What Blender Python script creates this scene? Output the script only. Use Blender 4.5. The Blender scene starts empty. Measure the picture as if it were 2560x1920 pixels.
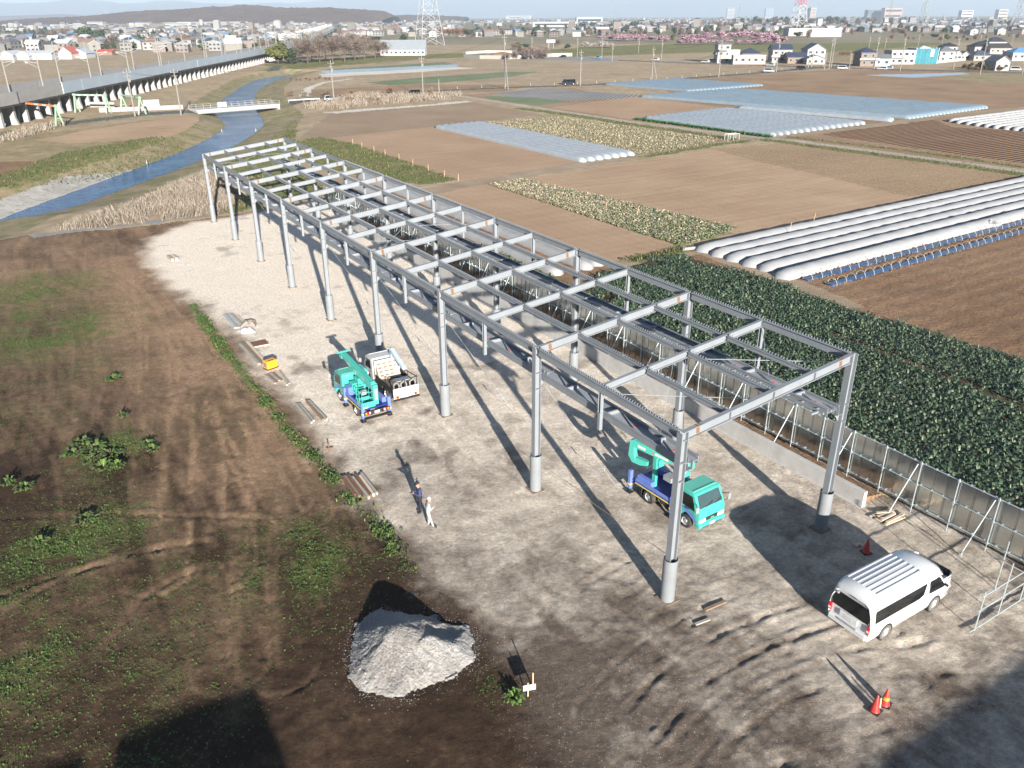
import bpy, bmesh, math, random
import numpy as np
from mathutils import Matrix, Vector

random.seed(7)
RNG = np.random.default_rng(7)
scene = bpy.context.scene
COL = scene.collection
PI = math.pi
R = math.radians

# ---------------------------------------------------------------- camera
CAM_H = 22.035
PITCH, ROLL, FPX = 0.4306315, -0.0045719, 1998.18      # focal length in pixels of a 2560 wide frame
_fw = Vector((0, math.cos(PITCH), -math.sin(PITCH)))
_rt = Vector((1, 0, 0)); _up = _rt.cross(_fw)
_r2 = math.cos(ROLL) * _rt + math.sin(ROLL) * _up
_u2 = -math.sin(ROLL) * _rt + math.cos(ROLL) * _up
camd = bpy.data.cameras.new('camera')
camd.sensor_width = 36.0
camd.lens = 36.0 * FPX / 2560.0
camd.clip_start = 0.5
camd.clip_end = 60000
cam = bpy.data.objects.new('camera', camd)
COL.objects.link(cam)
M = Matrix((( _r2.x, _u2.x, -_fw.x, 0), (_r2.y, _u2.y, -_fw.y, 0), (_r2.z, _u2.z, -_fw.z, CAM_H), (0, 0, 0, 1)))
cam.matrix_world = M
scene.camera = cam

# ---------------------------------------------------------------- sun, sky, exposure
SUN_EL, SUN_AZ = R(15.2), R(163.0)                     # azimuth clockwise from +Y
SUN_DIR = Vector((math.sin(SUN_AZ) * math.cos(SUN_EL), math.cos(SUN_AZ) * math.cos(SUN_EL), math.sin(SUN_EL)))
sd = bpy.data.lights.new('sun', 'SUN')
sd.energy = 5.0
sd.angle = R(0.5)
sd.color = (1.0, 0.935, 0.85)
so = bpy.data.objects.new('sun', sd)
so.rotation_euler = SUN_DIR.to_track_quat('Z', 'Y').to_euler()
COL.objects.link(so)
world = bpy.data.worlds.new('World')
scene.world = world
world.use_nodes = True
wn = world.node_tree
wn.nodes.clear()
w_out = wn.nodes.new('ShaderNodeOutputWorld')
w_bg = wn.nodes.new('ShaderNodeBackground')
w_sky = wn.nodes.new('ShaderNodeTexSky')
w_sky.sky_type = 'NISHITA'
w_sky.sun_disc = False
w_sky.sun_elevation = SUN_EL
w_sky.sun_rotation = SUN_AZ
w_sky.altitude = 60
w_sky.air_density = 0.9
w_sky.dust_density = 0.0
w_sky.ozone_density = 4.0
w_bg.inputs['Strength'].default_value = 0.05
# thin cirrus clouds over the whole sky, from the view direction
w_tc = wn.nodes.new('ShaderNodeTexCoord')
w_map = wn.nodes.new('ShaderNodeMapping')
w_map.inputs['Scale'].default_value = (5.0, 5.0, 26.0)
w_noise = wn.nodes.new('ShaderNodeTexNoise')
w_noise.inputs['Scale'].default_value = 1.3
w_noise.inputs['Detail'].default_value = 8
w_noise.inputs['Roughness'].default_value = 0.6
w_ramp = wn.nodes.new('ShaderNodeValToRGB')
w_ramp.color_ramp.elements[0].position = 0.50
w_ramp.color_ramp.elements[0].color = (0, 0, 0, 1)
w_ramp.color_ramp.elements[1].position = 0.70
w_ramp.color_ramp.elements[1].color = (0.75, 0.75, 0.75, 1)
w_mix = wn.nodes.new('ShaderNodeMix')
w_mix.data_type = 'RGBA'
wn.links.new(w_tc.outputs['Generated'], w_map.inputs['Vector'])
wn.links.new(w_map.outputs['Vector'], w_noise.inputs['Vector'])
wn.links.new(w_noise.outputs['Fac'], w_ramp.inputs['Fac'])
wn.links.new(w_ramp.outputs['Color'], w_mix.inputs['Factor'])
wn.links.new(w_sky.outputs['Color'], w_mix.inputs['A'])
w_mix.inputs['B'].default_value = (5.2, 5.4, 5.6, 1)
wn.links.new(w_mix.outputs['Result'], w_bg.inputs['Color'])
wn.links.new(w_bg.outputs['Background'], w_out.inputs['Surface'])
scene.view_settings.view_transform = 'Standard'
scene.view_settings.look = 'None'
scene.view_settings.gamma = 1.0
scene.view_settings.use_curve_mapping = False
scene.view_settings.exposure = 1.5
try:
    scene.cycles.use_denoising = True
    scene.cycles.max_bounces = 5
    scene.cycles.diffuse_bounces = 2
    scene.cycles.transparent_max_bounces = 8
    scene.cycles.volume_bounces = 0
except Exception:
    pass

# ---------------------------------------------------------------- survey helpers
KD = 2560.0 / 2212.0
def P(x, y, z=0.0):
    """ground survey: the world point at height z on the sight line through a point measured in the 2560 wide photograph"""
    d = _fw * FPX + _r2 * (x - 1280.0) - _u2 * (y - 960.0)
    t = (z - CAM_H) / d.z
    return Vector((d.x * t, d.y * t, z))
def G(x, y, z=0.0):
    return P(x * KD, y * KD, z)
def HT(base, x, y):
    """height of the point above 'base' that is seen at (x, y) of the 2212 wide picture"""
    d = _fw * FPX + _r2 * (x * KD - 1280.0) - _u2 * (y * KD - 960.0)
    t = math.hypot(base.x, base.y) / math.hypot(d.x, d.y)
    return CAM_H + d.z * t

TH = 0.5500382                                          # heading of the long axis of the site
SO = Vector((6.40779, 26.46968, 0))
AX = Vector((-math.sin(TH), math.cos(TH), 0))           # along the frame (u)
BX = Vector((math.cos(TH), math.sin(TH), 0))            # across the frame (v)
def UV(u, v, z=0.0):
    q = SO + AX * u + BX * v
    return Vector((q.x, q.y, z))

# ---------------------------------------------------------------- numpy noise
def _hash(ix, iy, seed):
    h = (ix.astype(np.int64) * 374761393 + iy.astype(np.int64) * 668265263 + seed * 974711) & 0x7fffffff
    h = ((h ^ (h >> 13)) * 1274126177) & 0x7fffffff
    h = h ^ (h >> 16)
    return (h & 0xffff) / 65535.0
def vnoise(x, y, seed=0):
    ix = np.floor(x); iy = np.floor(y)
    fx = x - ix; fy = y - iy
    fx = fx * fx * (3 - 2 * fx); fy = fy * fy * (3 - 2 * fy)
    a = _hash(ix, iy, seed); b = _hash(ix + 1, iy, seed)
    c = _hash(ix, iy + 1, seed); d = _hash(ix + 1, iy + 1, seed)
    return (a + (b - a) * fx) * (1 - fy) + (c + (d - c) * fx) * fy
def fbm(x, y, seed=0, octv=4, gain=0.5):
    s = 0.0; amp = 1.0; tot = 0.0
    for o in range(octv):
        s = s + amp * vnoise(x, y, seed + o * 17); tot += amp
        x = x * 2.03 + 11.3; y = y * 2.03 - 7.7; amp *= gain
    return s / tot
def inpoly(px, py, poly):
    n = len(poly); inside = np.zeros(px.shape, bool)
    j = n - 1
    for i in range(n):
        xi, yi = poly[i][0], poly[i][1]; xj, yj = poly[j][0], poly[j][1]
        if yi != yj:
            c = ((yi > py) != (yj > py)) & (px < (xj - xi) * (py - yi) / (yj - yi) + xi)
            inside ^= c
        j = i
    return inside
def segdist(px, py, pts, closed=False):
    d = np.full(px.shape, 1e9)
    n = len(pts)
    for i in range(n if closed else n - 1):
        ax, ay = pts[i][0], pts[i][1]; bx, by = pts[(i + 1) % n][0], pts[(i + 1) % n][1]
        vx, vy = bx - ax, by - ay
        L2 = vx * vx + vy * vy + 1e-9
        t = np.clip(((px - ax) * vx + (py - ay) * vy) / L2, 0, 1)
        d = np.minimum(d, np.hypot(px - ax - t * vx, py - ay - t * vy))
    return d
def sstep(a, b, x):
    t = np.clip((x - a) / (b - a), 0, 1)
    return t * t * (3 - 2 * t)

# ---------------------------------------------------------------- objects
def tag(o, label=None, cat=None, group=None, kind=None):
    if label: o['label'] = label
    if cat: o['category'] = cat
    if group: o['group'] = group
    if kind: o['kind'] = kind
    return o
def empty(name, loc=(0, 0, 0), rz=0.0, label=None, cat=None, group=None):
    o = bpy.data.objects.new(name, None)
    o.empty_display_size = 0.3
    o.location = loc; o.rotation_euler = (0, 0, rz)
    COL.objects.link(o)
    return tag(o, label, cat, group)
def put(name, me, parent=None, loc=(0, 0, 0), rot=(0, 0, 0), scale=None):
    o = bpy.data.objects.new(name, me)
    COL.objects.link(o)
    o.parent = parent
    o.location = loc; o.rotation_euler = rot
    if scale is not None: o.scale = scale
    return o
def fastmesh(name, co, faces, mats=(), smooth=False, attr=None):
    """co (n,3) array, faces list/array of equal length polygons"""
    me = bpy.data.meshes.new(name)
    co = np.asarray(co, dtype=np.float32); f = np.asarray(faces, dtype=np.int32)
    k = f.shape[1]
    me.vertices.add(len(co)); me.vertices.foreach_set('co', co.ravel())
    me.loops.add(f.size); me.loops.foreach_set('vertex_index', f.ravel())
    me.polygons.add(len(f))
    me.polygons.foreach_set('loop_start', np.arange(0, f.size, k, dtype=np.int32))
    me.polygons.foreach_set('loop_total', np.full(len(f), k, dtype=np.int32))
    if smooth:
        me.polygons.foreach_set('use_smooth', np.ones(len(f), dtype=bool))
    for m in mats: me.materials.append(m)
    if attr is not None:
        for nm, arr in attr.items():
            a = me.attributes.new(nm, 'FLOAT_COLOR', 'POINT')
            full = np.ones((len(co), 4), dtype=np.float32); full[:, :arr.shape[1]] = arr
            a.data.foreach_set('color', full.ravel())
    me.update(calc_edges=True)
    return me

class MB:
    """collects simple solids into one mesh"""
    def __init__(self):
        self.v = []; self.f = []; self.m = []; self.mi = 0
    def add(self, vs, fs):
        n = len(self.v)
        self.v.extend([tuple(q) for q in vs])
        for f in fs:
            self.f.append(tuple(i + n for i in f)); self.m.append(self.mi)
        return self
    def box(self, c, s, rz=0.0, rx=0.0, ry=0.0):
        hx, hy, hz = s[0] / 2, s[1] / 2, s[2] / 2
        vs = [Vector((x, y, z)) for z in (-hz, hz) for x, y in ((-hx, -hy), (hx, -hy), (hx, hy), (-hx, hy))]
        if rz or rx or ry:
            m = Matrix.Rotation(rz, 3, 'Z') @ Matrix.Rotation(ry, 3, 'Y') @ Matrix.Rotation(rx, 3, 'X')
            vs = [m @ q for q in vs]
        c = Vector(c)
        return self.add([q + c for q in vs], [(3, 2, 1, 0), (4, 5, 6, 7), (0, 1, 5, 4), (1, 2, 6, 5), (2, 3, 7, 6), (3, 0, 4, 7)])
    def bx(self, x0, x1, y0, y1, z0, z1):
        return self.box(((x0 + x1) / 2, (y0 + y1) / 2, (z0 + z1) / 2), (abs(x1 - x0), abs(y1 - y0), abs(z1 - z0)))
    def frame_of(self, a, b, up=None):
        d = (Vector(b) - Vector(a)).normalized()
        u = Vector(up) if up is not None else (Vector((0, 0, 1)) if abs(d.z) < 0.95 else Vector((0, 1, 0)))
        s = d.cross(u)
        if s.length < 1e-6: s = d.cross(Vector((1, 0, 0)))
        s.normalize(); u = s.cross(d)
        return d, s, u
    def bar(self, a, b, w, h, up=None):
        a = Vector(a); b = Vector(b); d, s, u = self.frame_of(a, b, up)
        vs = []
        for q in (a, b):
            for i, j in ((-1, -1), (1, -1), (1, 1), (-1, 1)):
                vs.append(q + s * (i * w / 2) + u * (j * h / 2))
        return self.add(vs, [(0, 1, 2, 3), (7, 6, 5, 4), (0, 4, 5, 1), (1, 5, 6, 2), (2, 6, 7, 3), (3, 7, 4, 0)])
    def ibeam(self, a, b, w, h, tf=0.03, tw=0.02, up=None):
        """I section, flanges square to 'up', the web along 'up'"""
        a = Vector(a); b = Vector(b); d, s, u = self.frame_of(a, b, up)
        self.bar(a + u * (h / 2 - tf / 2), b + u * (h / 2 - tf / 2), w, tf, u)
        self.bar(a - u * (h / 2 - tf / 2), b - u * (h / 2 - tf / 2), w, tf, u)
        return self.bar(a, b, tw, h - 2 * tf, u)
    def tube(self, a, b, r0, r1=None, n=8, caps=True):
        a = Vector(a); b = Vector(b); r1 = r0 if r1 is None else r1
        d, s, u = self.frame_of(a, b)
        vs = []
        for q, r in ((a, r0), (b, r1)):
            for i in range(n):
                t = 2 * PI * i / n
                vs.append(q + s * (r * math.cos(t)) + u * (r * math.sin(t)))
        fs = [(i, (i + 1) % n, n + (i + 1) % n, n + i) for i in range(n)]
        if caps:
            fs += [tuple(range(n - 1, -1, -1)), tuple(range(n, 2 * n))]
        return self.add(vs, fs)
    def path(self, pts, r, n=6):
        for i in range(len(pts) - 1):
            self.tube(pts[i], pts[i + 1], r, r, n)
        return self
    def prism(self, poly, y0, y1, axis='y'):
        """poly of (x,z) extruded along y"""
        n = len(poly)
        if axis == 'y':
            vs = [(x, y0, z) for x, z in poly] + [(x, y1, z) for x, z in poly]
        elif axis == 'x':
            vs = [(y0, x, z) for x, z in poly] + [(y1, x, z) for x, z in poly]
        else:
            vs = [(x, z, y0) for x, z in poly] + [(x, z, y1) for x, z in poly]
        fs = [tuple(range(n)), tuple(range(2 * n - 1, n - 1, -1))]
        fs += [(i, n + i, n + (i + 1) % n, (i + 1) % n) for i in range(n)]
        return self.add(vs, fs)
    def lathe(self, prof, n=16, c=(0, 0, 0), axis='z'):
        vs = []; fs = []
        for r, z in prof:
            for i in range(n):
                t = 2 * PI * i / n
                p = (r * math.cos(t), r * math.sin(t), z)
                if axis == 'y': p = (p[0], p[2], p[1])
                if axis == 'x': p = (p[2], p[0], p[1])
                vs.append((p[0] + c[0], p[1] + c[1], p[2] + c[2]))
        for k in range(len(prof) - 1):
            for i in range(n):
                fs.append((k * n + i, k * n + (i + 1) % n, (k + 1) * n + (i + 1) % n, (k + 1) * n + i))
        return self.add(vs, fs)
    def quad(self, a, b, c, d):
        return self.add([a, b, c, d], [(0, 1, 2, 3)])
    def mesh(self, name, mats, smooth=False, bevel=0.0, fix=True, seg=1):
        me = bpy.data.meshes.new(name)
        me.from_pydata(self.v, [], self.f)
        mats = mats if isinstance(mats, (list, tuple)) else [mats]
        for m in mats: me.materials.append(m)
        if len(mats) > 1:
            me.polygons.foreach_set('material_index', self.m)
        if fix or bevel:
            bm = bmesh.new(); bm.from_mesh(me)
            if fix: bmesh.ops.recalc_face_normals(bm, faces=bm.faces)
            if bevel:
                es = [e for e in bm.edges if len(e.link_faces) == 2 and e.calc_face_angle(0) > 0.5]
                bmesh.ops.bevel(bm, geom=es, offset=bevel, segments=seg, profile=0.6, affect='EDGES', clamp_overlap=True)
            bm.to_mesh(me); bm.free()
        if smooth:
            me.polygons.foreach_set('use_smooth', np.ones(len(me.polygons), dtype=bool))
            try: me.set_sharp_from_angle(angle=R(40))
            except Exception: pass
        me.update()
        return me
    def build(self, name, mats, parent=None, loc=(0, 0, 0), rot=(0, 0, 0), **kw):
        return put(name, self.mesh(name, mats, **kw), parent, loc, rot)

def copy_tree(o, parent=None):
    c = o.copy(); COL.objects.link(c); c.parent = parent
    for ch in [q for q in o.children]:
        copy_tree(ch, c)
    return c

# ---------------------------------------------------------------- materials
def new_mat(name):
    m = bpy.data.materials.new(name); m.use_nodes = True
    nt = m.node_tree; b = nt.nodes['Principled BSDF']
    return m, nt, b
def mat(name, col, rough=0.6, metal=0.0, var=0.12, scale=3.0, bump=0.0, bscale=30.0, spec=0.5, dirt=None, dscale=1.2, damt=0.5, coat=0.0, emis=None):
    """colour with a soft mottling, an optional second (dirt) colour in patches, and fine relief"""
    m, nt, b = new_mat(name)
    N = nt.nodes; Lk = nt.links
    tc = N.new('ShaderNodeTexCoord')
    n1 = N.new('ShaderNodeTexNoise'); n1.inputs['Scale'].default_value = scale; n1.inputs['Detail'].default_value = 5
    Lk.new(tc.outputs['Object'], n1.inputs['Vector'])
    mr = N.new('ShaderNodeMapRange'); mr.inputs['From Min'].default_value = 0.25; mr.inputs['From Max'].default_value = 0.75
    mr.inputs['To Min'].default_value = 1 - var; mr.inputs['To Max'].default_value = 1 + var
    Lk.new(n1.outputs['Fac'], mr.inputs['Value'])
    mx = N.new('ShaderNodeMix'); mx.data_type = 'RGBA'; mx.blend_type = 'MULTIPLY'; mx.inputs['Factor'].default_value = 1
    mx.inputs['A'].default_value = (*col, 1)
    cmb = N.new('ShaderNodeCombineColor')
    for k in range(3): Lk.new(mr.outputs['Result'], cmb.inputs[k])
    Lk.new(cmb.outputs['Color'], mx.inputs['B'])
    out = mx.outputs['Result']
    if dirt is not None:
        n2 = N.new('ShaderNodeTexNoise'); n2.inputs['Scale'].default_value = dscale; n2.inputs['Detail'].default_value = 7; n2.inputs['Roughness'].default_value = 0.65
        Lk.new(tc.outputs['Object'], n2.inputs['Vector'])
        rp = N.new('ShaderNodeMapRange'); rp.inputs['From Min'].default_value = 0.48; rp.inputs['From Max'].default_value = 0.68
        rp.inputs['To Max'].default_value = damt
        Lk.new(n2.outputs['Fac'], rp.inputs['Value'])
        m2 = N.new('ShaderNodeMix'); m2.data_type = 'RGBA'
        Lk.new(rp.outputs['Result'], m2.inputs['Factor']); Lk.new(out, m2.inputs['A']); m2.inputs['B'].default_value = (*dirt, 1)
        out = m2.outputs['Result']
    Lk.new(out, b.inputs['Base Color'])
    b.inputs['Roughness'].default_value = rough
    b.inputs['Metallic'].default_value = metal
    b.inputs['Specular IOR Level'].default_value = spec
    if coat: b.inputs['Coat Weight'].default_value = coat
    if bump:
        n3 = N.new('ShaderNodeTexNoise'); n3.inputs['Scale'].default_value = bscale; n3.inputs['Detail'].default_value = 4
        Lk.new(tc.outputs['Object'], n3.inputs['Vector'])
        bp = N.new('ShaderNodeBump'); bp.inputs['Strength'].default_value = bump; bp.inputs['Distance'].default_value = 0.02
        Lk.new(n3.outputs['Fac'], bp.inputs['Height']); Lk.new(bp.outputs['Normal'], b.inputs['Normal'])
    if emis:
        b.inputs['Emission Color'].default_value = (*emis, 1); b.inputs['Emission Strength'].default_value = 1
    return m

# ================================================================ SETTING: terrain
def soil_mat(name, a, b, big=0.06, furrow=None, fstr=0.5, dirv=None, speck=None, samt=0.5, sscale=9.0, bump=0.5, bscale=7.0, green=None, gamt=0.0, streak=0.35, fcol=0.0):
    """bare earth: two tones in streaks and patches, optional furrows (period m), straw specks and green cover"""
    m, nt, bs = new_mat(name); N = nt.nodes; Lk = nt.links
    tc = N.new('ShaderNodeTexCoord')
    rot = N.new('ShaderNodeMapping')
    ang = math.atan2((dirv or BX).y, (dirv or BX).x)
    rot.inputs['Rotation'].default_value = (0, 0, -ang)     # x' runs along dirv
    Lk.new(tc.outputs['Object'], rot.inputs['Vector'])
    st = N.new('ShaderNodeMapping'); st.inputs['Scale'].default_value = (1.0, 0.09, 1.0)
    Lk.new(rot.outputs['Vector'], st.inputs['Vector'])
    n1 = N.new('ShaderNodeTexNoise'); n1.inputs['Scale'].default_value = big; n1.inputs['Detail'].default_value = 6; n1.inputs['Roughness'].default_value = 0.6
    Lk.new(tc.outputs['Object'], n1.inputs['Vector'])
    n2 = N.new('ShaderNodeTexNoise'); n2.inputs['Scale'].default_value = 0.9; n2.inputs['Detail'].default_value = 5
    Lk.new(st.outputs['Vector'], n2.inputs['Vector'])
    ad = N.new('ShaderNodeMath'); ad.operation = 'MULTIPLY_ADD'; ad.inputs[1].default_value = streak
    Lk.new(n2.outputs['Fac'], ad.inputs[0]); Lk.new(n1.outputs['Fac'], ad.inputs[2])
    mr = N.new('ShaderNodeMapRange'); mr.inputs['From Min'].default_value = 0.38 + streak * 0.35; mr.inputs['From Max'].default_value = 0.62 + streak * 0.65
    Lk.new(ad.outputs['Value'], mr.inputs['Value'])
    mx = N.new('ShaderNodeMix'); mx.data_type = 'RGBA'; mx.inputs['A'].default_value = (*a, 1); mx.inputs['B'].default_value = (*b, 1)
    Lk.new(mr.outputs['Result'], mx.inputs['Factor'])
    col = mx.outputs['Result']
    n3 = N.new('ShaderNodeTexNoise'); n3.inputs['Scale'].default_value = bscale; n3.inputs['Detail'].default_value = 5; n3.inputs['Roughness'].default_value = 0.7
    Lk.new(tc.outputs['Object'], n3.inputs['Vector'])
    v = N.new('ShaderNodeMapRange'); v.inputs['From Min'].default_value = 0.3; v.inputs['From Max'].default_value = 0.7; v.inputs['To Min'].default_value = 0.78; v.inputs['To Max'].default_value = 1.2
    Lk.new(n3.outputs['Fac'], v.inputs['Value'])
    sc = N.new('ShaderNodeVectorMath'); sc.operation = 'SCALE'
    Lk.new(col, sc.inputs[0]); Lk.new(v.outputs['Result'], sc.inputs['Scale'])
    col = sc.outputs['Vector']
    def overlay(col, c, scale, lo, hi, amt, det=4, vec=None):
        n = N.new('ShaderNodeTexNoise'); n.inputs['Scale'].default_value = scale; n.inputs['Detail'].default_value = det; n.inputs['Roughness'].default_value = 0.65
        Lk.new(vec or tc.outputs['Object'], n.inputs['Vector'])
        r = N.new('ShaderNodeMapRange'); r.inputs['From Min'].default_value = lo; r.inputs['From Max'].default_value = hi; r.inputs['To Max'].default_value = amt
        Lk.new(n.outputs['Fac'], r.inputs['Value'])
        x = N.new('ShaderNodeMix'); x.data_type = 'RGBA'; x.inputs['B'].default_value = (*c, 1)
        Lk.new(r.outputs['Result'], x.inputs['Factor']); Lk.new(col, x.inputs['A'])
        return x.outputs['Result']
    if green: col = overlay(col, green, 0.35, 0.42, 0.58, gamt, 8)
    if speck: col = overlay(col, speck, sscale, 0.53, 0.62, samt, 3)
    hgt = n3.outputs['Fac']
    if furrow:
        sp = N.new('ShaderNodeSeparateXYZ'); Lk.new(rot.outputs['Vector'], sp.inputs[0])
        wob = N.new('ShaderNodeMath'); wob.operation = 'MULTIPLY_ADD'; wob.inputs[1].default_value = 0.25
        Lk.new(n2.outputs['Fac'], wob.inputs[0]); Lk.new(sp.outputs['Y'], wob.inputs[2])
        k = N.new('ShaderNodeMath'); k.operation = 'MULTIPLY'; k.inputs[1].default_value = 2 * PI / furrow
        Lk.new(wob.outputs['Value'], k.inputs[0])
        s = N.new('ShaderNodeMath'); s.operation = 'SINE'; Lk.new(k.outputs['Value'], s.inputs[0])
        h2 = N.new('ShaderNodeMath'); h2.operation = 'MULTIPLY_ADD'; h2.inputs[1].default_value = fstr
        Lk.new(s.outputs['Value'], h2.inputs[0]); Lk.new(hgt, h2.inputs[2])
        hgt = h2.outputs['Value']
        if fcol:
            q = N.new('ShaderNodeMapRange'); q.inputs['From Min'].default_value = -1; q.inputs['To Min'].default_value = 1 - fcol; q.inputs['To Max'].default_value = 1 + fcol
            Lk.new(s.outputs['Value'], q.inputs['Value'])
            s2 = N.new('ShaderNodeVectorMath'); s2.operation = 'SCALE'
            Lk.new(col, s2.inputs[0]); Lk.new(q.outputs['Result'], s2.inputs['Scale']); col = s2.outputs['Vector']
    Lk.new(col, bs.inputs['Base Color'])
    bs.inputs['Roughness'].default_value = 0.95; bs.inputs['Specular IOR Level'].default_value = 0.15
    bp = N.new('ShaderNodeBump'); bp.inputs['Strength'].default_value = bump; bp.inputs['Distance'].default_value = 0.12
    Lk.new(hgt, bp.inputs['Height']); Lk.new(bp.outputs['Normal'], bs.inputs['Normal'])
    return m

def masked_soil(name, lo, hi, hi2, green, gravel, bump=0.6):
    """worked earth of the site: attribute m = (dry dust, green cover, loose stone)"""
    m, nt, bs = new_mat(name); N = nt.nodes; Lk = nt.links
    tc = N.new('ShaderNodeTexCoord')
    at = N.new('ShaderNodeAttribute'); at.attribute_name = 'm'
    sp = N.new('ShaderNodeSeparateColor'); Lk.new(at.outputs['Color'], sp.inputs['Color'])
    def noise(s, d=5, r=0.6):
        n = N.new('ShaderNodeTexNoise'); n.inputs['Scale'].default_value = s; n.inputs['Detail'].default_value = d; n.inputs['Roughness'].default_value = r
        Lk.new(tc.outputs['Object'], n.inputs['Vector']); return n.outputs['Fac']
    def mth(op, x, y):
        q = N.new('ShaderNodeMath'); q.operation = op
        for i, t in enumerate((x, y)):
            if isinstance(t, (int, float)): q.inputs[i].default_value = t
            else: Lk.new(t, q.inputs[i])
        return q.outputs['Value']
    def rng(x, a, b, c=0.0, d=1.0):
        q = N.new('ShaderNodeMapRange'); q.inputs['From Min'].default_value = a; q.inputs['From Max'].default_value = b
        q.inputs['To Min'].default_value = c; q.inputs['To Max'].default_value = d; Lk.new(x, q.inputs['Value']); return q.outputs['Result']
    def mix(f, A, B):
        x = N.new('ShaderNodeMix'); x.data_type = 'RGBA'
        Lk.new(f, x.inputs['Factor'])
        for nm, c in (('A', A), ('B', B)):
            if isinstance(c, tuple): x.inputs[nm].default_value = (*c, 1)
            else: Lk.new(c, x.inputs[nm])
        return x.outputs['Result']
    nf = noise(5.0, 9, 0.72); nm_ = noise(1.6, 7, 0.65); ng = noise(26.0, 6, 0.75)
    d = mth('ADD', sp.outputs['Red'], mth('MULTIPLY', mth('SUBTRACT', nm_, 0.5), 0.55))
    col = mix(rng(d, 0.05, 0.95), mix(at.outputs['Alpha'], lo, (0.15, 0.118, 0.092)), mix(at.outputs['Alpha'], hi, hi2))
    # stones: small light grains where the third mask is high
    vr = N.new('ShaderNodeTexVoronoi'); vr.inputs['Scale'].default_value = 15.0; Lk.new(tc.outputs['Object'], vr.inputs['Vector'])
    vc = N.new('ShaderNodeSeparateColor'); Lk.new(vr.outputs['Color'], vc.inputs['Color'])
    grain = mth('MULTIPLY', rng(vr.outputs['Distance'], 0.42, 0.22), rng(vc.outputs['Red'], 0.80, 0.95))
    gsel = rng(mth('ADD', sp.outputs['Blue'], mth('MULTIPLY', mth('SUBTRACT', nm_, 0.5), 1.0)), 0.15, 0.75)
    col = mix(mth('MULTIPLY', gsel, mth('MULTIPLY', grain, 0.8)), col, gravel)
    g = mth('ADD', sp.outputs['Green'], mth('MULTIPLY', mth('SUBTRACT', nf, 0.5), 1.3))
    col = mix(rng(g, 0.55, 1.05, 0, 0.75), col, mix(nm_, green, (0.13, 0.19, 0.045)))
    v = mth('MULTIPLY', rng(nf, 0.3, 0.7, 0.66, 1.32), rng(ng, 0.3, 0.7, 0.68, 1.32))
    s = N.new('ShaderNodeVectorMath'); s.operation = 'SCALE'; Lk.new(col, s.inputs[0]); Lk.new(v, s.inputs['Scale'])
    Lk.new(s.outputs['Vector'], bs.inputs['Base Color'])
    bs.inputs['Roughness'].default_value = 0.95; bs.inputs['Specular IOR Level'].default_value = 0.15
    bp = N.new('ShaderNodeBump'); bp.inputs['Strength'].default_value = 1.0; bp.inputs['Distance'].default_value = 0.10
    Lk.new(mth('ADD', nf, mth('MULTIPLY', ng, 0.9)), bp.inputs['Height']); Lk.new(bp.outputs['Normal'], bs.inputs['Normal'])
    return m

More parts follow.
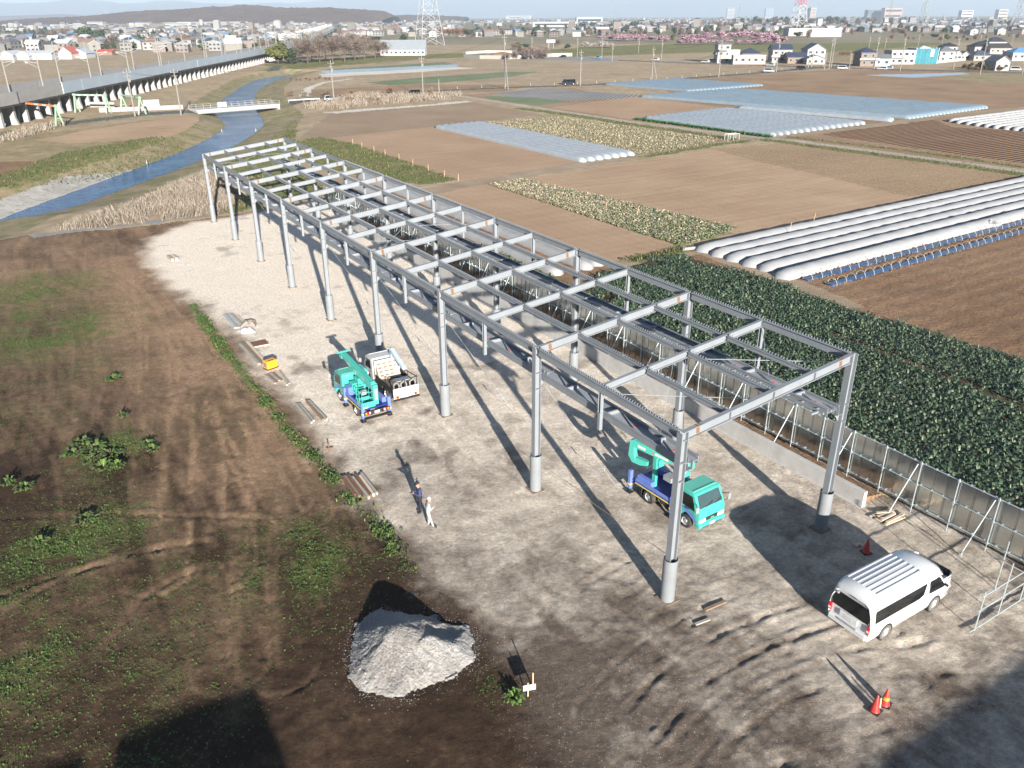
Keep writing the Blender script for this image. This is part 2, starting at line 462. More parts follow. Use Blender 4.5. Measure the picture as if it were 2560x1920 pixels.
GREEN = (0.060, 0.125, 0.022)
SM = {
 'tan':     soil_mat('dry earth', (0.33, 0.245, 0.165), (0.43, 0.33, 0.225), furrow=1.4, fstr=0.25, dirv=BX, green=(0.13, 0.13, 0.05), gamt=0.35),
 'field_a': soil_mat('tilled dull earth', (0.25, 0.178, 0.118), (0.315, 0.232, 0.158), furrow=1.2, fstr=0.3, dirv=BX, speck=(0.32, 0.26, 0.16), samt=0.25),
 'field_b': soil_mat('tilled warm earth', (0.325, 0.218, 0.138), (0.395, 0.275, 0.18), furrow=1.5, fstr=0.18, dirv=AX, streak=0.6),
 'field_d': soil_mat('tilled pale earth', (0.325, 0.218, 0.138), (0.43, 0.305, 0.198), furrow=2.0, fstr=0.2, dirv=AX, streak=0.8),
 'strips':  soil_mat('stubble in strips', (0.25, 0.168, 0.10), (0.33, 0.23, 0.14), furrow=2.4, fstr=0.3, dirv=AX, speck=(0.50, 0.40, 0.25), samt=0.6, sscale=2.6),
 'ridged':  soil_mat('ridged dark earth', (0.155, 0.092, 0.054), (0.205, 0.128, 0.076), furrow=1.25, fstr=1.0, dirv=BX, bump=0.8, fcol=0.16),
 'soil':    soil_mat('trodden brown earth', (0.185, 0.112, 0.065), (0.255, 0.165, 0.10), furrow=1.9, fstr=0.12, dirv=BX, bump=0.9, bscale=3.0, streak=0.5),
 'soil_far': soil_mat('brown earth', (0.235, 0.152, 0.092), (0.33, 0.228, 0.145), furrow=1.6, fstr=0.2, dirv=AX, streak=0.5),
 'cream':   soil_mat('withered crop litter', (0.25, 0.19, 0.105), (0.40, 0.335, 0.20), big=0.5, speck=(0.58, 0.51, 0.33), samt=0.75, sscale=3.0, green=(0.16, 0.18, 0.06), gamt=0.3),
 'cream2':  soil_mat('withered cabbage litter', (0.22, 0.18, 0.09), (0.37, 0.32, 0.18), big=0.5, speck=(0.52, 0.47, 0.29), samt=0.7, sscale=3.0, green=(0.10, 0.16, 0.055), gamt=0.55),
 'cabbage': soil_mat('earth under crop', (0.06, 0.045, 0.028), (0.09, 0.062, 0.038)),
 'grass':   soil_mat('rough grass', (0.155, 0.145, 0.055), (0.235, 0.195, 0.09), big=0.15, speck=(0.34, 0.28, 0.16), samt=0.45, sscale=3.0, green=(0.085, 0.125, 0.028), gamt=0.7, bscale=4.0),
 'drygrass': soil_mat('dry winter grass', (0.25, 0.19, 0.115), (0.36, 0.28, 0.175), big=0.12, speck=(0.38, 0.30, 0.17), samt=0.4, sscale=2.5, green=(0.13, 0.14, 0.045), gamt=0.5, bscale=4.0),
 'bank':    soil_mat('bank grass', (0.23, 0.18, 0.11), (0.33, 0.26, 0.165), big=0.12, speck=(0.38, 0.31, 0.19), samt=0.35, sscale=2.5, green=(0.10, 0.125, 0.035), gamt=0.6, bscale=4.0),
 'track':   soil_mat('packed track', (0.32, 0.275, 0.215), (0.42, 0.37, 0.30), big=0.2),
 'soiltrack': soil_mat('earth track', (0.26, 0.195, 0.13), (0.36, 0.28, 0.20), big=0.2),
 'lane':    soil_mat('worn asphalt', (0.20, 0.20, 0.195), (0.27, 0.265, 0.255), big=0.3, bump=0.1),
 'asphalt': soil_mat('asphalt', (0.085, 0.085, 0.088), (0.125, 0.125, 0.125), big=0.3, bump=0.1),
 'concrete': soil_mat('weathered concrete', (0.30, 0.285, 0.255), (0.40, 0.385, 0.35), big=0.4, speck=(0.16, 0.15, 0.13), samt=0.5, sscale=1.2, bump=0.15),
 'vegetable': soil_mat('green crop rows', (0.13, 0.17, 0.09), (0.19, 0.215, 0.125), furrow=1.3, fstr=0.8, dirv=AX, fcol=0.25),
 'film':    soil_mat('blue grey film', (0.30, 0.38, 0.45), (0.36, 0.44, 0.50), furrow=1.5, fstr=0.6, dirv=AX, fcol=0.1),
 'blacknet': soil_mat('grey mulch film', (0.20, 0.195, 0.19), (0.26, 0.25, 0.235), furrow=1.35, fstr=0.9, dirv=Vector((0.30, 0.954, 0)), fcol=0.32),
 'reedbed': soil_mat('dry reed litter', (0.27, 0.205, 0.14), (0.36, 0.275, 0.195), speck=(0.46, 0.37, 0.27), samt=0.6, sscale=1.6),
 'pale':    soil_mat('pale crushed stone', (0.50, 0.46, 0.39), (0.60, 0.56, 0.48)),
 'yard':    masked_soil('site earth', (0.055, 0.034, 0.021), (0.31, 0.205, 0.128), (0.78, 0.69, 0.575), GREEN, (0.50, 0.48, 0.45)),
}

SM['dirt'] = SM['yard']
# ---- plan of the ground: outlines surveyed from the picture (2212 wide), painted in order
def GP(*pts, z=0.0):
    return [(G(x, y, z).x, G(x, y, z).y) for x, y in pts]
def lane_poly(pts, w):
    """strip of width w (m) along a list of world points"""
    q = [Vector((a, b)) for a, b in pts]
    l, r = [], []
    for i in range(len(q)):
        t = (q[min(i + 1, len(q) - 1)] - q[max(i - 1, 0)]).normalized()
        n = Vector((-t.y, t.x)) * (w / 2)
        l.append(tuple(q[i] + n)); r.append(tuple(q[i] - n))
    return l + r[::-1]

PLAN = []
def plan(name, m, poly, wob=0.3): PLAN.append((name, m, poly, wob))
# far and middle fields
plan('field', 'soil_far', GP((1240, 190), (1660, 158), (1830, 150), (2500, 150), (2500, 470), (2212, 372), (1620, 300), (1150, 232), (1000, 205)), 0.4)
plan('field', 'tan', GP((1240, 190), (1420, 180), (1460, 212), (1320, 210)), 0.3)
plan('field', 'field_b', GP((1190, 232), (1370, 208), (1590, 236), (1390, 262)), 0.3)
plan('field', 'drygrass', GP((1960, 160), (2400, 146), (2400, 172), (2150, 182)), 0.3)
plan('field', 'ridged', GP((1770, 290), (2010, 256), (2060, 275), (2520, 300), (2520, 385), (2212, 352), (2100, 338)), 0.3)
plan('field', 'blacknet', GP((1060, 205), (1160, 190), (1395, 206), (1330, 214), (1190, 218)), 0.2)
plan('field', 'vegetable', GP((1040, 206), (1150, 211), (1235, 219), (1160, 228), (1060, 214)), 0.2)
plan('field', 'vegetable', GP((700, 150), (960, 134), (985, 140), (720, 153)), 0.2)
plan('field', 'vegetable', GP((790, 178), (930, 166), (1100, 155), (1168, 155), (1100, 166), (960, 178), (840, 184)), 0.2)
plan('field', 'film', GP((690, 153), (985, 139), (990, 145), (705, 160)), 0.2)
plan('field', 'pale', GP((690, 160), (990, 145), (1030, 147), (900, 156), (700, 167)), 0.3)
plan('field', 'soil_far', GP((650, 195), (880, 182), (1150, 184), (1100, 196), (760, 212), (690, 215)), 0.4)
plan('field', 'film', GP((1865, 162), (2080, 157), (2098, 160), (1970, 168)), 0.2)
# reeds along the upper road, the pale verge
plan('reed_bed', 'reedbed', GP((650, 232), (770, 206), (1000, 204), (985, 214), (820, 226), (700, 240)), 0.6)
plan('verge', 'pale', GP((698, 243), (780, 235), (900, 228), (1010, 217), (1020, 220), (880, 236), (740, 246)), 0.6)
# block between the two tracks
plan('field', 'field_a', GP((640, 303), (713, 246), (1020, 221), (1170, 247), (1026, 266), (942, 276), (723, 299)))
plan('field', 'field_b', GP((690, 300), (945, 273), (1030, 266), (1380, 335), (1262, 352), (1010, 394), (900, 380)))
plan('withered_crop_field', 'cream', GP((1026, 266), (1110, 260), (1219, 252), (1356, 273), (1570, 302), (1481, 322), (1398, 333), (1372, 335)))
plan('field', 'field_d', GP((1100, 392), (1435, 338), (1600, 312), (1760, 330), (2050, 420), (1680, 512), (1590, 505), (1140, 392)))
plan('stubble_field', 'strips', GP((1540, 322), (1690, 309), (2212, 380), (2290, 392), (2060, 412), (1960, 425), (1800, 385), (1620, 345)))
plan('field', 'field_b', GP((925, 410), (1057, 400), (1480, 530), (1400, 560), (1330, 572), (1100, 500), (960, 440)))
plan('withered_crop_field', 'cream2', GP((1057, 399), (1128, 387), (1300, 425), (1590, 493), (1560, 508), (1470, 531), (1330, 488)))
plan('field', 'soil', GP((1330, 572), (1500, 530), (1700, 490), (2400, 335), (2600, 470), (2600, 900), (2212, 790), (1830, 672), (1600, 600), (1420, 556)))
plan('dirt_track', 'soiltrack', lane_poly(GP((1290, 580), (1420, 556), (1520, 545), (1700, 606), (1850, 665)), 2.2))
plan('cabbage_field', 'cabbage', [tuple(UV(20, 14.9)[:2])] + GP((1265, 612), (1400, 562), (1480, 556), (1540, 570), (1690, 617), (1830, 668), (2230, 787), (2500, 865)) + [tuple(UV(-40, 40)[:2]), tuple(UV(-40, 15.2)[:2])], 0.25)
plan('grass_verge', 'grass', GP((1335, 562), (1470, 533), (1500, 535), (1485, 543), (1380, 566)), 0.3)
plan('grass_verge', 'grass', GP((640, 306), (690, 296), (760, 309), (863, 343), (990, 390), (930, 398), (820, 392), (640, 345), (560, 320)), 0.5)
# strip of ground with row tunnels between fence and field
plan('field', 'soil', [tuple(UV(84, 14.9)[:2]), tuple(UV(20, 14.9)[:2])] + GP((1265, 612), (1330, 572), (1100, 500), (940, 425), (820, 396)), 0.4)
plan('grass_verge', 'grass', [tuple(UV(52, 21.6)[:2]), tuple(UV(30, 21.4)[:2]), tuple(UV(30, 20.4)[:2]), tuple(UV(60, 20.6)[:2])], 0.5)
# tracks
T1 = GP((900, 418), (1010, 397), (1106, 382), (1261, 354), (1431, 329), (1606, 301), (1760, 286), (1959, 262), (2049, 247), (2212, 234), (2450, 215))
plan('dirt_track', 'soiltrack', lane_poly(T1, 4.2), 0.35)
T2 = GP((985, 206), (1156, 232), (1356, 262), (1606, 294), (1700, 302), (1900, 328), (2212, 370), (2500, 410))
plan('grass_verge', 'grass', lane_poly(GP((1120, 234), (1231, 248), (1356, 268), (1480, 285), (1590, 303)), 3.4), 0.5)
plan('grass_verge', 'grass', lane_poly(GP((1650, 301), (1800, 322), (2000, 348), (2212, 378)), 3.2), 0.5)
plan('grass_verge', 'grass', lane_poly(GP((1700, 296), (1900, 318), (2080, 342), (2212, 362)), 2.0), 0.5)
plan('grass_verge', 'grass', lane_poly(GP((1390, 340), (1480, 324), (1560, 311), (1620, 304)), 2.0), 0.5)
plan('dirt_track', 'track', lane_poly(T2, 2.6), 0.3)
# roads
R1 = GP((560, 230), (640, 214), (800, 203), (940, 196), (1106, 189), (1281, 183), (1466, 171), (1659, 156), (1760, 146.5), (1900, 138))
plan('grass_verge', 'drygrass', lane_poly(R1, 8.0), 0.8)
plan('road', 'asphalt', lane_poly(R1, 4.6), 0.05)
R2 = GP((1180, 124), (1330, 130), (1480, 136), (1660, 141.5), (1760, 145), (2000, 152), (2300, 160))
plan('road', 'asphalt', lane_poly(R2, 7.0), 0.05)
plan('road', 'lane', GP((1080, 118), (1200, 116), (1330, 127), (1340, 133), (1090, 128)), 0.1)
# grassy park slope behind the houses
plan('meadow', 'grass', GP((1170, 108), (1400, 96), (1600, 92), (1720, 76), (2000, 74), (2050, 96), (1800, 112), (1560, 112), (1200, 124)), 1.5)
plan('meadow', 'drygrass', GP((1560, 112), (1800, 112), (2050, 96), (2100, 120), (1900, 134), (1500, 128)), 1.5)
plan('meadow', 'grass', GP((560, 140), (700, 128), (900, 117), (1040, 114), (1060, 122), (900, 128), (640, 150)), 1.5)
# west of the river
plan('meadow', 'drygrass', GP((-500, 330), (0, 300), (300, 262), (440, 246), (520, 190), (590, 150), (640, 150), (560, 200), (520, 240), (470, 300), (300, 400), (0, 500), (-600, 700)), 0.6)
plan('field', 'tan', GP((0, 195), (250, 160), (500, 122), (560, 112), (300, 110), (0, 120), (-300, 150), (-300, 230)), 0.6)
plan('field', 'field_d', GP((75, 303), (180, 282), (400, 250), (450, 248), (420, 275), (330, 300), (150, 310)), 0.5)
plan('field', 'soil', GP((-200, 340), (0, 350), (130, 345), (110, 368), (0, 395), (-200, 420)), 0.4)
plan('grass_verge', 'grass', GP((130, 330), (300, 300), (400, 288), (390, 305), (280, 350), (60, 395), (-100, 420), (-100, 400), (40, 365)), 0.8)
RV = GP((-260, 350), (0, 291), (150, 266), (300, 248), (440, 240), (520, 205), (573, 168), (600, 142))
plan('grass_verge', 'drygrass', lane_poly(RV, 9.0), 0.5)
plan('road', 'asphalt', lane_poly(RV, 5.0), 0.08)
plan('road', 'asphalt', lane_poly(GP((300, 246), (440, 237), (520, 230), (612, 224), (680, 216)), 4.2), 0.08)
plan('dirt_track', 'pale', lane_poly(GP((655, 208), (668, 190), (700, 178), (760, 170)), 2.4), 0.3)
# east bank and the near side
plan('reed_bed', 'reedbed', GP((120, 500), (300, 440), (450, 372), (560, 400), (480, 462), (250, 490)), 1.0)
plan('grass_verge', 'grass', GP((450, 372), (560, 310), (640, 250), (640, 306), (620, 345), (700, 400), (690, 425), (540, 452), (470, 465), (560, 400)), 0.8)
plan('bare_ground', 'dirt', [(-90, 5)] + GP((-400, 560), (0, 513), (90, 508), (250, 495), (440, 474), (600, 452), (700, 430), (760, 520), (1300, 1500), (1400, 1900)) + [(5, 5)], 0.5)
plan('gravel_yard', 'yard', GP((322, 512), (390, 488), (520, 462), (640, 440), (700, 424)) + [tuple(UV(82, 14.9)[:2]), tuple(UV(-60, 15.0)[:2]), (40, 2), (2, 2)] +
     GP((1200, 1659), (1160, 1560), (1030, 1330), (930, 1262), (860, 1160), (770, 1070), (700, 985), (640, 890), (560, 800), (490, 720), (430, 660), (345, 612), (312, 548)), 0.45)
plan('lane', 'lane', lane_poly(GP((70, 512), (130, 503), (250, 489), (440, 465)), 1.5), 0.2)

# ---- the river
WZ = -2.0
RL = [(-130, 606), (0, 547), (155, 490), (334, 425), (467, 375), (544, 336), (566, 316), (560, 303), (529, 280), (545, 258), (583, 231), (622, 206), (661, 194), (731, 186)]
RR = [(-130, 609), (0, 550), (74, 541), (183, 519), (288, 480), (373, 449), (505, 400), (606, 355), (661, 313), (657, 297), (638, 278), (633, 258), (637, 233), (661, 216), (696, 199), (737, 189)]
RLw = [tuple(P(x, y, WZ)[:2]) for x, y in RL]; RRw = [tuple(P(x, y, WZ)[:2]) for x, y in RR]
def smooth_line(p, it=2):
    for _ in range(it):
        q = [p[0]]
        for a, b in zip(p[:-1], p[1:]):
            q += [(a[0] * .75 + b[0] * .25, a[1] * .75 + b[1] * .25), (a[0] * .25 + b[0] * .75, a[1] * .25 + b[1] * .75)]
        q.append(p[-1]); p = q
    return p
RLw = smooth_line(RLw); RRw = smooth_line(RRw)
RIVER = RLw + RRw[::-1]
REVET = [tuple(P(x, y, 0)[:2]) for x, y in ((-160, 560), (0, 482), (155, 430), (300, 400))] + [tuple(P(x, y, WZ)[:2]) for x, y in ((345, 421), (155, 492), (0, 548), (-160, 630))]

# ---- wheel tracks on the bare ground (surveyed lines) : ruts
RUTS = [GP((340, 1190), (350, 1000), (375, 860), (385, 760)), GP((395, 1190), (420, 1000), (400, 900), (370, 760), (330, 640), (200, 560)),
        GP((485, 1420), (500, 1200), (560, 1000), (590, 880)), GP((570, 1420), (590, 1250), (600, 1100)),
        GP((0, 1330), (130, 1250), (300, 1190), (440, 1170)), GP((0, 1290), (110, 1245), (260, 1215)), GP((0, 1120), (300, 1110), (560, 1120)),
        GP((270, 560), (300, 700), (290, 900), (340, 1000)), GP((230, 1400), (300, 1290), (420, 1230))]
RUTSY = [GP((1750, 1500), (1900, 1330), (2100, 1250), (2212, 1200)), GP((1480, 1480), (1640, 1330), (1800, 1230)), GP((1450, 1650), (1800, 1500), (2212, 1420)),
         GP((1330, 1300), (1500, 1200), (1560, 1100)), GP((1900, 1430), (2060, 1330), (2150, 1290)), GP((1200, 1250), (1500, 1450), (1580, 1640)),
         GP((1500, 1370), (1620, 1420), (1680, 1520)), GP((1560, 1000), (1640, 1060), (1760, 1080))]

def terrain():
    NC, NR = 560, 880
    t = np.linspace(-1, 1, NC)
    yr = 9.0 * (760 / 9.0) ** np.linspace(0, 1, NR)
    Y = np.repeat(yr[:, None], NC, 1); X = (Y * 0.78 + 10.0) * t[None, :]
    idx = np.arange(NR * NC).reshape(NR, NC)
    F = np.stack([idx[:-1, :-1], idx[:-1, 1:], idx[1:, 1:], idx[1:, :-1]], -1).reshape(-1, 4)
    x = X.ravel(); y = Y.ravel()
    cx = x[F].mean(1); cy = y[F].mean(1)
    owner = np.full(len(F), -1)
    w1 = fbm(cx * 0.5, cy * 0.5, 3, 3) - 0.5; w2 = fbm(cx * 0.5, cy * 0.5, 9, 3) - 0.5
    for k, (nm, m, poly, wob) in enumerate(PLAN):
        pa = np.array(poly); lo = pa.min(0) - 2; hi = pa.max(0) + 2
        s = np.where((cx > lo[0]) & (cx < hi[0]) & (cy > lo[1]) & (cy < hi[1]))[0]
        if len(s) == 0: continue
        ins = inpoly(cx[s] + w1[s] * wob * 3, cy[s] + w2[s] * wob * 3, poly)
        owner[s[ins]] = k
    # heights
    z = np.zeros(len(x))
    n_med = fbm(x * 0.35, y * 0.35, 21, 4) - 0.5
    n_fine = fbm(x * 2.2, y * 2.2, 31, 4) - 0.5
    ow_v = np.full(len(x), -1); ow_v[F[:, 0]] = owner; 
    mk = np.array([p_[1] for p_ in PLAN] + ['none'])[ow_v]
    isd = mk == 'dirt'; isy = mk == 'yard'; iss = np.isin(mk, ['soil', 'grass', 'drygrass', 'cabbage', 'reedbed'])
    z += np.where(isd, n_med * 0.16 + n_fine * 0.10, 0) + np.where(isy, n_med * 0.05 + n_fine * 0.06, 0) + np.where(iss, n_med * 0.15 + n_fine * 0.07, 0)
    near = y < 75
    m = np.zeros((len(x), 4), dtype=np.float32)
    xn, yn = x[near], y[near]
    zz = np.zeros(len(xn)); dust = np.zeros(len(xn))
    for ln in RUTS:
        d = segdist(xn, yn, smooth_line(ln))
        wv = fbm(xn * 1.5, yn * 1.5, 41, 3) * 0.5 + 0.6
        zz += -0.05 * np.exp(-((np.abs(d) - 0.0) / 0.16) ** 2) * wv + 0.03 * np.exp(-((d - 0.36) / 0.14) ** 2) * wv
        dust += 0.17 * np.exp(-(d / 0.5) ** 2)
    zy = np.zeros(len(xn))
    for ln in RUTSY:
        d = segdist(xn, yn, smooth_line(ln))
        wv = sstep(0.42, 0.7, fbm(xn * 0.7, yn * 0.7, 47, 4))
        for off in (0.0, 1.6):
            zy += -0.02 * np.exp(-((d - off) / 0.15) ** 2) * wv + 0.02 * np.exp(-((np.abs(d - off) - 0.3) / 0.12) ** 2) * wv
    zf = z[near]
    zf += np.where(isd[near], zz, 0) + np.where(isy[near], zy, 0)
    # churned ground at the near right of the yard
    ch = sstep(34, 26, yn) * sstep(-2, 6, xn) * isy[near]
    zf += ch * ((fbm(xn * 2.6, yn * 3.2, 57, 4, 0.65) - 0.5) * 0.05 + (fbm(xn * 0.9 + yn * 0.5, yn * 3.8 - xn * 2.0, 58, 3, 0.6) - 0.5) * 0.04)
    z[near] = zf
    # masks. yard: r dry dust, b loose stone; dirt: r dry, g green
    u_ = (x - SO.x) * AX.x + (y - SO.y) * AX.y; v_ = (x - SO.x) * BX.x + (y - SO.y) * BX.y
    n_a = fbm(x * 0.16, y * 0.16, 61, 5, 0.6); n_b = fbm(x * 0.5, y * 0.5, 71, 4, 0.6); n_c = fbm(x * 0.09 + 3, y * 0.09, 81, 4)
    r_y = 0.33 + 0.60 * sstep(-4, 34, u_) + (n_a - 0.5) * 0.8 + (n_b - 0.5) * 0.6
    r_y += 0.18 * sstep(6, 10, v_) * sstep(40, 0, u_)
    r_y -= 0.25 * sstep(3.0, 0.0, v_ + 9.5 + 2 * (n_b - 0.5)) * sstep(50, 25, u_)
    # damp grey working area near the camera on the right, pale dust round the middle
    dk_ = GP((930, 1560), (1060, 1440), (1290, 1400), (1400, 1378), (1425, 1405), (1490, 1480), (1570, 1600), (1660, 1760), (1100, 1760))
    nd = np.where(y < 40)[0]
    dd_ = segdist(x[nd], y[nd], dk_, True) * np.where(inpoly(x[nd], y[nd], dk_), 1, -1) + (n_b[nd] - 0.5) * 1.2
    r_y[nd] -= 0.22 * sstep(-0.5, 0.6, dd_)
    r_y -= 0.10 * sstep(24, 19, y)
    b_y = sstep(0.45, 0.65, n_b) * 0.6 + 0.5 * sstep(28, 20, y) + 0.1
    strip = sstep(0.15, -0.1, v_ * 0 + np.abs((v_ + 7.6)) / 10)     # nothing much
    r_d = 0.04 + (n_a - 0.45) * 0.8 + 0.46 * sstep(27, 58, y) + (n_b - 0.5) * 0.35
    dd = np.zeros(len(x)); dd[near] = dust
    r_d += dd * (0.5 + n_b)
    nr = np.where((y < 75) & (isd | isy))[0]
    fine = np.zeros(len(nr)); zf2 = np.zeros(len(nr))
    for ln, amp in ((GP((655, 1110), (530, 905), (430, 765), (290, 600), (210, 560)), 1), (GP((610, 1090), (500, 880), (400, 740)), .8), (GP((560, 1000), (440, 740), (330, 610)), 1), (GP((480, 1240), (468, 1000), (505, 880), (470, 790)), 1), (GP((552, 1180), (545, 960), (500, 830), (420, 690)), .9), (GP((340, 1240), (345, 1010), (370, 880), (360, 720)), 1), (GP((400, 1240), (425, 1010), (410, 860)), .9), (GP((180, 1010), (150, 880), (160, 700)), .5), (GP((600, 1440), (590, 1250), (610, 1120), (560, 960)), .7), (GP((495, 1440), (500, 1220), (540, 1060)), .7),
                    (GP((1120, 1300), (1000, 1050), (860, 860), (700, 700), (560, 580)), .5), (GP((1240, 1330), (1090, 1080), (930, 880), (760, 700), (600, 570)), .5), (GP((1330, 1560), (1450, 1420), (1640, 1330), (1800, 1290)), .6), (GP((1420, 1600), (1530, 1460), (1700, 1380), (1860, 1330)), .6), (GP((1560, 1630), (1700, 1500), (1950, 1450), (2212, 1460)), .6), (GP((1250, 1180), (1400, 1230), (1560, 1200), (1700, 1100)), .5)):
        d_ = segdist(x[nr], y[nr], smooth_line(ln, 3))
        br_ = sstep(0.35, 0.55, fbm(x[nr] * 0.6, y[nr] * 0.6, 110, 3))
        for off in (0.0, 1.45):
            fine += amp * np.exp(-(((d_ - off) / 0.13) ** 4)) * br_
            zf2 += amp * (-0.03 * np.exp(-((d_ - off) / 0.14) ** 2) + 0.022 * np.exp(-((np.abs(d_ - off) - 0.24) / 0.09) ** 2)) * br_
    z[nr] += zf2
    r_d[nr] += 0.26 * fine; r_y[nr] -= 0.16 * fine * (1 - 2 * (n_a[nr] < 0.45))
    r_y += 0.22 * sstep(34, 60, u_) + 0.25 * sstep(0, 2.5, (x - 11.5) * 0.55 - (y - 18.2) * 0.8) * sstep(27, 22, y)
    pale = segdist(x, y, GP((190, 535), (300, 590), (390, 720), (470, 840), (560, 960), (640, 1080)))
    r_d += 0.30 * np.exp(-(pale / 3.2) ** 2) * (0.4 + 1.2 * n_a)
    bend = 2.2 * np.sin(u_ * 0.06 + 1.0) + (fbm(u_ * 0.05, v_ * 0.05, 94, 2) - 0.5) * 9
    st_ = (fbm((v_ + bend) * 1.7, u_ * 0.045, 93, 5, 0.72) - 0.5) * 0.75 + (fbm((v_ - bend) * 3.1, u_ * 0.06, 96, 4, 0.7) - 0.5) * 0.5
    st2 = fbm(v_ * 2.6 + u_ * 0.25, u_ * 0.10, 95, 3, 0.6) - 0.5
    r_d += st_ * 0.95 * sstep(18, 32, y)
    r_y += st2 * 0.30 + (fbm(x * 1.4, y * 1.4, 97, 4, 0.65) - 0.5) * 0.5
    spots = sstep(0.70, 0.78, fbm(x * 0.55 + 40, y * 0.55, 99, 2))
    r_y -= 0.35 * spots * sstep(5, 20, u_)
    g_d = np.zeros(len(x))
    for (px, py, rad, amp) in ((90, 620, 7, .75), (110, 720, 7, .75), (60, 690, 6, .6), (60, 900, 5, .42), (250, 970, 3.2, .8), (230, 1010, 2.2, .7), (130, 1180, 4.5, .9), (60, 1260, 3.6, .75), (250, 1170, 3.0, .7), (60, 1450, 4.0, .72), (200, 1400, 3.6, .55),
                               (620, 1220, 4.0, .75), (560, 1180, 3, .6), (700, 1300, 2.5, .5), (420, 1280, 4.5, .5), (330, 1420, 4.0, .55), (480, 1480, 4, .4), (40, 1560, 3, .6), (300, 1560, 4, .45), (800, 1210, 2, .5), (450, 900, 5, .35), (150, 800, 7, .4), (640, 1100, 3, .35), (1060, 1480, 0.8, .8)):
        c = G(px, py); g_d = np.maximum(g_d, amp * np.exp(-(((x - c.x) / rad) ** 2 + ((y - c.y) / (rad * 1.3)) ** 2)))
    # the line of weeds beside the yard
    dl = segdist(x, y, GP((418, 660), (470, 740), (560, 850), (620, 930), (690, 1000), (720, 1040)))
    dl2 = segdist(x, y, GP((735, 1060), (790, 1100), (850, 1180), (880, 1230)))
    weed = (0.75 * np.exp(-(dl / 0.55) ** 2) + 0.55 * np.exp(-(dl2 / 0.5) ** 2)) * sstep(0.25, 0.6, n_b + 0.1)
    g_d = np.maximum(g_d * (0.4 + 1.2 * n_b), weed * (0.75 + 0.5 * n_b))
    g_d *= (1 - np.clip(dd * 1.2, 0, 0.9))
    m[:, 0] = np.where(isy, r_y, np.where(isd, r_d, 0.4))
    m[:, 1] = np.where(isy, np.where(weed > 0.6, weed, 0) * 0.6, np.where(isd, g_d, 0))
    m[:, 2] = np.where(isy, b_y, np.where(isd, 0.18 * sstep(0.5, 0.7, n_b), 0))
    yp = [q for q in PLAN if q[0] == 'gravel_yard'][0][2]
    sel = np.where(isy | isd)[0]
    yd = segdist(x[sel], y[sel], yp, True) * np.where(inpoly(x[sel], y[sel], yp), 1, -1)
    yd = yd + (n_b[sel] - 0.5) * 2.4
    a_ = sstep(-1.2, 1.6, yd)
    m[sel, 0] = m[sel, 0] * 1.0 - 0.22 * np.exp(-(yd / 1.1) ** 2) * (isy[sel] & True)
    m[:, 3] = 0; m[sel, 3] = a_
    r_blend = r_d[sel] * (1 - a_) + r_y[sel] * a_
    m[sel, 0] = r_blend
    m[sel, 2] = np.maximum(m[sel, 2], 0.55 * np.exp(-(yd / 1.5) ** 2))
    m = np.clip(m, 0, 1)
    # river bed and banks
    pa = np.array(RIVER); lo = pa.min(0) - 14; hi = pa.max(0) + 14
    s = np.where((x > lo[0]) & (x < hi[0]) & (y > lo[1]) & (y < hi[1]))[0]
    ins = inpoly(x[s], y[s], RIVER)
    dl_ = segdist(x[s], y[s], RLw); dr_ = segdist(x[s], y[s], RRw)
    left = dl_ < dr_
    wl = 7.5 + 2.0 * (fbm(x[s] * .05, y[s] * .05, 91, 2) - .5); wr = 13.0
    up = np.where(left, sstep(0.0, 1.0, dl_ / wl) * 0.6 + 0.4 * np.clip(dl_ / wl, 0, 1), np.clip(dr_ / wr, 0, 1) ** 0.9)
    bz = np.where(ins, -2.0 - np.clip(np.minimum(dl_, dr_), 0, 0.8) - 0.05, (WZ + 0.0) * (1 - up))
    nearbank = ins | (np.where(left, dl_ / wl, dr_ / wr) < 1.0)
    zs = z[s]
    zs = np.where(nearbank, bz + np.where(ins, 0, zs * 0.6), zs)
    z[s] = zs
    # bank faces
    fz = z[F].mean(1)
    bankf = np.zeros(len(F), bool)
    sf = np.where((cx > lo[0]) & (cx < hi[0]) & (cy > lo[1]) & (cy < hi[1]))[0]
    bankf[sf] = (fz[sf] < -0.45) & (owner[sf] >= -1)
    kb = len(PLAN); PLAN.append(('riverbank', 'bank', None, 0))
    kr = len(PLAN); PLAN.append(('revetment', 'concrete', None, 0))
    owner[bankf] = kb
    sr = sf[inpoly(cx[sf], cy[sf], REVET)]
    owner[sr] = kr
    kg = len(PLAN); PLAN.append(('ground', 'tan', None, 0)); owner[owner < 0] = kg
    co = np.stack([x, y, z], -1)
    for k, (nm, mt, _, _) in enumerate(PLAN):
        fs = F[owner == k]
        if len(fs) < 4: continue
        u, inv = np.unique(fs, return_inverse=True)
        att = {'m': m[u]} if mt in ('yard', 'dirt') else None
        me = fastmesh(nm, co[u], inv.reshape(-1, 4), [SM[mt]], smooth=True, attr=att)
        o = put(nm, me); o['kind'] = 'structure'
    return x, y, z, m, mk
TX, TY, TZ, TM, TK = terrain()
_TN = (880, 560)
def ground_z(px, py):
    """terrain height by lookup in the survey grid"""
    if py < 9.1 or py > 755: return 0.0
    r = math.log(py / 9.0) / math.log(760 / 9.0) * (_TN[0] - 1)
    i = min(max(int(round(r)), 0), _TN[0] - 1)
    yy = TY[i * _TN[1]]
    c = (px / (yy * 0.78 + 10.0) + 1) / 2 * (_TN[1] - 1)
    j = min(max(int(round(c)), 0), _TN[1] - 1)
    return float(TZ[i * _TN[1] + j])

